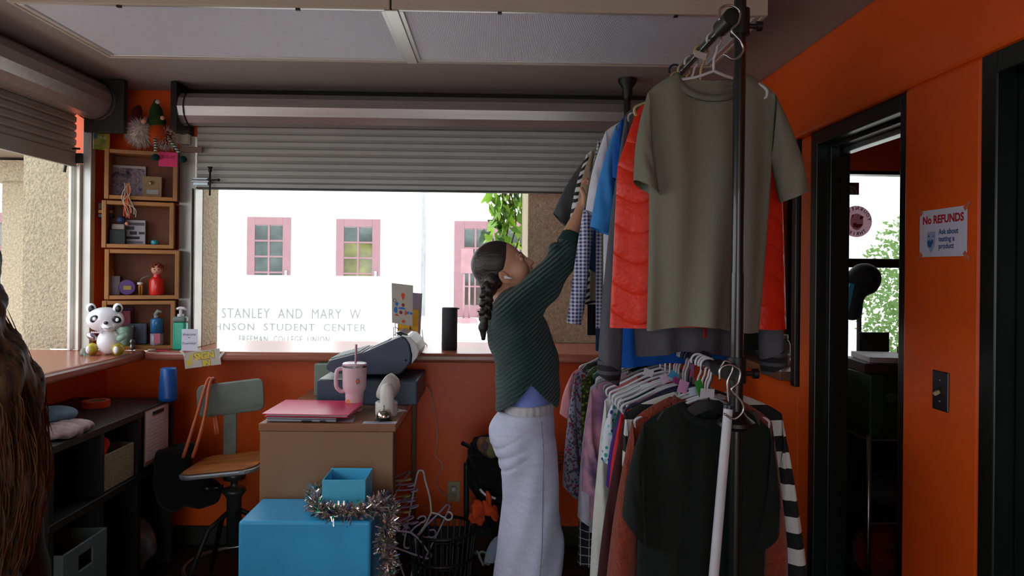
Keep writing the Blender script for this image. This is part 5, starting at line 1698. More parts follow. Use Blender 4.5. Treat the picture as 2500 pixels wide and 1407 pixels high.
seam.build('side_seam', fabric('pants_seam', (128, 130, 150)), woman, smooth=True)
for dy in (-0.095, 0.105):
    sh_ = Field((0.0, PD + dy - 0.08, 0.0), (0.36, PD + dy + 0.08, 0.14), 0.006)
    sh_.chain([(0.09, PD + dy, 0.045), (0.20, PD + dy, 0.04), (0.28, PD + dy, 0.034)], [0.040, 0.040, 0.034], 0.02)
    sh_.build('shoe', mat('white_sneaker', (200, 200, 200), rough=0.6), woman)

# ================================================================ long haired bystander at the left edge
by = thing('person', 'person with long wavy brown hair at the left edge of the photo', 'person', (-0.80, 0.98, 0))
bb = Field((-1.12, 0.70, 0.0), (-0.52, 1.26, 1.64), 0.010)
bb.ell((-0.83, 0.97, 1.465), (0.095, 0.078, 0.115), 0.02)
bb.cone((-0.80, 0.98, 1.38), (-0.80, 0.98, 1.30), 0.055, 0.06, 0.03)
bb.chain([(-0.80, 0.84, 1.25), (-0.80, 1.12, 1.25)], [0.07, 0.07], 0.05)
bb.chain([(-0.80, 0.98, 1.2), (-0.80, 0.98, 1.0), (-0.80, 0.98, 0.85)], [0.12, 0.105, 0.125], 0.06)
for s in (-1, 1):
    bb.chain([(-0.80, 0.98 + s * 0.09, 0.82), (-0.80, 0.98 + s * 0.09, 0.45), (-0.80, 0.98 + s * 0.09, 0.03)], [0.085, 0.06, 0.042], 0.04)
    bb.chain([(-0.80, 0.98 + s * 0.17, 1.23), (-0.80, 0.98 + s * 0.21, 0.98), (-0.88, 0.98 + s * 0.18, 0.78)], [0.05, 0.042, 0.03], 0.03)
bb.cone((-0.915, 0.97, 1.475), (-0.938, 0.97, 1.445), 0.010, 0.013, 0.02)
bb.ell((-0.905, 0.97, 1.395), (0.025, 0.028, 0.022), 0.03)
bb.ell((-0.918, 0.97, 1.415), (0.012, 0.022, 0.007), 0.006)
bb.build('body', M_SKIN, by)
for s in (-1, 1):
    b = MB(); b.sphere((-0.912, 0.97 + s * 0.030, 1.478), 0.011, 12, 8); e = b.build('eye', M_EYE, by, smooth=True)
    b = MB(); b.sphere((-0.920, 0.97 + s * 0.030, 1.478), 0.005, 10, 6); b.build('iris', M_IRIS, e, smooth=True)
    b = MB(); b.tube([(-0.920, 0.97 + s * 0.016, 1.500), (-0.918, 0.97 + s * 0.032, 1.505), (-0.905, 0.97 + s * 0.046, 1.499)], 0.0022, 6); b.build('eyebrow', M_BROW, by, smooth=True)
tp = Field((-1.06, 0.68, 0.72), (-0.55, 1.30, 1.34), 0.012)
tp.chain([(-0.80, 0.84, 1.25), (-0.80, 1.12, 1.25)], [0.082, 0.082], 0.05)
tp.chain([(-0.80, 0.98, 1.2), (-0.80, 0.98, 1.0), (-0.80, 0.98, 0.80)], [0.135, 0.12, 0.14], 0.06)
for s in (-1, 1):
    tp.chain([(-0.80, 0.98 + s * 0.17, 1.23), (-0.80, 0.98 + s * 0.21, 0.98), (-0.86, 0.98 + s * 0.19, 0.84)], [0.065, 0.055, 0.045], 0.03)
tp.build('top', fabric('dark_knit_top', (40, 42, 44)), by)
tr_ = Field((-1.0, 0.76, 0.02), (-0.6, 1.2, 0.84), 0.012)
for s in (-1, 1):
    tr_.chain([(-0.80, 0.98 + s * 0.085, 0.80), (-0.80, 0.98 + s * 0.09, 0.45), (-0.80, 0.98 + s * 0.09, 0.05)], [0.10, 0.08, 0.065], 0.05)
tr_.build('trousers', fabric('dark_denim', (40, 46, 60)), by)
M_HAIR2 = hair_mat('long_brown_hair', (30, 27, 21), (126, 110, 84), (70, 70, 4))
for _n in M_HAIR2.node_tree.nodes:
    if _n.type == 'BSDF_PRINCIPLED': _n.inputs['Roughness'].default_value = 0.6; _n.inputs['Specular IOR Level'].default_value = 0.3
hh = Field((-1.0, 0.76, 0.86), (-0.54, 1.20, 1.66), 0.007)
hh.ell((-0.805, 0.98, 1.475), (0.118, 0.10, 0.125), 0.02)
hh.chain([(-0.775, 0.98, 1.42), (-0.745, 0.98, 1.32), (-0.738, 0.98, 1.20), (-0.748, 0.98, 1.08), (-0.775, 0.98, 0.98)], [0.080, 0.098, 0.102, 0.084, 0.045], 0.03, squash=(1, 0.85, 1))
hh.warp(lambda X, Y, Z: 0.004 * np.sin(70 * Y + 9 * np.sin(11 * Z) + 40 * X) + 0.002 * np.sin(190 * Y + 8 * np.sin(17 * Z)))
hh.build('hair', M_HAIR2, by)
b = MB()
rq = random.Random(9)
for i in range(1300):
    a = rq.uniform(-math.pi * 0.75, math.pi * 0.30)
    z0 = rq.uniform(1.12, 1.44)
    zs_ = [z0 - 0.055 * k for k in range(rq.randint(4, 7))]
    pts = []
    ph_ = rq.uniform(0, 6)
    for k, z in enumerate(zs_):
        cx_ = np.interp(z, [0.9, 0.98, 1.08, 1.2, 1.32, 1.42, 1.55], [-0.78, -0.775, -0.748, -0.738, -0.745, -0.79, -0.805])
        rr_ = np.interp(z, [0.9, 0.98, 1.08, 1.2, 1.32, 1.42, 1.5, 1.6], [0.03, 0.047, 0.085, 0.103, 0.099, 0.100, 0.116, 0.05])
        r_ = rr_ + 0.003 + rq.gauss(0, 0.003) + 0.010 * (k / len(zs_)) ** 2 * rq.random()
        wob = 0.006 * math.sin(26 * z + ph_)
        if k == 0: r_ -= 0.012
        pts.append((cx_ + (r_ + wob) * math.cos(a + wob * 3), 0.98 + (r_ / 0.85) * math.sin(a + wob * 3), z))
    b.tube(spline(pts, 3), [0.0003] + [0.0008] * (3 * (len(pts) - 1) - 1) + [0.0002], 3, cap=False)
o = b.build('hair_strands', M_HAIR2, by); o['kind'] = 'stuff'
# ================================================================ things on the desk
M_SLATE = mat('slate_blue_plastic', (58, 70, 88), rough=0.42, var=0.04)
M_PALEGREY = mat('pale_grey_plastic', (188, 190, 190), rough=0.45, var=0.04)
rg = thing('cash_register', 'slate blue cash register with sloping keyboard on the desk', 'cash register', (-0.62, 3.55, DZ))
p0, p1 = at(773, 975, 3.36), at(1018, 975, 3.36)
rgx0, rgx1 = p0.x, p1.x
MB().box(rgx0, rgx1, 3.36, 3.76, DZ, DZ + 0.115).build('cash_drawer', M_SLATE, rg, bevel=0.006)
MB().box(rgx0 + 0.01, rgx0 + 0.20, 3.37, 3.75, DZ + 0.1155, DZ + 0.122).build('drawer_lid', M_PALEGREY, rg, bevel=0.003)
YR0, YR1 = 3.40, 3.72
def prof_px(pts, D):
    return [at(x, y, D) for x, y in pts]
side = [(797, 903), (795, 893), (800, 884), (885, 862), (940, 838), (978, 822), (990, 826), (1000, 842), (1004, 868), (1002, 886), (992, 900), (975, 916), (880, 916), (815, 912)]
P = prof_px(side, YR0)
b = MB(); b.loft([[Vector((p.x, YR0, p.z)) for p in P], [Vector((p.x, YR1, p.z)) for p in P]])
b.build('body', M_SLATE, rg, bevel=0.008, bseg=3)
dsp = prof_px([(978, 820), (1000, 824), (1016, 840), (1023, 858), (1018, 874), (1004, 890), (1006, 868), (1000, 842), (990, 826)], YR0)
b = MB(); b.loft([[Vector((p.x, YR0 + 0.006, p.z)) for p in dsp], [Vector((p.x, YR1 - 0.006, p.z)) for p in dsp]])
b.build('rear_cover', M_PALEGREY, rg, bevel=0.004)
dsp = prof_px([(962, 815), (976, 811), (992, 818), (1000, 834), (996, 842), (980, 826)], YR0 + 0.02)
b = MB(); b.loft([[Vector((p.x, YR0 + 0.06, p.z)) for p in dsp], [Vector((p.x, YR1 - 0.06, p.z)) for p in dsp]])
b.build('display', mat('display_smoke', (40, 44, 48), rough=0.15), rg, bevel=0.003)
k0, k1 = at(800, 884, YR0), at(885, 862, YR0)
dx = (k1 - k0); dxn = dx.normalized(); kn = Vector((-dxn.z, 0, dxn.x))
Mk = plane_M((k0.x, YR0 + 0.01, k0.z + 0.001), dxn, (0, 1, 0))
b = MB(); b.box(0.004, dx.length - 0.004, 0.0, YR1 - YR0 - 0.02, 0.0, 0.005, Mk); b.build('keyboard_plate', M_PALEGREY, rg)
for i in range(6):
    for j in range(8):
        b = MB(); b.box(0.012 + i * 0.025, 0.030 + i * 0.025, 0.012 + j * 0.035, 0.038 + j * 0.035, 0.0052, 0.011, Mk)
        b.build('key', mat('key_teal', (80, 150, 140), rough=0.5) if (i == 0 and j < 3) else mat('key_grey', (140, 144, 146), rough=0.5), rg)
k2 = at(940, 838, YR0)
dx2 = k2 - k1
Mk2 = plane_M((k1.x, YR0 + 0.03, k1.z + 0.002), dx2.normalized(), (0, 1, 0))
b = MB(); b.box(0.02, 0.12, 0.06, 0.18, 0, 0.004, Mk2); b.build('receipt', mat('receipt_paper', (222, 222, 218), rough=0.8), rg)
b = MB(); b.sphere(tuple(at(1003 - 13, 880, YR0 - 0.002)), (0.006, 0.003, 0.006), 10, 6); b.build('lock', M_DARKMET, rg)
# grey box behind the register
p = at(767, 890, 3.6)
tag(MB().box(p.x, p.x + 0.09, 3.60, 3.70, DZ, p.z).build('card_file_box', mat('grey_green_card', (120, 132, 120), rough=0.6), bevel=0.003), 'small grey green box standing left of the cash register', 'box')
# tumbler
tc = at(865, 988, 3.24)
tm = thing('tumbler', 'pale pink insulated tumbler with straw and handle on the desk', 'tumbler', (tc.x, 3.24, DZ))
M_TPINK = mat('pale_pink_enamel', (214, 184, 194), rough=0.4, var=0.03)
b = MB(); b.lathe([(0.0, 0), (0.036, 0.0), (0.038, 0.004), (0.0405, 0.075), (0.042, 0.082), (0.0505, 0.096), (0.0525, 0.106), (0.0545, 0.196), (0.0, 0.196)], (tc.x, 3.24, DZ), 36)
autosmooth(b.build('cup', M_TPINK, tm), 50)
b = MB(); b.lathe([(0.0550, 0.1965), (0.0555, 0.2045), (0.0, 0.2045)], (tc.x, 3.24, DZ), 36); autosmooth(b.build('rim', M_STEEL, tm))
b = MB(); b.lathe([(0.0545, 0.205), (0.0545, 0.212), (0.048, 0.216), (0.0, 0.216)], (tc.x, 3.24, DZ), 36); autosmooth(b.build('lid', mat('clear_pink_lid', (214, 184, 194), rough=0.2), tm))
b = MB(); b.cyl((tc.x + 0.004, 3.24, DZ + 0.20), (tc.x + 0.006, 3.24, DZ + 0.298), 0.0052, seg=14); autosmooth(b.build('straw', mat('mauve_straw', (180, 140, 154), rough=0.4), tm))
hx = tc.x - 0.052
b = MB(); b.tube(spline([(hx + 0.004, 3.235, DZ + 0.19), (hx - 0.022, 3.225, DZ + 0.182), (hx - 0.027, 3.22, DZ + 0.15), (hx - 0.025, 3.22, DZ + 0.11), (hx - 0.010, 3.23, DZ + 0.088), (hx + 0.008, 3.235, DZ + 0.086)], 5), 0.009, 10); b.build('handle', M_TPINK, tm, smooth=True)
def disc_on(name, cx, cz, y, r, m, parent, seg=24, th=0.0006):
    b = MB(); b.lathe([(0, 0), (r, 0), (r, th), (0, th)], (cx, y, cz), seg, Matrix.Rotation(math.pi / 2, 4, 'X')); return b.build(name, m, parent)
lx, lz = tc.x + 0.022, DZ + 0.138
disc_on('sticker', lx, lz, 3.24 - 0.0495, 0.011, mat('sticker_dark_green', (60, 74, 66), rough=0.5), tm)
disc_on('sticker', lx, lz, 3.24 - 0.0503, 0.0075, mat('sticker_orange', (190, 92, 44), rough=0.5, var=0.4, vscale=260), tm)
disc_on('sticker', tc.x - 0.020, DZ + 0.045, 3.24 - 0.0372, 0.010, mat('sticker_peach', (222, 156, 92), rough=0.5), tm)
for k in range(14):
    a = math.radians(20 + k * 24.6)
    disc_on('sticker_dot', lx + 0.0165 * math.cos(a), lz + 0.0165 * math.sin(a), 3.24 - 0.0487, 0.0016, mat('sticker_teal', (70, 110, 110), rough=0.5), tm, 6)
# laptop, folder
def slab(name, x0, x1, y0, y1, z0, z1, m, yaw, parent=None, bevel=0.002, tilt=0.0):
    c = Vector(((x0 + x1) / 2, (y0 + y1) / 2, z0))
    M = Matrix.Translation(c) @ Matrix.Rotation(yaw, 4, 'Z') @ Matrix.Rotation(tilt, 4, 'X')
    b = MB(); b.box(-(x1 - x0) / 2, (x1 - x0) / 2, -(y1 - y0) / 2, (y1 - y0) / 2, 0, z1 - z0, M)
    return b.build(name, m, parent, bevel=bevel)
M_LAP = mat('silver_laptop', (150, 152, 160), rough=0.35, metal=0.6)
lp = thing('laptop', 'closed silver laptop under the pink folder on the desk', 'laptop', (-0.81, 3.08, DZ))
slab('base', -0.945, -0.655, 2.975, 3.19, DZ + 0.002, DZ + 0.012, M_LAP, -0.03, lp, 0.003)
slab('lid', -0.945, -0.655, 2.975, 3.19, DZ + 0.0125, DZ + 0.019, M_LAP, -0.03, lp, 0.003)
b = MB(); b.box(-0.80, -0.76, 2.966, 2.974, DZ + 0.005, DZ + 0.009); b.build('port', M_DARKMET, lp)
b = MB(); b.box(-0.725, -0.70, 2.964, 2.972, DZ + 0.005, DZ + 0.0095); b.build('port', M_DARKMET, lp)
M_FOLD = mat('hot_pink_folder', (214, 40, 92), rough=0.28, var=0.05)
fo = thing('folder', 'hot pink plastic folder stuffed with papers on the laptop', 'folder', (-0.80, 3.1, DZ + 0.02))
slab('cover', -0.955, -0.60, 2.985, 3.26, DZ + 0.0195, DZ + 0.0215, M_FOLD, -0.05, fo, 0)
slab('papers', -0.945, -0.61, 2.995, 3.25, DZ + 0.022, DZ + 0.034, mat('white_papers', (206, 200, 204), rough=0.8), -0.05, fo, 0)
slab('cover', -0.962, -0.60, 2.975, 3.262, DZ + 0.0345, DZ + 0.0368, M_FOLD, -0.05, fo, 0, 0.02)
tag(slab('paper_sheet', -0.69, -0.60, 2.99, 3.12, DZ + 0.0003, DZ + 0.001, mat('lilac_paper', (190, 180, 196), rough=0.7), 0.1, None, 0), 'loose lilac paper sheet sticking out under the laptop', 'paper')
pb_ = at(760, 968, 3.3)
tag(slab('blue_folder', pb_.x - 0.03, pb_.x + 0.14, 3.27, 3.35, DZ + 0.0003, DZ + 0.012, mat('royal_blue_binder', (30, 60, 140), rough=0.4), 0.0, None, 0.001), 'royal blue binder edge between folder and cash register', 'binder')
# fan
fc = at(940, 997, 3.10)
fn = thing('desk_fan', 'white mini desk fan behind the service bell', 'fan', (fc.x, 3.14, DZ))
M_FANW = mat('white_fan_plastic', (214, 212, 206), rough=0.35, var=0.02)
b = MB(); b.lathe([(0, 0), (0.046, 0.0), (0.048, 0.006), (0.048, 0.055), (0.043, 0.060), (0.0, 0.058)], (fc.x, 3.14, DZ), 32); autosmooth(b.build('base', M_FANW, fn), 40)
b = MB(); fx, fz = fc.x + 0.012, DZ
rings = []
for (z, w, d_) in ((0.02, 0.030, 0.020), (0.10, 0.030, 0.020), (0.125, 0.028, 0.018), (0.142, 0.020, 0.014), (0.150, 0.006, 0.008)):
    rings.append([Vector((fx + w * math.cos(2 * math.pi * k / 24), 3.072 + d_ * math.sin(2 * math.pi * k / 24), fz + z)) for k in range(24)])
b.loft(rings); autosmooth(b.build('arm', M_FANW, fn), 45)
hcn = Vector((fc.x - 0.002, 3.14, DZ + 0.125))
axd = Vector((-0.80, 0.22, 0.42)).normalized()
Rm = axd.to_track_quat('Z', 'Y').to_matrix().to_4x4()
b = MB(); b.lathe([(0.0, -0.052), (0.036, -0.050), (0.056, -0.030), (0.062, -0.006), (0.062, 0.008), (0.057, 0.012), (0.052, 0.008)], tuple(hcn), 36, Rm); autosmooth(b.build('head', M_FANW, fn), 45)
for k in range(24):
    a = 2 * math.pi * k / 24
    q0 = hcn + (Rm @ Vector((0.012 * math.cos(a), 0.012 * math.sin(a), 0.022)))
    q1 = hcn + (Rm @ Vector((0.052 * math.cos(a + 0.3), 0.052 * math.sin(a + 0.3), 0.014)))
    b = MB(); b.tube([q0, q1], 0.0012, 5); b.build('grille_rib', M_FANW, fn)
b = MB(); b.lathe([(0, 0.018), (0.013, 0.019), (0.013, 0.025), (0, 0.027)], tuple(hcn), 20, Rm); b.build('grille_hub', M_FANW, fn)
b = MB()
for k in range(5):
    a = 2 * math.pi * k / 5
    b.prism([(0.008, -0.006), (0.045, -0.016), (0.046, 0.012), (0.008, 0.006)], 0.002, Matrix.Translation(hcn) @ Rm @ Matrix.Rotation(a, 4, 'Z') @ Matrix.Rotation(0.4, 4, 'X'))
b.build('blades', mat('grey_blades', (90, 92, 96), rough=0.5), fn)
b = MB(); b.tube(spline([(fc.x + 0.046, 3.15, DZ + 0.012), (fc.x + 0.075, 3.16, DZ + 0.016), (fc.x + 0.08, 3.20, DZ + 0.004), (fc.x + 0.04, 3.24, DZ + 0.004)], 6), 0.003, 8); b.build('cord', M_FANW, fn, smooth=True)
# service bell
bc = at(936, 1006, 3.02)
sb_ = thing('service_bell', 'chrome service bell on the desk corner', 'bell', (bc.x, 3.03, DZ))
b = MB(); b.lathe([(0, 0), (0.036, 0.0), (0.037, 0.004), (0.030, 0.012), (0.0, 0.013)], (bc.x, 3.03, DZ), 32); autosmooth(b.build('base', mat('black_bell_base', (22, 22, 28), rough=0.25), sb_))
b = MB(); b.lathe([(0.0295, 0.0135), (0.030, 0.020), (0.0255, 0.034), (0.015, 0.043), (0.0, 0.046)], (bc.x, 3.03, DZ), 32); autosmooth(b.build('dome', mat('chrome', (196, 190, 180), rough=0.16, metal=1.0), sb_), 60)
b = MB(); b.cyl((bc.x, 3.03, DZ + 0.045), (bc.x, 3.03, DZ + 0.056), 0.0025, seg=10).sphere((bc.x, 3.03, DZ + 0.0585), 0.0045, 10, 8); b.build('button', M_STEEL, sb_, smooth=True)
cp = slab('bell_card', at(886, 1030, 2.97).x, at(968, 1030, 2.97).x, 2.957, 3.0, DZ + 0.0003, DZ + 0.001, mat('white_card', (196, 198, 214), rough=0.8), 0.0, None, 0)
tag(cp, 'handwritten white card lying before the service bell', 'card')
for i, (yy, s_) in enumerate(((2.990, 'ring bell for help'), (2.978, 'please and'), (2.966, 'we will be back soon'))):
    text_mesh('writing', s_, 0.011, plane_M((at(927, 1030, 2.97).x, yy, DZ + 0.0012), (1, 0, 0), (0, 1, 0)), M_DARKMET, cp, 0.0001) if False else None
for i in range(4):
    b = MB()
    x0_ = at(893, 1030, 2.97).x
    b.tube([(x0_ + 0.012 * k + (0.03 if i == 1 else 0), 2.992 - i * 0.009 + 0.0018 * math.sin(k * 2.3 + i), DZ + 0.0013) for k in range(10 if i != 1 else 5)], 0.0005, 4)
    b.build('writing', mat('pen_ink', (40, 44, 70), rough=0.6), cp)
# wall cord and outlet
oc = at(1108, 1200, YB)
ot = thing('wall_outlet', 'cream wall outlet with white plug beneath the counter', 'outlet', (oc.x, YB, oc.z - 0.055))
M_IVORY = mat('ivory_plate', (170, 160, 128), rough=0.5)
MB().box(oc.x - 0.035, oc.x + 0.035, YB - 0.006, YB - 0.0005, oc.z - 0.056, oc.z + 0.056).build('plate', M_IVORY, ot, bevel=0.003)
for dz in (0.02, -0.02):
    MB().box(oc.x - 0.016, oc.x + 0.016, YB - 0.008, YB - 0.006, oc.z + dz - 0.013, oc.z + dz + 0.013).build('socket', mat('ivory_socket', (150, 142, 116), rough=0.5), ot, bevel=0.004)
MB().cbox((oc.x, YB - 0.022, oc.z + 0.02), (0.024, 0.028, 0.02)).build('plug', M_HWHITE, ot, bevel=0.004)
b = MB(); b.tube(spline([(rgx1 + 0.0, 3.74, DZ + 0.05), tuple(at(1035, 942, 3.8)), tuple(at(1050, 950, 3.875)), tuple(at(1060, 1000, 3.88)), tuple(at(1068, 1060, 3.885)), tuple(at(1063, 1110, 3.885)), tuple(at(1080, 1135, 3.885)), tuple(at(1066, 1170, 3.885)), tuple(at(1068, 1190, 3.885)), tuple(at(1092, 1212, 3.88)), (oc.x - 0.012, YB - 0.03, oc.z + 0.012)], 7), 0.003, 8)
tag(b.build('power_cord', mat('mauve_cord', (190, 170, 176), rough=0.5), smooth=True), 'thin white power cord running from the desk to the outlet', 'cord')

# ================================================================ on the rear counter
CZ = 1.07
sp = at(1097, 858, 3.84)
spk = thing('smart_speaker', 'tall black cylindrical speaker on the rear counter', 'speaker', (sp.x, 3.84, CZ))
b = MB(); b.lathe([(0, 0.0005), (0.040, 0.0005), (0.042, 0.004), (0.042, 0.222), (0.040, 0.227), (0.0, 0.227)], (sp.x, 3.84, CZ), 40); autosmooth(b.build('body', mat('black_mesh', (40, 44, 50), rough=0.6, var=0.1, bump=0.3, bscale=400), spk), 50)
b = MB(); b.lathe([(0, 0.2275), (0.034, 0.2275), (0.034, 0.2285), (0, 0.229)], (sp.x, 3.84, CZ), 32); b.build('top_disc', M_BLACK, spk)
MB().box(sp.x + 0.040, sp.x + 0.052, 3.835, 3.845, CZ + 0.217, CZ + 0.226).build('clip', M_BLACK, spk, bevel=0.002)
# wire book easel and books
ez = thing('book_easel', 'black wire easel holding books on the rear counter', 'easel', tuple(at(1000, 855, 3.95)))
def wire(pts, par, r=0.0022, m=None):
    b = MB(); b.tube(pts, r, 6); return b.build('wire', m or M_BLACK, par, smooth=True)
YE = 3.95
wire([at(965, 820, YE), at(965, 770, YE), at(968, 765, YE), at(994, 767, YE), at(998, 772, YE), at(1002, 800, YE), at(1002, 815, YE + 0.02)], ez)
wire([at(961, 818, YE), at(961, 799, YE), at(966, 799, YE), at(985, 815, YE + 0.08)], ez)
wire([at(1000, 818, YE), at(1000, 800, YE), at(1030, 830, YE + 0.05), at(1042, 843, YE + 0.06), at(1045, 854, YE + 0.05)], ez)
wire([at(961, 818, YE), at(960, 842, YE - 0.02)], ez); wire([at(1000, 818, YE), at(1000, 846, YE - 0.02)], ez)
wire([at(1030, 805, YE + 0.14), at(1035, 840, YE + 0.16)], ez); wire([at(962, 818, YE), at(1001, 820, YE)], ez)
def book_on_easel(name, label, q, D0, thick, mc, spine_m=None):
    """q: four pixel corners (tl, tr, br, bl) of the front cover; the cover leans back"""
    P = [at(x, y, D0 + d) for (x, y, d) in q]
    n = (P[1] - P[0]).cross(P[3] - P[0]).normalized()
    if n.y < 0: n = -n
    t = thing(name, label, 'book', tuple(P[3]))
    def layer(nm, o0, o1, m, ins=0.0):
        c = sum(P, Vector()) / 4
        Q = [p + (c - p).normalized() * ins for p in P]
        b = MB(); b.loft([[p + n * o0 for p in Q], [p + n * o1 for p in Q]]); return b.build(nm, m, t)
    layer('front_cover', 0, 0.0025, mc); layer('pages', 0.0026, thick - 0.0026, mat('book_pages', (206, 198, 180), rough=0.9), 0.003); layer('back_cover', thick - 0.0025, thick, mc)
    return t, P, n
M_BKGREY = mat('grey_cloth_cover', (176, 172, 160), rough=0.7)
t1, P, n1 = book_on_easel('art_book', 'grey art book with red and blue bird shapes on the wire easel', ((956, 691, 0.03), (1008, 697, 0.03), (1007, 797, 0.0), (957, 788, 0.0)), YE - 0.012, 0.018, M_BKGREY)
ux, uy = (P[1] - P[0]).normalized(), (P[0] - P[3]).normalized()
wx, wy = (P[1] - P[0]).length, (P[0] - P[3]).length
Mc_ = plane_M(P[3] - n1 * 0.0006, ux, uy)
def shape(poly, m, par, M, nm='printed_shape'):
    b = MB(); b.prism([(x * wx, y * wy) for x, y in poly], 0.0005, M); return b.build(nm, m, par)
def circ(cx, cy, rx, ry, n=20, a0=0, a1=360):
    return [(cx + rx * math.cos(math.radians(a0 + (a1 - a0) * i / n)), cy + ry * math.sin(math.radians(a0 + (a1 - a0) * i / n))) for i in range(n + (0 if a1 - a0 == 360 else 1))]
M_PRED, M_PBLUE, M_PDRED, M_PBLK = mat('print_red', (206, 66, 40), rough=0.7), mat('print_blue', (36, 108, 190), rough=0.7), mat('print_dark_red', (130, 36, 34), rough=0.7), mat('print_black', (30, 30, 30), rough=0.7)
M_PWHT = mat('print_white', (206, 204, 196), rough=0.7)
shape([(0.53, 0.58)] + circ(0.53, 0.72, 0.085, 0.055, 14, -20, 200), M_PRED, t1, Mc_)
shape(circ(0.53, 0.475, 0.07, 0.043), M_PDRED, t1, Mc_)
shape(circ(0.53, 0.06, 0.07, 0.042), M_PRED, t1, Mc_)
shape(circ(0.25, 0.48, 0.09, 0.05, 14, 40, 280), M_PBLUE, t1, Mc_)
shape(circ(0.20, 0.33, 0.11, 0.075, 16, 60, 300), M_PBLUE, t1, Mc_)
shape(circ(0.47, 0.37, 0.16, 0.045, 14, 0, 180) + [(0.40, 0.36)], M_PBLUE, t1, Mc_)
shape(circ(0.42, 0.28, 0.075, 0.046), M_PDRED, t1, Mc_)
shape(circ(0.62, 0.285, 0.08, 0.06, 14, -120, 90), M_PRED, t1, Mc_)
shape(circ(0.22, 0.19, 0.09, 0.045, 12, -20, 170), M_PRED, t1, Mc_)
shape(circ(0.76, 0.29, 0.05, 0.036), M_PBLUE, t1, Mc_)
shape(circ(0.90, 0.285, 0.05, 0.036), M_PBLUE, t1, Mc_)
for k in range(8):
    a = math.radians(45 * k)
    shape(circ(0.14 + 0.07 * math.cos(a), 0.565 + 0.043 * math.sin(a), 0.018, 0.012, 8), M_PBLK, t1, Mc_)
t2, P, n2 = book_on_easel('paperback', 'yellow book with purple print behind the grey art book', ((972, 752, 0.05), (1022, 757, 0.05), (1020, 824, 0.0), (970, 819, 0.0)), YE + 0.012, 0.012, mat('yellow_cover', (206, 158, 40), rough=0.5))
wx, wy = (P[1] - P[0]).length, (P[0] - P[3]).length
Mc2 = plane_M(P[3] - n2 * 0.0006, (P[1] - P[0]).normalized(), (P[0] - P[3]).normalized())
shape([(0.55, 0.05), (0.85, 0.05), (0.85, 0.2), (0.55, 0.2)], mat('print_purple', (110, 80, 150), rough=0.6), t2, Mc2)
book_on_easel('paperback', 'lavender grey book standing behind the yellow book', ((1000, 714, 0.05), (1031, 717, 0.08), (1026, 825, 0.06), (1000, 824, 0.03)), YE + 0.045, 0.010, mat('lavender_cover', (150, 148, 172), rough=0.5))
# sanitizer, welcome card, sign-in sign
sc0 = at(436, 856, 3.72)
sz = thing('sanitizer_bottle', 'clear pump bottle of green hand sanitizer on the counter', 'bottle', (sc0.x, 3.74, CZ))
M_CLEAR = mat('clear_plastic', (180, 214, 206), rough=0.1, trans=0.75, var=0, ior=1.3)
M_GEL = mat('green_gel', (20, 158, 130), rough=0.2, var=0.05)
b = MB(); b.prism(rrect(0.068, 0.045, 0.014), 0.142, Matrix.Translation((sc0.x, 3.74, CZ + 0.001))); b.build('bottle', M_GEL, sz, bevel=0.008, bseg=3)
b = MB(); b.prism(rrect(0.072, 0.048, 0.016), 0.03, Matrix.Translation((sc0.x, 3.74, CZ + 0.1435))); b.build('shoulder', M_CLEAR, sz, bevel=0.01, bseg=3)
b = MB(); b.cyl((sc0.x, 3.74, CZ + 0.165), (sc0.x, 3.74, CZ + 0.186), 0.016, seg=20).cyl((sc0.x, 3.74, CZ + 0.186), (sc0.x, 3.74, CZ + 0.21), 0.007, seg=14)
b.build('pump_collar', M_HWHITE, sz)
b = MB(); b.tube([(sc0.x - 0.018, 3.735, CZ + 0.212), (sc0.x - 0.004, 3.735, CZ + 0.217), (sc0.x + 0.016, 3.735, CZ + 0.216), (sc0.x + 0.03, 3.733, CZ + 0.208)], [0.006, 0.008, 0.008, 0.005], 10); b.build('pump_head', M_HWHITE, sz, smooth=True)
wc = thing('welcome_card', 'white card with handwritten welcome standing on the counter', 'card', tuple(at(463, 857, 3.685)))
a0_, a1_ = at(443, 856, 3.685), at(483, 804, 3.685)
MB().box(a0_.x, a1_.x, 3.685, 3.6865, CZ + 0.0005, a1_.z).build('card', mat('card_white', (206, 206, 222), rough=0.8, var=0.02), wc)
M_INK = mat('black_ink', (30, 30, 36), rough=0.6)
cxm = (a0_.x + a1_.x) / 2
for s_, z_, sz_ in (('Welcome', a1_.z - 0.028, 0.017), ('to', a1_.z - 0.043, 0.013), ('Touchday!', a1_.z - 0.073, 0.017)):
    text_mesh('writing', s_, sz_, plane_M((cxm - 0.003, 3.6847, z_), (1, 0, 0.02), (0.0, 0, 1)) @ Matrix.Shear('XZ', 4, (0, 0)) if False else plane_M((cxm - 0.003, 3.6846, z_), (1, 0, 0.03), (0.15, 0, 1)), M_INK, wc, 0.0001)
MB().box(cxm - 0.02, cxm + 0.02, 3.687, 3.71, CZ + 0.0005, CZ + 0.002).build('stand', M_HWHITE, wc)
sg = thing('sign_in_sign', 'taped paper sign in notice with yellow arrow on the counter edge', 'sign', tuple(at(495, 900, 3.66)))
q = [at(448, 862, 3.655), at(535, 855, 3.655), at(540, 890, 3.655), at(452, 901, 3.655)]
Ms_ = plane_M(q[3], q[2] - q[3], q[0] - q[3])
sw_, sh2 = (q[2] - q[3]).length, (q[0] - q[3]).length
b = MB(); b.box(0, sw_, 0, sh2, -0.0005, 0.0005, Ms_); b.build('paper', mat('grey_paper', (186, 176, 166), rough=0.8), sg)
M_YEL = mat('marker_yellow', (206, 180, 70), rough=0.7)
text_mesh('outline', 'SIGN', 0.046, Ms_ @ Matrix.Translation((sw_ * 0.56, sh2 * 0.66, 0.0006)), M_INK, sg, 0.0001, bold=0.0045)
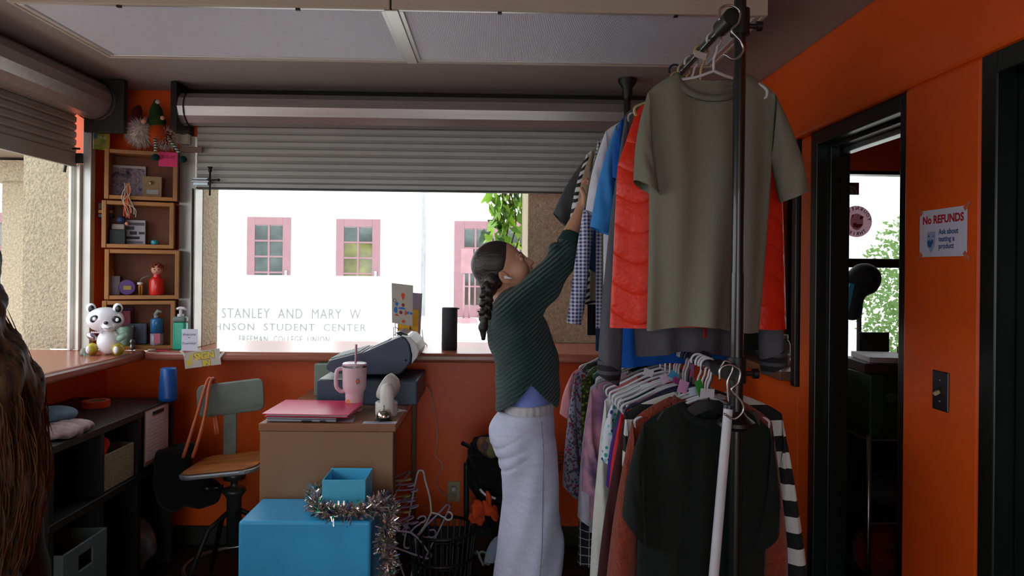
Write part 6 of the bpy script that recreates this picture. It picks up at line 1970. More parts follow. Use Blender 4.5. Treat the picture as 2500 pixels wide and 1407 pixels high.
text_mesh('outline', 'IN', 0.040, Ms_ @ Matrix.Translation((sw_ * 0.60, sh2 * 0.20, 0.0006)), M_INK, sg, 0.0001, bold=0.0045)
text_mesh('lettering', 'SIGN', 0.046, Ms_ @ Matrix.Translation((sw_ * 0.56, sh2 * 0.66, 0.0008)), M_YEL, sg, 0.0001, bold=0.003)
text_mesh('lettering', 'IN', 0.040, Ms_ @ Matrix.Translation((sw_ * 0.60, sh2 * 0.20, 0.0008)), M_YEL, sg, 0.0001, bold=0.003)
b = MB(); b.prism([(0.045, 0.075), (0.030, 0.070), (0.018, 0.042), (0.006, 0.046), (0.014, 0.008), (0.044, 0.030), (0.033, 0.036)], 0.0004, Ms_ @ Matrix.Translation((0.002, -0.003, 0.0006))); b.build('arrow', M_YEL, sg)
M_TAPE = mat('clear_tape', (206, 200, 190), rough=0.2, var=0)
for (px, py, r_) in ((446, 862, 0.8), (541, 866, -0.9)):
    c = at(px, py, 3.653)
    b = MB(); b.box(-0.018, 0.018, -0.0003, 0.0003, -0.006, 0.006, Matrix.Translation(c) @ Matrix.Rotation(r_, 4, 'Y')); b.build('tape', M_TAPE, sg)

# ================================================================ panda bank
pc_ = at(258, 862, 3.50)
pd = thing('panda_bank', 'white plastic panda coin bank on the counter corner', 'toy', (pc_.x, 3.50, CZ))
S = 3.5 / F_PX
def PP(dx, dz, dy=0.0):   # pixels relative to the middle of the base
    return (pc_.x + dx * S, 3.50 + dy, CZ + dz * S)
M_PWH = mat('glossy_white', (226, 226, 232), rough=0.25, var=0.01, coat=0.4)
M_PBK = mat('glossy_black', (26, 34, 36), rough=0.25, var=0.02)
hf_ = Field((pc_.x - 0.13, 3.38, CZ + 0.10), (pc_.x + 0.13, 3.62, CZ + 0.27), 0.0035)
hf_.ell(PP(-2, 85), (0.083, 0.075, 0.061), 0.01); hf_.ell(PP(22, 68, -0.055), (0.026, 0.026, 0.020), 0.02)
hf_.build('head', M_PWH, pd, smooth_it=1)
fb = Field((pc_.x - 0.10, 3.40, CZ), (pc_.x + 0.10, 3.60, CZ + 0.15), 0.0035)
fb.ell(PP(7, 32), (0.052, 0.050, 0.062), 0.01)
fb.build('belly', M_PWH, pd, smooth_it=1)
for (dx, dz) in ((-36, 112), (28, 113)):
    b = MB(); b.sphere(PP(dx, dz, 0.0), (0.023, 0.016, 0.025), 18, 12); e = b.build('ear', M_PWH, pd, smooth=True)
    b = MB(); b.sphere(PP(dx + 3, dz - 1, -0.009), (0.0155, 0.010, 0.018), 16, 10); b.build('inner_ear', M_PBK, e, smooth=True)
for (dx, dz, dy, ry) in ((-9, 89, -0.071, -0.5), (39, 87, -0.052, 0.5)):
    b = MB(); b.sphere(PP(dx, dz, dy), (0.0215, 0.006, 0.017), 18, 10, Matrix.Rotation(ry, 4, 'Y') @ Matrix.Rotation(0.4 if dx > 0 else 0, 4, 'Z')); e = b.build('eye_patch', M_PBK, pd, smooth=True)
    b = MB(); b.sphere(PP(dx + 2, dz, dy - 0.005), (0.009, 0.003, 0.009), 12, 8); b.build('eye', M_PWH, e, smooth=True)
b = MB(); b.sphere(PP(21, 80, -0.079), (0.011, 0.006, 0.008), 14, 8); b.build('nose', M_PBK, pd, smooth=True)
b = MB(); b.tube(spline([PP(10, 70, -0.082), PP(14, 66, -0.083), PP(20, 68, -0.084), PP(27, 66, -0.082), PP(31, 70, -0.078)], 4), 0.0011, 5); b.build('mouth', M_PBK, pd, smooth=True)
M_SILV = mat('silver_metallic', (170, 160, 172), rough=0.2, metal=1.0)
for sx in (-1, 1):
    b = MB(); b.sphere(PP(-30 if sx < 0 else 40, 44, -0.01), (0.030, 0.018, 0.017), 16, 10, Matrix.Rotation(0.6 * (1 if sx < 0 else -1), 4, 'Y')); b.build('arm', M_SILV if sx < 0 else mat('clear_green', (150, 190, 176), rough=0.15), pd, smooth=True)
    b = MB(); b.sphere(PP(-24 if sx < 0 else 38, 15.2, -0.03), (0.026, 0.032, 0.030), 16, 12); f_ = b.build('foot', mat('yellow_green_gloss', (176, 160, 50), rough=0.25, var=0.3, vscale=18), pd, smooth=True)
    b = MB(); b.sphere(PP(-26 if sx < 0 else 39, 15, -0.056), (0.012, 0.008, 0.018), 14, 10); b.build('foot_pad', M_PWH, f_, smooth=True)
for k in range(6):
    b = MB(); b.sphere(PP(-20 + 4.5 * k, 56, -0.048), 0.0045, 8, 6); b.build('bead', M_PWH, pd, smooth=True)
tag(MB().lathe([(0, 0), (0.018, 0.0), (0.0185, 0.012), (0.016, 0.030), (0.009, 0.034), (0, 0.035)], (at(209, 850, 3.48).x, 3.47, CZ + 0.0005), 20).build('glass_dome', M_CLEAR, smooth=True), 'small clear glass bauble beside the panda bank', 'bauble')

# ================================================================ bamboo crates in the corner
_before = set(COL.objects)
M_BAM = wood('bamboo', (158, 106, 50), (0.4, 1, 1), 0.45, 0.22, 8)
M_BAMB = wood('brown_backing', (110, 60, 30), (1, 1, 0.5), 0.6, 0.15)
YS0, YS1 = 3.70, 3.842
def crate(label, px0, px1, ptop, pbot):
    a, c = at(px0, ptop, YS0), at(px1, pbot, YS0)
    x0, x1, z1, z0 = a.x, c.x, a.z, c.z
    z0 = max(z0, CZ + 0.001)
    t = thing('wall_crate', label, 'shelf', ((x0 + x1) / 2, YS0, z0), group='bamboo crates in the corner')
    w = 0.020
    MB().box(x0, x0 + w, YS0, YS1, z0, z1).build('side_board', M_BAM, t, bevel=0.002)
    MB().box(x1 - w, x1, YS0, YS1, z0, z1).build('side_board', M_BAM, t, bevel=0.002)
    MB().box(x0 + w, x1 - w, YS0 + 0.003, YS1, z1 - w, z1).build('top_board', M_BAM, t, bevel=0.002)
    MB().box(x0 + w, x1 - w, YS0 + 0.003, YS1, z0, z0 + w).build('bottom_board', M_BAM, t, bevel=0.002)
    MB().box(x0 + w, x1 - w, YS1 - 0.006, YS1 - 0.001, z0 + w, z1 - w).build('back_board', M_BAMB, t)
    return x0 + w, x1 - w, z0 + w, z1
C1 = crate('top bamboo crate holding a photo frame', 264, 424, 366, 489)
C2 = crate('second bamboo crate from the top holding a newspaper book', 258, 416, 491, 607)
C3 = crate('third bamboo crate holding the red doll bottle', 264, 428, 609, 732)
C4 = crate('lowest bamboo crate holding a mint cup and spray bottle', 258, 418, 734, 856)
def pbox(name, label, cat, px0, px1, py0, zb, D, depth, m, yaw=0.0, bevel=0.002, tilt=0.0):
    a, c = at(px0, py0, D), at(px1, py0, D)
    w, h = c.x - a.x, a.z - zb
    M = Matrix.Translation(((a.x + c.x) / 2, D + depth / 2, zb + 0.0005)) @ Matrix.Rotation(yaw, 4, 'Z') @ Matrix.Rotation(tilt, 4, 'X')
    b = MB(); b.box(-w / 2, w / 2, -depth / 2, depth / 2, 0, h, M)
    return tag(b.build(name, m, bevel=bevel), label, cat), M, w, h
def picture_mat(name, cols, scale):
    t = NT(name)
    n = t.voro(t.coord('Object'), scale, out='Color')
    s = t.n('ShaderNodeSeparateColor'); t.link(n, s.inputs[0])
    t.color(t.ramp(s.outputs[0], [(i / len(cols), lin(c)) for i, c in enumerate(cols)], 'CONSTANT'))
    t.b.inputs['Roughness'].default_value = 0.5
    return t.m
# crate 1
fr = thing('photo_frame', 'pale framed photo print leaning in the top crate', 'picture', tuple(at(325, 478, 3.80)))
a_, c_ = at(282, 405, 3.80), at(370, 478, 3.80)
zf = C1[2] + 0.0005
MB().box(a_.x, c_.x, 3.81, 3.822, zf, a_.z).build('frame', mat('pale_frame', (190, 186, 182), rough=0.6), fr, bevel=0.002)
MB().box(a_.x + 0.004, c_.x - 0.004, 3.808, 3.8095, zf + 0.004, a_.z - 0.014).build('print', blotch_mat('photo_print', [(40, 42, 48), (96, 90, 104), (150, 146, 160), (120, 100, 104), (176, 170, 176)], 26), fr)
bxk, M_, w_, h_ = pbox('trinket_box', 'small beige box with round knob in the top crate', 'box', 357, 400, 430, C1[2], 3.76, 0.05, mat('beige_card_box', (150, 122, 86), rough=0.6))
b = MB(); b.lathe([(0, 0), (0.009, 0), (0.010, 0.006), (0, 0.009)], tuple(at(376, 446, 3.758)), 18, Matrix.Rotation(math.pi / 2, 4, 'X')); b.build('knob', mat('brass_knob', (130, 110, 76), rough=0.3, metal=0.8), bxk)
b = MB(); q = at(366, 463, 3.759); b.box(q.x, q.x + 0.055, 3.7575, 3.7595, q.z - 0.022, q.z); b.build('label', mat('pale_label', (170, 170, 172), rough=0.7), bxk)
sb2 = thing('string_bundle', 'bundle of orange and white strings hanging from the top crate', 'string', tuple(at(312, 520, 3.69)))
rs = random.Random(2)
for i in range(9):
    col = mat('orange_string', (206, 84, 40), rough=0.8) if i % 2 else mat('white_string', (186, 176, 160), rough=0.8)
    x = rs.uniform(300, 326)
    b = MB(); b.tube(spline([at(311 + rs.uniform(-5, 5), 447, 3.69), at(306 + rs.uniform(-6, 12), 470, 3.685), at(302 + rs.uniform(-3, 18), 492, 3.685), at(x + rs.uniform(-4, 4), 510, 3.685), at(x + rs.uniform(-2, 6), 520 + rs.uniform(0, 16), 3.685)], 5), 0.0022, 5); b.build('string', col, sb2, smooth=True)
# gnomes on top
def fur(name, c, r, n, m, parent, L=0.03, seed=1, down=0.5):
    rr = random.Random(seed)
    b = MB()
    for i in range(n):
        d = Vector((rr.gauss(0, 1), rr.gauss(0, 1), rr.gauss(0, 1))).normalized()
        p = Vector((c[0] + d.x * r[0], c[1] + d.y * r[1], c[2] + d.z * r[2]))
        e = p + (d + Vector((0, 0, -down))) .normalized() * L * rr.uniform(0.5, 1.2)
        s = d.cross(Vector((rr.gauss(0, 1), rr.gauss(0, 1), rr.gauss(0, 1)))).normalized() * 0.0022
        b.add([p - s, p + s, e], [(0, 1, 2)])
    o = b.build(name, m, parent); o['kind'] = 'stuff'
    return o
M_FUR = mat('white_fur', (196, 186, 178), rough=0.95)
M_GNG = fabric('green_felt', (40, 66, 30)); M_GNO = fabric('orange_felt', (176, 66, 22)); M_NOSE = mat('gnome_nose', (214, 150, 124), rough=0.6)
M_STW = stripes_mat('green_white_leg', (190, 196, 184), (22, 60, 50), 0.014, 0.5, 2)
YG = 3.73
gn = thing('gnome_doll', 'gnome doll with green and orange hat and white beard on the top crate', 'doll', tuple(at(385, 362, YG)))
cG = at(385, 318, YG)
gf = Field((cG.x - 0.12, 3.64, cG.z - 0.14), (cG.x + 0.12, 3.82, cG.z + 0.2), 0.005)
gf.ell(at(386, 325, YG), (0.050, 0.045, 0.065), 0.02)
gf.build('body', M_GNO, gn, smooth_it=1)
gf = Field((cG.x - 0.12, 3.64, cG.z - 0.10), (cG.x + 0.12, 3.82, cG.z + 0.2), 0.005)
gf.chain([at(383, 292, YG), at(382, 268, YG), at(381, 244, YG)], [0.046, 0.026, 0.010], 0.02)
gf.build('hat', M_GNG, gn, smooth_it=1)
b = MB(); b.sphere(tuple(at(384, 246, YG - 0.01)), 0.013, 10, 8); b.build('pompom', M_FUR, gn, smooth=True)
b = MB(); b.sphere(tuple(at(388, 284, YG - 0.05)), 0.0115, 12, 8); b.build('nose', M_NOSE, gn, smooth=True)
for (xa, xb, yb_) in ((374, 370, 368), (404, 424, 370)):
    b = MB(); b.tube(spline([at(xa, 335, YG - 0.03), at((xa + xb) / 2, 352, YG - 0.055), at(xb, yb_, YG - 0.06)], 5), 0.008, 8); b.build('leg', M_STW, gn, smooth=True)
    c = at(xb + (0 if xb < 400 else 8), yb_ + 14, YG - 0.062)
    b = MB(); b.sphere(tuple(c), (0.020, 0.014, 0.018), 14, 10); b.build('boot', fabric('teal_felt', (16, 52, 48)), gn, smooth=True)
gn2 = thing('gnome_doll', 'fluffy white bearded gnome doll with pink nose on the top crate', 'doll', tuple(at(345, 358, YG)))
c2 = at(348, 325, YG + 0.005)
gf = Field((c2.x - 0.10, 3.64, c2.z - 0.1), (c2.x + 0.12, 3.82, c2.z + 0.12), 0.006)
gf.ell(c2, (0.052, 0.042, 0.062), 0.02)
gf.build('body', M_FUR, gn2)
fur('beard', c2, (0.052, 0.042, 0.058), 900, M_FUR, gn2, 0.034, 3)
fur('beard', at(404, 335, YG), (0.052, 0.042, 0.045), 600, M_FUR, gn, 0.03, 4)
b = MB(); b.sphere(tuple(at(347, 295, YG - 0.045)), 0.0135, 12, 8); b.build('nose', M_NOSE, gn2, smooth=True)
b = MB(); gf = Field((c2.x - 0.08, 3.66, c2.z + 0.02), (c2.x + 0.08, 3.82, c2.z + 0.16), 0.006); gf.chain([at(344, 290, YG + 0.03), at(346, 272, YG + 0.035), at(350, 262, YG + 0.035)], [0.03, 0.022, 0.010], 0.02); gf.build('hat', fabric('dark_red_felt', (84, 22, 16)), gn2, smooth_it=1)
bk_, M_, w_, h_ = pbox('picture_book', 'green and yellow picture book leaning on top of the crates', 'book', 250, 286, 290, C1[3], 3.76, 0.012, picture_mat('book_cover', [(120, 132, 50), (170, 160, 60), (60, 96, 120), (150, 146, 90)], 26), 0.5, 0.001)
M_ = M_ @ Matrix.Rotation(0, 4, 'Z')
text_mesh('lettering', 'SKIP', 0.022, M_ @ plane_M((0, -0.0068, h_ * 0.35), (1, 0, 0), (0, 0, 1)), mat('book_letter', (206, 206, 190), rough=0.6), bk_, 0.0002)
sn = thing('sticky_note', 'hot pink price note hanging on the top crate', 'note', tuple(at(402, 404, 3.688)))
a_, c_ = at(381, 368, 3.690), at(423, 404, 3.690)
MB().box(a_.x, c_.x, 3.690, 3.6908, c_.z, a_.z).build('paper', mat('hot_pink_paper', (226, 60, 120), rough=0.7, var=0.03), sn)
text_mesh('writing', '$10.00', 0.024, plane_M(((a_.x + c_.x) / 2, 3.6896, (a_.z + c_.z) / 2 + 0.012), (1, 0, 0.05), (0.1, 0, 1)), mat('note_ink', (120, 24, 70), rough=0.6), sn, 0.0001)
# crate 2
bk2, M_, w_, h_ = pbox('newspaper_book', 'book with black and white newspaper print in the second crate', 'book', 318, 367, 538, C2[2], 3.78, 0.02, mat('newsprint', (170, 168, 178), rough=0.7, var=0.06))
for i, (fx0, fx1, fz0, fz1, g_) in enumerate(((0.05, 0.95, 0.78, 0.90, 90), (0.05, 0.5, 0.60, 0.74, 60), (0.30, 0.62, 0.40, 0.54, 50), (0.70, 0.96, 0.42, 0.52, 60), (0.05, 0.74, 0.22, 0.33, 40), (0.1, 0.9, 0.04, 0.14, 110))):
    b = MB(); b.box((fx0 - 0.5) * w_, (fx1 - 0.5) * w_, -0.0108, -0.0102, fz0 * h_, fz1 * h_, M_); b.build('print_block', mat('print_%d' % g_, (g_, g_, g_ + 6), rough=0.7), bk2)
fg = thing('toy_figure', 'small toy figure with blue cap in the second crate', 'toy', tuple(at(300, 600, 3.76)))
zc2 = C2[2]
MB().box(at(284, 560, 3.75).x, at(318, 560, 3.75).x, 3.74, 3.79, zc2 + 0.0005, at(300, 562, 3.75).z).build('base', mat('dark_box', (30, 40, 40), rough=0.5, var=0.4, vscale=60), fg, bevel=0.002)
MB().box(at(288, 550, 3.75).x, at(316, 550, 3.75).x, 3.745, 3.785, at(300, 562, 3.75).z + 0.0005, at(300, 548, 3.75).z).build('torso', mat('pale_cloth', (170, 168, 160), rough=0.8), fg, bevel=0.006)
b = MB(); b.sphere(tuple(at(308, 538, 3.75)), (0.022, 0.02, 0.018), 14, 10); b.build('cap', mat('blue_cap', (44, 64, 104), rough=0.6), fg, smooth=True)
b = MB(); b.sphere(tuple(at(318, 547, 3.735)), 0.009, 10, 8); b.build('hand', M_NOSE, fg, smooth=True)
for i, (c__, yy) in enumerate((((40, 36, 40), 500), ((70, 50, 34), 506), ((150, 110, 40), 516), ((44, 60, 84), 526))):
    a_ = at(274, yy + 8, 3.82); e_ = at(300, yy, 3.82)
    tag(MB().box(a_.x, e_.x + 0.01, 3.785, 3.83, a_.z, e_.z - 0.001).build('book', mat('small_book_%d' % i, c__, rough=0.6), bevel=0.001), ('dark', 'brown', 'mustard', 'navy')[i] + ' small book lying at the left of the second crate', 'book', 'small books in the second crate')
tag(MB().lathe([(0, 0.0005), (0.017, 0.0005), (0.019, 0.004), (0.019, 0.018), (0.015, 0.024), (0, 0.024)], (at(381, 602, 3.74).x, 3.74, zc2), 20).build('teal_pot', mat('teal_glass', (40, 140, 160), rough=0.2), smooth=True), 'little teal glass pot in the second crate', 'jar')
# crate 3
zc3 = C3[2]
cd_, M_, w_, h_ = pbox('white_card', 'white picture card at the left of the third crate', 'card', 280, 311, 674, zc3, 3.78, 0.004, mat('pale_card', (176, 180, 188), rough=0.7, var=0.15, vscale=20))
dk_ = thing('duck_toy', 'yellow rubber duck toy above the white card in the third crate', 'toy', tuple(at(292, 674, 3.79)))
gf = Field((at(292, 655, 3.79).x - 0.05, 3.75, at(292, 655, 3.79).z - 0.06), (at(292, 655, 3.79).x + 0.05, 3.86, at(292, 655, 3.79).z + 0.06), 0.004)
gf.ell(at(293, 668, 3.80), (0.02, 0.02, 0.028), 0.01).ell(at(293, 643, 3.80), (0.017, 0.017, 0.016), 0.01)
gf.build('body', mat('yellow_rubber', (176, 140, 26), rough=0.45), dk_)
b = MB(); b.sphere(tuple(at(284, 644, 3.785)), (0.010, 0.006, 0.004), 10, 6); b.build('beak', M_GNO, dk_, smooth=True)
pt_ = thing('purple_case', 'round purple case with yellow label in the third crate', 'case', tuple(at(321, 722, 3.75)))
b = MB(); cP = at(321, 712, 3.75); b.lathe([(0, 0), (0.038, 0), (0.040, 0.006), (0.040, 0.02), (0, 0.022)], (cP.x, 3.765, zc3 + 0.0405), 30, Matrix.Rotation(math.pi / 2, 4, 'X')); b.build('shell', mat('purple_plastic', (84, 44, 120), rough=0.4), pt_, bevel=0.003)
b = MB(); b.box(cP.x - 0.016, cP.x + 0.02, 3.7415, 3.7428, zc3 + 0.028, zc3 + 0.048); b.build('label', mat('mustard_label', (170, 140, 60), rough=0.6), pt_)
dr = thing('dropper_toy', 'little wooden legs toy with white cap in the third crate', 'toy', tuple(at(351, 722, 3.75)))
cD = at(351, 722, 3.75)
b = MB(); b.tube([(cD.x - 0.005, 3.75, zc3 + 0.0005), (cD.x - 0.006, 3.75, zc3 + 0.045), (cD.x, 3.75, zc3 + 0.055)], [0.005, 0.006, 0.009], 8).tube([(cD.x + 0.006, 3.75, zc3 + 0.0005), (cD.x + 0.006, 3.75, zc3 + 0.045), (cD.x, 3.75, zc3 + 0.055)], [0.005, 0.006, 0.009], 8); b.build('legs', M_BAM, dr, smooth=True)
b = MB(); b.lathe([(0, 0.055), (0.014, 0.055), (0.014, 0.066), (0, 0.068)], (cD.x - 0.003, 3.75, zc3), 14); b.build('cap', M_HWHITE, dr)
b = MB(); b.tube(spline([(cD.x - 0.003, 3.75, zc3 + 0.068), (cD.x + 0.004, 3.745, zc3 + 0.085), (cD.x + 0.03, 3.745, zc3 + 0.098), (cD.x + 0.055, 3.75, zc3 + 0.096)], 5), 0.0022, 6); b.build('tube', M_CLEAR, dr, smooth=True)
db = thing('doll_bottle', 'red bottle with a curly haired doll head in the third crate', 'toy', tuple(at(385, 722, 3.75)))
cB = at(386, 722, 3.75)
b = MB(); b.lathe([(0, 0.0005), (0.033, 0.0005), (0.036, 0.006), (0.036, 0.075), (0.030, 0.088), (0.019, 0.094), (0.019, 0.108), (0, 0.108)], (cB.x, 3.755, zc3), 28); autosmooth(b.build('bottle', mat('red_plastic', (206, 34, 26), rough=0.3, coat=0.3), db), 50)
b = MB(); b.sphere((cB.x + 0.001, 3.752, zc3 + 0.132), (0.028, 0.026, 0.027), 18, 12); b.build('head', mat('doll_skin', (206, 146, 122), rough=0.5), db, smooth=True)
for dx_ in (-0.009, 0.011):
    b = MB(); b.sphere((cB.x + 0.001 + dx_, 3.7275, zc3 + 0.133), (0.0035, 0.002, 0.0035), 8, 6); b.build('eye', M_IRIS, db, smooth=True)
b = MB(); b.sphere((cB.x + 0.002, 3.7265, zc3 + 0.120), (0.005, 0.002, 0.0018), 8, 6); b.build('mouth', M_LIP, db, smooth=True)
rr_ = random.Random(4)
b = MB()
for i in range(60):
    a = rr_.uniform(0, 6.28); e = rr_.uniform(0.15, 1.45)
    b.sphere((cB.x + 0.029 * math.cos(a) * math.cos(e), 3.756 + 0.028 * math.sin(a) * math.cos(e), zc3 + 0.136 + 0.028 * math.sin(e)), rr_.uniform(0.005, 0.008), 7, 5)
b.build('curls', mat('auburn_curls', (122, 56, 24), rough=0.7, bump=0.5, bscale=300), db, smooth=True)
# crate 4
zc4 = C4[2]
pbox('snack_packet', 'purple packet with white edge at the back of the lowest crate', 'packet', 300, 345, 750, zc4, 3.815, 0.012, mat('purple_packet', (84, 50, 110), rough=0.4, var=0.3, vscale=20), 0.1)
pbox('snack_packet', 'crimson packet in front of the purple packet in the lowest crate', 'packet', 296, 338, 758, zc4, 3.797, 0.010, mat('crimson_packet', (150, 36, 62), rough=0.4, var=0.5, vscale=24), -0.15)
tag(MB().lathe([(0, 0.0005), (0.030, 0.0005), (0.032, 0.003), (0.042, 0.098), (0.039, 0.098), (0.030, 0.006), (0, 0.006)], (at(311, 840, 3.73).x, 3.752, zc4), 28).build('mint_cup', mat('mint_plastic', (140, 176, 156), rough=0.35), smooth=True), 'mint green plastic cup in the lowest crate', 'cup')
pbox('zip_pouch', 'grey blue zip pouch in the lowest crate', 'pouch', 327, 370, 790, zc4, 3.78, 0.03, mat('grey_blue_pouch', (74, 86, 104), rough=0.5, var=0.3, vscale=40), 0.0, 0.006)
spb = thing('spray_bottle', 'clear spray bottle with blue band in the lowest crate', 'bottle', tuple(at(385, 840, 3.74)))
cS = at(385, 840, 3.74)
b = MB(); b.lathe([(0, 0.0005), (0.030, 0.0005), (0.032, 0.004), (0.032, 0.060), (0, 0.060)], (cS.x, 3.745, zc4), 24); b.build('bottle', mat('lilac_clear', (150, 150, 172), rough=0.15), spb, smooth=True)
b = MB(); b.lathe([(0.0322, 0.061), (0.032, 0.130), (0.028, 0.138), (0, 0.140)], (cS.x, 3.745, zc4), 24); b.build('upper', mat('blue_clear', (44, 110, 160), rough=0.15), spb, smooth=True)
b = MB(); b.box(cS.x - 0.012, cS.x + 0.018, 3.7105, 3.7125, zc4 + 0.01, zc4 + 0.062); b.build('label', mat('pink_label', (206, 120, 146), rough=0.6), spb)
b = MB(); b.cyl((cS.x - 0.004, 3.745, zc4 + 0.140), (cS.x - 0.004, 3.745, zc4 + 0.155), 0.012, seg=14); b.tube([(cS.x - 0.008, 3.745, zc4 + 0.155), (cS.x + 0.004, 3.74, zc4 + 0.178), (cS.x + 0.024, 3.735, zc4 + 0.172)], [0.012, 0.010, 0.006], 8); b.build('trigger', mat('grey_trigger', (150, 152, 154), rough=0.4), spb, smooth=True)
# the crates stand across the corner: turn them and what they hold to face the room
_piv = Matrix.Translation((-1.85, 3.70, 0)) @ Matrix.Rotation(math.radians(19), 4, 'Z') @ Matrix.Translation((1.85, -3.70, 0))
for o in [o for o in COL.objects if o not in _before and o.parent is None]:
    o.matrix_basis = _piv @ o.matrix_basis
# loose things along the counter front
sk = thing('silver_figurine', 'tiny silver figurine on the counter beside the mint cup', 'figurine', tuple(at(323, 857, 3.69)))
cK = at(323, 857, 3.69)
gf = Field((cK.x - 0.04, 3.65, CZ), (cK.x + 0.04, 3.73, CZ + 0.08), 0.0035)
gf.ell((cK.x, 3.69, CZ + 0.045), (0.014, 0.014, 0.016), 0.008).ell((cK.x, 3.69, CZ + 0.018), (0.013, 0.012, 0.018), 0.008)
gf.build('body', mat('pewter', (120, 126, 132), rough=0.25, metal=0.9), sk)
tag(slab('pink_note', at(385, 853, 3.70).x, at(414, 853, 3.70).x, 3.672, 3.70, CZ + 0.0005, CZ + 0.004, mat('neon_pink_paper', (226, 50, 96), rough=0.6), 0.25, None, 0.0), 'neon pink paper scrap on the counter edge', 'paper')
tag(slab('wood_pick', at(335, 851, 3.70).x, at(385, 851, 3.70).x, 3.678, 3.694, CZ + 0.0005, CZ + 0.007, mat('orange_brown_stick', (150, 92, 48), rough=0.5), 0.02, None, 0.001), 'orange brown wooden ruler lying on the counter edge', 'ruler')
b = MB(); b.tube([tuple(at(362, 855, 3.675)), tuple(at(380, 855, 3.675))], 0.0055, 10); tag(b.build('chalk', mat('pale_chalk', (176, 166, 156), rough=0.8), smooth=True), 'pale chalk stick on the counter edge', 'chalk')

# ================================================================ on and in the black shelf
zt = SZ
tr = thing('tape_roll', 'roll of orange tape on the black shelf', 'tape', (-1.87, 3.35, zt))
cT = at(234, 1012, 3.36)
b = MB(); b.lathe([(0.042, 0.0005), (0.058, 0.0005), (0.058, 0.030), (0.042, 0.030), (0.042, 0.0005)], (cT.x, 3.36, zt), 36); autosmooth(b.build('tape', mat('orange_tape', (206, 66, 24), rough=0.35), tr))
b = MB(); b.lathe([(0.0395, 0.001), (0.0415, 0.001), (0.0415, 0.029), (0.0395, 0.029), (0.0395, 0.001)], (cT.x, 3.36, zt), 36); autosmooth(b.build('core', mat('cardboard', (150, 120, 90), rough=0.8), tr))
cc_ = at(411, 958, 3.53)
tag(MB().lathe([(0, 0.0005), (0.046, 0.0005), (0.044, 0.02), (0.036, 0.155), (0.033, 0.16), (0, 0.155)], (cc_.x, 3.53, zt), 30).build('blue_cup', mat('blue_plastic', (22, 84, 160), rough=0.35), smooth=True), 'upturned blue plastic cup under the counter corner', 'cup')
cl1 = Field((-2.05, 2.55, zt), (-1.55, 3.10, zt + 0.12), 0.007)
cl1.ell((-1.78, 2.90, zt + 0.055), (0.09, 0.10, 0.035), 0.02).ell((-1.86, 2.83, zt + 0.050), (0.08, 0.08, 0.045), 0.02)
o = cl1.build('folded_cloth', fabric('denim_blue_cloth', (84, 106, 122), 0.2), smooth_it=1); tag(o, 'crumpled blue grey cloth on the black shelf', 'cloth')
cl2 = Field((-1.90, 2.60, zt), (-1.50, 3.05, zt + 0.09), 0.006)
cl2.ell((-1.67, 2.82, zt + 0.024), (0.085, 0.11, 0.022), 0.02).ell((-1.66, 2.75, zt + 0.020), (0.08, 0.07, 0.02), 0.02)
cl2.warp(lambda X, Y, Z: 0.004 * np.sin(130 * Y + 30 * X))
o = cl2.build('folded_cloth', fabric('pink_grey_cloth', (150, 128, 128), 0.3), smooth_it=1); tag(o, 'crumpled pinkish grey cloth at the edge of the black shelf', 'cloth')
cb_ = thing('clipboard', 'clipboard with a sign-up sheet hanging on the black shelf', 'clipboard', (-1.59, 3.36, 0.6))
zb0, zb1 = 0.585, 0.838
MB().box(SX1 + 0.001, SX1 + 0.005, 3.285, 3.52, zb0, zb1).build('board', mat('hardboard', (120, 84, 58), rough=0.6), cb_, bevel=0.001)
MB().box(SX1 + 0.0055, SX1 + 0.0062, 3.29, 3.515, zb0 + 0.02, zb1 - 0.004).build('paper', mat('lilac_sheet', (196, 176, 184), rough=0.8), cb_)
MB().box(SX1 + 0.0065, SX1 + 0.014, 3.355, 3.455, zb1 - 0.03, zb1 - 0.012).build('clip', M_DARKMET, cb_, bevel=0.003)
for i in range(12):
    MB().box(SX1 + 0.0063, SX1 + 0.0066, 3.31, 3.31 + (0.18 if i else 0.12), zb1 - 0.055 - i * 0.017, zb1 - 0.0535 - i * 0.017).build('ruled_line', mat('grey_line', (120, 110, 120), rough=0.8), cb_)
bn = thing('fabric_bin', 'beige woven bin with red fabric in the black shelf', 'bin', (-1.8, 3.1, 0.562))
M_BIN = mat('beige_weave', (126, 116, 92), rough=0.9, var=0.2, vscale=60, bump=0.6, bscale=130)
bx0, bx1, by0, by1, bz0, bz1 = -1.95, -1.615, 2.972, 3.232, 0.562, 0.715
b = MB(); T = 0.008
b.box(bx0, bx1, by0, by0 + T, bz0, bz1).box(bx0, bx1, by1 - T, by1, bz0, bz1).box(bx0, bx0 + T, by0 + T, by1 - T, bz0, bz1).box(bx1 - T, bx1, by0 + T, by1 - T, bz0, bz1).box(bx0 + T, bx1 - T, by0 + T, by1 - T, bz0, bz0 + T)
b.build('bin', M_BIN, bn, bevel=0.004)
rd = Field((-1.95, 2.97, 0.56), (-1.60, 3.22, 0.83), 0.006)
rd.ell((-1.72, 3.06, 0.66), (0.08, 0.06, 0.07), 0.03).ell((-1.68, 3.05, 0.735), (0.045, 0.045, 0.05), 0.03)
rd.warp(lambda X, Y, Z: 0.005 * np.sin(90 * X + 60 * Y + 40 * Z))
tag(rd.build('red_scarf', fabric('red_cloth', (190, 42, 26), 0.25)), 'red cloth bundled in the beige bin', 'cloth')
cr = thing('storage_crate', 'grey green plastic crate in the low shelf opening', 'crate', (-1.75, 2.45, 0.03))
M_CRT = mat('grey_green_crate', (84, 98, 96), rough=0.5)
cx0, cx1, cy0, cy1, cz0, cz1 = -1.98, -1.57, 2.635, 2.93, 0.031, 0.44
b = MB()
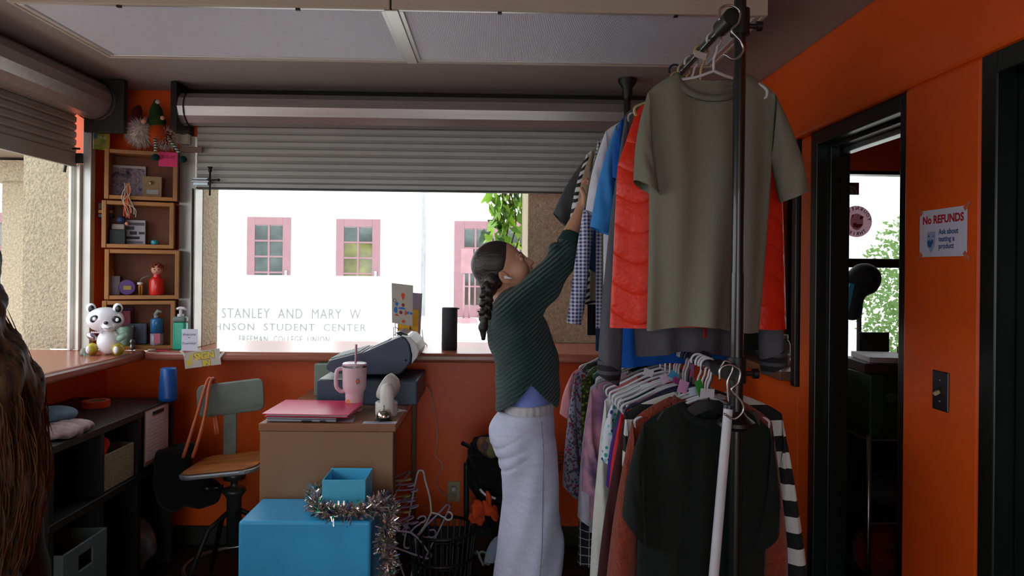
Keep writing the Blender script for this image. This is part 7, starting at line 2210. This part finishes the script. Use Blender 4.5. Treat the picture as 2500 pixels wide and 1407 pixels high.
b.box(cx0, cx1, cy0, cy0 + .01, cz0, cz1).box(cx0, cx1, cy1 - .01, cy1, cz0, cz1).box(cx0, cx0 + .01, cy0 + .01, cy1 - .01, cz0, cz1).box(cx0 + .01, cx1 - .01, cy0 + .01, cy1 - .01, cz0, cz0 + .01)
b.box(cx1 - .01, cx1, cy0 + .01, cy0 + .10, cz0, cz1).box(cx1 - .01, cx1, cy1 - .10, cy1 - .01, cz0, cz1).box(cx1 - .01, cx1, cy0 + .10, cy1 - .10, cz0, cz1 - .10).box(cx1 - .01, cx1, cy0 + .10, cy1 - .10, cz1 - .04, cz1)
b.build('shell', M_CRT, cr, bevel=0.003)
tag(Field((-1.98, 3.24, 0.555), (-1.58, 3.60, 0.64), 0.008).ell((-1.80, 3.42, 0.585), (0.13, 0.13, 0.024), 0.02).build('folded_cloth', fabric('dark_grey_cloth', (54, 56, 58), 0.3)), 'dark grey cloth lying in the far shelf opening', 'cloth')
tag(Field((-1.98, 3.24, 0.03), (-1.56, 3.60, 0.40), 0.010).ell((-1.76, 3.42, 0.18), (0.15, 0.14, 0.145), 0.02).warp(lambda X, Y, Z: 0.008 * np.sin(50 * X + 40 * Y + 30 * Z)).build('plastic_sack', mat('grey_plastic_sack', (96, 100, 104), rough=0.25, var=0.3, vscale=20)), 'crinkled grey plastic sack in the low far shelf opening', 'bag')

# ================================================================ basket of hangers, cart and floor things
bsk = thing('hanger_basket', 'black slatted plastic basket heaped with hangers by the desk', 'basket', (-0.27, 3.35, 0))
bX, bY = -0.245, 3.40
for k in range(30):
    a = 2 * math.pi * k / 30
    p_ = lambda r, z: (bX + r * math.cos(a), bY + r * math.sin(a), z)
    b = MB(); b.tube([p_(0.13, 0.012), p_(0.16, 0.27)], 0.005, 5); b.build('slat', M_RACKP, bsk)
for (r, z) in ((0.13, 0.012), (0.145, 0.14), (0.16, 0.27)):
    b = MB(); b.tube([(bX + r * math.cos(2 * math.pi * k / 36), bY + r * math.sin(2 * math.pi * k / 36), z) for k in range(36)], 0.008, 6, closed=True); b.build('hoop', M_RACKP, bsk, smooth=True)
b = MB(); b.lathe([(0, 0.003), (0.13, 0.003), (0.13, 0.009), (0, 0.009)], (bX, bY, 0), 30); b.build('base', M_RACKP, bsk)
M_HLIL = mat('lilac_hanger', (176, 168, 196), rough=0.35)
def loose_hanger(px, py, D, rot, m, label):
    t = hanger(0, 0, 0, m, label, 'loose hangers heaped in the basket', r=0.0052)
    t.location = at(px, py, D)
    t.rotation_euler = rot
    return t
for (px, py, D, rot, m, lab) in ((1063, 1300, 3.40, (0.15, 1.25, 0.35), M_HLIL, 'lilac hanger standing tallest in the basket'), (985, 1295, 3.36, (0.2, -1.05, 0.5), M_HLIL, 'lilac hanger leaning left in the basket'),
                              (1103, 1262, 3.38, (0.25, 1.75, 0.2), M_HWHITE, 'white hanger with its hook jutting right from the basket'), (1035, 1262, 3.22, (0.5, 0.5, 0.6), M_HLIL, 'lilac hanger hanging over the basket front')):
    loose_hanger(px, py, D, rot, m, lab).scale = (0.9, 0.9, 0.9)
rl = random.Random(8)
for i in range(9):
    t_ = loose_hanger(1000 + 9 * (i % 3), 1172 + 13 * i, 3.30 + 0.02 * (i % 4), (1.38 + rl.uniform(-.12, .12), rl.uniform(-.12, .12), 1.2 + rl.uniform(-.4, .4)), M_HLIL if i % 3 else mat('yellowish_hanger', (190, 176, 120), rough=0.4),
                 ('topmost flat', 'second flat', 'third flat', 'fourth flat', 'fifth flat', 'sixth flat', 'seventh flat', 'eighth flat', 'lowest flat')[i] + ' hanger from the top of the basket heap')
    t_.scale = (0.85, 0.85, 0.85)
# cart with bags behind the woman
ct = thing('shopping_cart', 'dark folding cart with rounded frame behind the woman', 'cart', (0.02, 3.55, 0))
M_CARTF = mat('dark_green_frame', (38, 52, 50), rough=0.4, metal=0.3)
fx0, fx1 = at(1138, 1200, 3.6).x, at(1300, 1200, 3.6).x
b = MB(); b.tube(spline([(fx0, 3.62, 0.52), (fx0, 3.62, 0.40), (fx0 + 0.005, 3.62, 0.22), (fx0 + 0.03, 3.62, 0.14), (fx0 + 0.1, 3.62, 0.11), (fx1 - 0.1, 3.62, 0.11), (fx1 - 0.03, 3.62, 0.14), (fx1, 3.62, 0.22), (fx1, 3.62, 0.4), (fx1, 3.62, 0.52)], 5), 0.014, 8); b.build('frame', M_CARTF, ct, smooth=True)
for xx in (fx0 + 0.03, fx1 - 0.03):
    b = MB(); b.lathe([(0.04, -0.012), (0.055, -0.012), (0.055, 0.012), (0.04, 0.012), (0.04, -0.012)], (xx, 3.58, 0.056), 24, Matrix.Rotation(math.pi / 2, 4, 'Y')); b.build('wheel', M_RACKP, ct, smooth=True)
MB().box(fx0 + 0.02, fx1 - 0.02, 3.42, 3.62, 0.135, 0.15).build('platform', M_CARTF, ct)
bg = Field((-0.22, 3.36, 0.14), (0.24, 3.68, 0.86), 0.009)
bg.ell((0.02, 3.52, 0.50), (0.155, 0.11, 0.16), 0.05).ell((-0.045, 3.5, 0.60), (0.09, 0.09, 0.085), 0.04).ell((0.05, 3.5, 0.63), (0.08, 0.08, 0.06), 0.04).ell((0.04, 3.52, 0.30), (0.13, 0.10, 0.14), 0.05)
bg.warp(lambda X, Y, Z: 0.011 * np.sin(38 * X + 30 * Z + 4 * np.sin(20 * Y)) * np.sin(35 * Y + 22 * Z) + 0.004 * np.sin(110 * X + 70 * Z))
tag(bg.build('black_bag', fabric('black_quilted_bag', (20, 20, 22), 0.3, 0.5, 60)), 'big black soft bag heaped on the cart behind the woman', 'bag')
b = MB(); b.tube(spline([tuple(at(1128, 1082, 3.5)), tuple(at(1145, 1090, 3.48)), tuple(at(1165, 1100, 3.46))], 5), 0.011, 8); b.tube(spline([tuple(at(1150, 1085, 3.48)), tuple(at(1180, 1065, 3.47)), tuple(at(1200, 1075, 3.47))], 5), 0.007, 8)
tag(b.build('umbrella_handle', M_RACKP, smooth=True), 'black handles poking out above the black bag', 'handle')
gf = Field((at(1140, 1100, 3.40).x, 3.30, 0.55), (at(1300, 1100, 3.40).x, 3.50, 0.86), 0.006)
gf.ell(at(1200, 1090, 3.40), (0.075, 0.04, 0.05), 0.03)
gf.warp(lambda X, Y, Z: 0.007 * np.sin(60 * X + 40 * Z))
gf.build('x', floral_mat('patterned_cloth', (90, 62, 44), [(120, 80, 50), (60, 60, 90), (110, 104, 60), (70, 56, 60)], 26, (0.2, 0.7)))
_o = bpy.data.objects['x']; _o.name = 'patterned_scarf'; tag(_o, 'brown patterned scarf on top of the black bag', 'scarf')
fl_ = thing('orange_bow', 'crumpled orange fabric flower on the cart', 'bow', tuple(at(1180, 1265, 3.36)))
M_ORF = fabric('orange_fabric', (206, 74, 34), 0.2)
rf = random.Random(12)
for i in range(9):
    c = at(1180 + rf.uniform(-22, 28), 1245 + rf.uniform(-30, 28), 3.37 + rf.uniform(-0.02, 0.02))
    gf = Field(tuple(c - Vector((0.05, 0.05, 0.05))), tuple(c + Vector((0.05, 0.05, 0.05))), 0.004)
    gf.ell(c, (0.040, 0.012, 0.026), 0.01, Euler((rf.uniform(0, 3), rf.uniform(0, 3), rf.uniform(0, 3))))
    gf.warp(lambda X, Y, Z: 0.004 * np.sin(150 * X + 90 * Z) * np.sin(120 * Y + 60 * Z))
    gf.build('petal', M_ORF, fl_)
b = MB(); b.tube(spline([tuple(at(1172, 1195, 3.38)), tuple(at(1185, 1208, 3.36)), tuple(at(1210, 1218, 3.36))], 5), 0.006, 8); tag(b.build('white_strap', M_HWHITE, smooth=True), 'white strap curling out of the black bag', 'strap')
b = MB(); b.tube(spline([tuple(at(1165, 1345, 3.38)), tuple(at(1175, 1370, 3.36)), tuple(at(1195, 1378, 3.36)), tuple(at(1185, 1350, 3.37)), tuple(at(1170, 1352, 3.36)), tuple(at(1180, 1382, 3.35))], 6), 0.005, 6); tag(b.build('cord_coil', mat('grey_green_rope', (120, 128, 108), rough=0.8), smooth=True), 'coil of grey green cord at the foot of the cart', 'cord')
gf = Field((at(1180, 1350, 3.34).x, 3.25, 0.13), (at(1225, 1350, 3.34).x + 0.03, 3.42, 0.36), 0.006); gf.ell(at(1205, 1350, 3.34), (0.035, 0.02, 0.085), 0.02, Euler((0, 0.35, 0))); tag(gf.build('pale_cloth', fabric('pale_blue_cloth', (150, 166, 186), 0.15)), 'pale blue cloth hanging behind the woman', 'cloth')
# mesh basket right of the woman and white cloth on the floor
wb_ = thing('wire_basket', 'small wire basket hanging low between the woman and the rack', 'basket', tuple(at(1362, 1140, 3.85)))
for (y_, r_) in ((1110, 20), (1130, 17), (1145, 12)):
    b = MB(); b.tube([tuple(at(1362 + r_ * math.cos(2 * math.pi * k / 20), y_ + 0.3 * r_ * math.sin(2 * math.pi * k / 20), 3.85 + 0.04 * math.sin(2 * math.pi * k / 20))) for k in range(20)], 0.0025, 5, closed=True); b.build('wire', M_WIRE, wb_, smooth=True)
for k in range(6):
    a = 2 * math.pi * k / 6
    b = MB(); b.tube([tuple(at(1362 + 20 * math.cos(a), 1110 + 6 * math.sin(a), 3.85)), tuple(at(1362 + 12 * math.cos(a), 1145 + 4 * math.sin(a), 3.85))], 0.002, 5); b.build('wire', M_WIRE, wb_, smooth=True)
gf = Field((0.22, 2.95, 0.0), (0.62, 3.35, 0.14), 0.007); gf.ell((0.36, 3.15, 0.05), (0.07, 0.08, 0.048), 0.03).cone((0.36, 3.14, 0.04), (0.50, 3.10, 0.028), 0.036, 0.026, 0.02)
tag(gf.build('white_cloth', fabric('white_knit_cloth', (190, 186, 190))), 'crumpled white cloth on the floor behind the woman', 'cloth')

# ================================================================ right wall: sign and switch
ns = thing('paper_sign', 'white taped paper sign reading no refunds on the orange wall', 'sign', (XR, 2.05, 1.55))
xw = XR - 0.0015
y0_, y1_, zt_, zb_ = 2.160, 1.940, 1.693, 1.553
MB().box(xw - 0.0006, xw, y1_, y0_, zb_, zt_).build('paper', mat('sign_paper', (206, 208, 226), rough=0.8, var=0.02), ns)
def sg_text(s_, size, yc, z, m, align='CENTER', bold=0.0):
    return text_mesh('lettering', s_, size, plane_M((xw - 0.0010, yc, z), (0, -1, 0), (0, 0, 1)), m, ns, 0.0001, align, bold=bold)
M_SRED, M_SBLU = mat('sign_red', (176, 26, 44), rough=0.7), mat('sign_blue', (52, 92, 150), rough=0.7)
sg_text('No REFUNDS', 0.0325, 2.049, 1.662, M_SRED, bold=0.0012)
sg_text('Ask about', 0.0215, 2.066, 1.625, M_SBLU, 'LEFT', 0.0006)
sg_text('testing a', 0.0215, 2.066, 1.604, M_SBLU, 'LEFT', 0.0006)
sg_text('product', 0.0215, 2.066, 1.583, M_SBLU, 'LEFT', 0.0006)
def wall_poly(poly, m, nm, par=ns, off=0.0009):
    b = MB(); b.prism(poly, 0.0002, plane_M((xw - off, 2.102, 1.598), (0, -1, 0), (0, 0, 1))); return b.build(nm, m, par)
M_SPAL = mat('sign_pale_blue', (150, 172, 206), rough=0.7)
wall_poly([(0.0, -0.035), (0.018, -0.012), (0.021, 0.012), (0.020, 0.030), (-0.018, 0.030), (-0.021, 0.010), (-0.017, -0.014)], M_SPAL, 'emblem')
wall_poly([(0.002, -0.016), (0.006, -0.006), (0.011, -0.005), (0.010, 0.004), (0.003, 0.007), (-0.003, 0.001), (-0.008, 0.006), (-0.019, 0.002), (-0.016, -0.012), (-0.008, -0.017)], M_SBLU, 'emblem_patch', off=0.0013)
wall_poly([(-0.010, 0.014), (-0.005, 0.016), (-0.012, 0.022), (-0.015, 0.016)], M_SBLU, 'emblem_patch', off=0.0013)
wall_poly([(0.006, 0.014), (0.015, 0.015), (0.012, 0.018), (0.007, 0.017)], M_SBLU, 'emblem_patch', off=0.0013)
for yy, zz, r_ in ((y0_, zt_, 0.7), (y1_, zt_, -0.7), (y0_, zb_, -0.7), (y1_, zb_, 0.7)):
    b = MB(); b.box(-0.0002, 0.0002, -0.016, 0.016, -0.007, 0.007, Matrix.Translation((xw - 0.0012, yy, zz)) @ Matrix.Rotation(r_, 4, 'X')); b.build('tape', mat('matte_tape', (206, 110, 84), rough=0.25), ns)
ls = thing('light_switch', 'steel light switch plate with ivory toggle on the orange wall', 'switch', (XR, 2.047, 1.104))
M_SWP = mat('dark_steel_plate', (66, 66, 72), rough=0.3, metal=0.8)
MB().box(xw - 0.005, xw, 2.011, 2.083, 1.104, 1.219).build('plate', M_SWP, ls, bevel=0.004)
MB().box(xw - 0.0065, xw - 0.005, 2.040, 2.054, 1.150, 1.174).build('toggle_slot', M_DARKMET, ls)
b = MB(); b.box(-0.018, 0.0, -0.005, 0.005, -0.005, 0.005, Matrix.Translation((xw - 0.006, 2.047, 1.160)) @ Matrix.Rotation(-0.5, 4, 'Y')); b.build('toggle', mat('ivory_toggle', (170, 160, 112), rough=0.4), ls, bevel=0.002)
for zz in (1.131, 1.192):
    b = MB(); b.lathe([(0, 0), (0.0035, 0), (0.003, 0.0015), (0, 0.002)], (xw - 0.005, 2.047, zz), 12, Matrix.Rotation(-math.pi / 2, 4, 'Y')); b.build('screw', M_STEEL, ls)

# ================================================================ side room contents
rsn = thing('window_sticker', 'round pink shop sticker with arched lettering on the side window', 'sticker', tuple(at(2097, 540, YB - 0.02)))
cR = at(2097, 540, YB - 0.002)
yk = YB + 0.026
rad = 0.088
def wdisc(nm, cx, cz, rx, rz, m, y, n=40):
    b = MB(); b.prism([(rx * math.cos(2 * math.pi * k / n), rz * math.sin(2 * math.pi * k / n)) for k in range(n)], 0.0006, plane_M((cx, y, cz), (1, 0, 0), (0, 0, 1))); return b.build(nm, m, rsn)
def thin_paper(name, rgb, tl=0.5):
    t = NT(name)
    t.color(lin(rgb))
    tr_n = t.n('ShaderNodeBsdfTranslucent'); tr_n.inputs[0].default_value = (*lin(rgb), 1)
    mx = t.n('ShaderNodeMixShader'); mx.inputs[0].default_value = tl
    t.link(t.b.outputs[0], mx.inputs[1]); t.link(tr_n.outputs[0], mx.inputs[2]); t.link(mx.outputs[0], t.t.nodes['Material Output'].inputs[0])
    return t.m
M_STK = thin_paper('sticker_mauve', (214, 190, 198), 0.6)
wdisc('disc', cR.x, cR.z, rad, rad, M_STK, yk)
M_STB, M_STR = thin_paper('sticker_blue', (120, 120, 176)), thin_paper('sticker_red', (216, 96, 88))
def arc_text(s_, r, a0, a1, size, up=True):
    n = len(s_)
    for i, ch_ in enumerate(s_):
        a = math.radians(a0 + (a1 - a0) * i / (n - 1))
        x, z = cR.x + r * math.cos(a), cR.z + r * math.sin(a)
        ud = Vector((math.cos(a), 0, math.sin(a))) * (1 if up else -1)
        xd = Vector((ud.z, 0, -ud.x))
        text_mesh('lettering', ch_, size, plane_M((x, yk - 0.0012, z), xd, ud), M_STB, rsn, 0.0001, mirror=True, bold=0.0008)
arc_text('YOURNEEWA', rad * 0.82, 10, 165, 0.026)
arc_text('THRIFT', rad * 0.80, -50, -135, 0.026, up=False)
wdisc('emblem', cR.x + 0.002, cR.z - 0.002, rad * 0.42, rad * 0.52, thin_paper('sticker_pale', (226, 200, 206), 0.6), yk - 0.0007)
b = MB(); b.prism([(-0.018, -0.030), (0.010, -0.036), (0.030, -0.026), (0.034, -0.014), (0.006, -0.016), (-0.008, -0.006), (-0.020, -0.014)], 0.0004, plane_M((cR.x, yk - 0.0012, cR.z), (1, 0, 0), (0, 0, 1))); b.build('emblem_patch', M_STR, rsn)
b = MB(); b.prism([(0.018, 0.012), (0.036, 0.014), (0.040, 0.026), (0.026, 0.034), (0.020, 0.024)], 0.0004, plane_M((cR.x, yk - 0.0012, cR.z), (1, 0, 0), (0, 0, 1))); b.build('emblem_patch', M_STR, rsn)
b = MB(); b.prism([(-0.030, 0.020), (-0.022, 0.022), (-0.014, 0.040), (-0.026, 0.036)], 0.0004, plane_M((cR.x, yk - 0.0012, cR.z), (1, 0, 0), (0, 0, 1))); b.build('emblem_patch', M_STR, rsn)
a_, c_ = at(2058, 444, YB), at(2103, 475, YB)
po = thing('window_poster', 'small maroon poster with pale arch on the side window', 'poster', (a_.x, yk, c_.z))
MB().box(a_.x, c_.x, yk - 0.001, yk, c_.z, a_.z).build('paper', thin_paper('maroon_paper', (100, 62, 68), 0.4), po)
pxc = (a_.x + c_.x) / 2
b = MB(); b.prism([(0.042 * math.cos(math.radians(18 * k)), 0.05 * math.sin(math.radians(18 * k))) for k in range(11)], 0.0004, plane_M((pxc, yk - 0.0014, c_.z + 0.001), (1, 0, 0), (0, 0, 1))); b.build('arch', thin_paper('pale_mauve', (160, 132, 142), 0.4), po)
b = MB(); b.tube([(pxc + 0.028 * math.cos(math.radians(15 * k)), yk - 0.002, c_.z + 0.002 + 0.034 * math.sin(math.radians(15 * k))) for k in range(13)], 0.0025, 5); b.build('arch_line', mat('dark_red_line', (96, 30, 36), rough=0.8), po)
# wire shelving with books and crates
wsx0, wsx1, wsy0, wsy1 = 1.62, 2.25, 3.05, 3.55
ws = thing('wire_shelving', 'wire shelving unit in the dark side room', 'shelving', (1.93, 3.3, 0))
for x in (wsx0, wsx1):
    for y in (wsy0, wsy1):
        b = MB(); b.cyl((x, y, 0), (x, y, 0.80), 0.010, seg=10); b.build('post', M_STEEL, ws, smooth=True)
for z in (0.10, 0.42, 0.78):
    b = MB()
    for k in range(14):
        x = wsx0 + (wsx1 - wsx0) * k / 13
        b.tube([(x, wsy0, z), (x, wsy1, z)], 0.002, 4)
    for y in (wsy0, wsy1):
        b.tube([(wsx0, y, z), (wsx1, y, z)], 0.004, 5)
    b.build('wire_deck', M_STEEL, ws)
gcr = thing('produce_crate', 'dark green folding crate lettered sprouts in the side room', 'crate', (1.93, 3.15, 0.79))
M_GCR = mat('dark_green_crate', (20, 62, 34), rough=0.45)
gx0, gx1, gy0, gy1, gz0, gz1 = 1.63, 2.24, 3.06, 3.50, 0.787, 1.06
b = MB(); b.box(gx0, gx1, gy0, gy0 + .012, gz0, gz1).box(gx0, gx1, gy1 - .012, gy1, gz0, gz1).box(gx0, gx0 + .012, gy0 + .012, gy1 - .012, gz0, gz1).box(gx1 - .012, gx1, gy0 + .012, gy1 - .012, gz0, gz1).box(gx0 + .012, gx1 - .012, gy0 + .012, gy1 - .012, gz0, gz0 + .012)
b.build('shell', M_GCR, gcr, bevel=0.003)
text_mesh('lettering', 'SPROUTS', 0.05, plane_M((1.80, gy0 - 0.001, 0.96), (1, 0, 0), (0, 0, 1)), mat('crate_letter', (70, 120, 84), rough=0.5), gcr, 0.0005, bold=0.001)
for k in range(8):
    MB().box(gx0 + 0.05 + k * 0.066, gx0 + 0.10 + k * 0.066, gy0 - 0.003, gy0, gz0 + 0.03, gz0 + 0.10).build('rib', M_GCR, gcr)
bks = ((1.64, 2.02, 3.08, 3.34, 0.0, 0.045, (52, 30, 30), 'maroon book lettered in white lying on the green crate', -0.12), (1.68, 1.98, 3.10, 3.36, 0.0455, 0.07, (206, 204, 206), 'stack of white papers on the maroon book', -0.18))
for (x0, x1, y0, y1, z0, z1, c, lab, yw) in bks:
    o = slab('book', x0, x1, y0, y1, gz1 + 0.0005 + z0, gz1 + z1, mat('cover_%d_%d_%d' % c, c, rough=0.6), yw, None, 0.001); tag(o, lab, 'book')
    if c[0] == 52:
        for i, s_ in enumerate(('LABEL', 'MAKING', 'BROKEN')):
            text_mesh('lettering', s_, 0.03, plane_M((1.76 + i * 0.055, 3.06 + i * 0.01, gz1 + 0.024), (0.35, -0.05, -1), (1, 0, 0.35)), mat('book_white_text', (170, 150, 150), rough=0.7), o, 0.0003)
tag(slab('black_plaque', 1.80, 1.96, 3.50, 3.52, gz1 + 0.0005, gz1 + 0.15, mat('black_frame', (26, 26, 28), rough=0.5), 0.1, None, 0.002), 'small black plaque standing behind the papers in the side room', 'plaque')
tag(slab('shoe_box', 1.92, 2.16, 3.12, 3.36, gz1 + 0.0005, gz1 + 0.10, mat('brown_box_card', (92, 62, 46), rough=0.7, var=0.3), 0.35, None, 0.002), 'brown cardboard box at the end of the green crate', 'box')
gf = Field((1.66, 3.55, 1.15), (2.12, 3.86, 1.75), 0.010)
cH = at(2110, 680, 3.7)
gf.ell(cH, (0.085, 0.07, 0.08), 0.03).ell(at(2085, 700, 3.7), (0.07, 0.06, 0.07), 0.03).ell(at(2120, 700, 3.7), (0.04, 0.05, 0.04), 0.02).cone(at(2085, 700, 3.7), at(2080, 760, 3.7), 0.05, 0.05, 0.03)
ht = thing('mannequin_wig', 'dark wig on a display stand against the side window', 'wig', tuple(at(2098, 800, 3.7)))
gf.build('wig', mat('dark_wig', (34, 36, 40), rough=0.7, bump=0.6, bscale=120), ht, smooth_it=1)
pS = at(2098, 720, 3.7)
b = MB(); b.cyl((pS.x, 3.7, 1.06), (pS.x, 3.7, pS.z), 0.012, seg=12); b.build('stand', mat('grey_stand', (90, 92, 96), rough=0.4), ht, smooth=True)
MB().box(pS.x - 0.08, pS.x + 0.08, 3.62, 3.78, 1.04, 1.06).build('base', M_BLKLAM, ht)
tag(MB().box(1.62, 2.86, 3.58, 3.88, 0.0, 1.039).build('low_cabinet', M_BLKLAM, bevel=0.004), 'dark low cabinet beneath the side window', 'cabinet')
q0 = at(2062, 630, 3.3)
b = MB(); b.box(-0.10, 0.04, -0.006, 0.006, -0.16, 0.14, Matrix.Translation((q0.x - 0.02, 3.40, q0.z - 0.10)) @ Matrix.Rotation(0.28, 4, 'Y')); tag(b.build('tan_board', mat('tan_board', (150, 112, 70), rough=0.6)), 'tan board leaning beside the side window', 'board')
b = MB(); b.box(-0.012, 0.012, -0.004, 0.004, -0.08, 0.08, Matrix.Translation(at(2072, 730, 3.6)) @ Matrix.Rotation(0.2, 4, 'Y')); tag(b.build('blue_ribbon', mat('sky_blue_ribbon', (70, 170, 210), rough=0.6)), 'sky blue ribbon hanging by the wig', 'ribbon')
gf = Field((1.62, 3.0, 0.42), (2.25, 3.55, 0.66), 0.012); gf.ell((1.95, 3.25, 0.505), (0.24, 0.2, 0.08), 0.03); tag(gf.build('cloth_pile', fabric('dim_blue_cloth', (60, 70, 76), 0.3)), 'dim blue grey cloth pile on the wire shelf', 'cloth')
gf = Field((1.62, 3.0, 0.10), (2.0, 3.5, 0.38), 0.012); gf.ell((1.78, 3.22, 0.23), (0.13, 0.13, 0.125), 0.03); tag(gf.build('red_cushion', fabric('dim_red_cloth', (110, 30, 20), 0.3)), 'dark red cushion on the lowest wire shelf', 'cushion')
gf = Field((1.90, 2.9, 0.0), (2.25, 3.3, 0.42), 0.012); gf.chain([(2.02, 3.1, 0.36), (2.06, 3.02, 0.2), (2.1, 3.0, 0.05)], [0.04, 0.045, 0.04], 0.02); tag(gf.build('grey_scarf', fabric('grey_scarf', (110, 104, 100), 0.2)), 'grey scarf trailing from the wire shelf to the floor', 'scarf')
# jar on the interior window sill
jr = thing('glass_jar', 'ribbed glass jar on the sill behind the clothes rack', 'jar', (XR + 0.06, 3.33, 1.062))
b = MB(); b.lathe([(0, 0.0005), (0.032, 0.0005), (0.035, 0.006), (0.035, 0.10), (0.030, 0.115), (0.024, 0.12), (0.024, 0.14), (0.0, 0.14)], (XR + 0.055, 3.34, 1.063), 28); b.build('jar', mat('jar_glass', (190, 206, 206), rough=0.08, trans=0.85, var=0, ior=1.35), jr, smooth=True)
b = MB(); b.lathe([(0.0255, 0.128), (0.0255, 0.146), (0, 0.147)], (XR + 0.055, 3.34, 1.063), 24); b.build('lid', M_STEEL, jr)
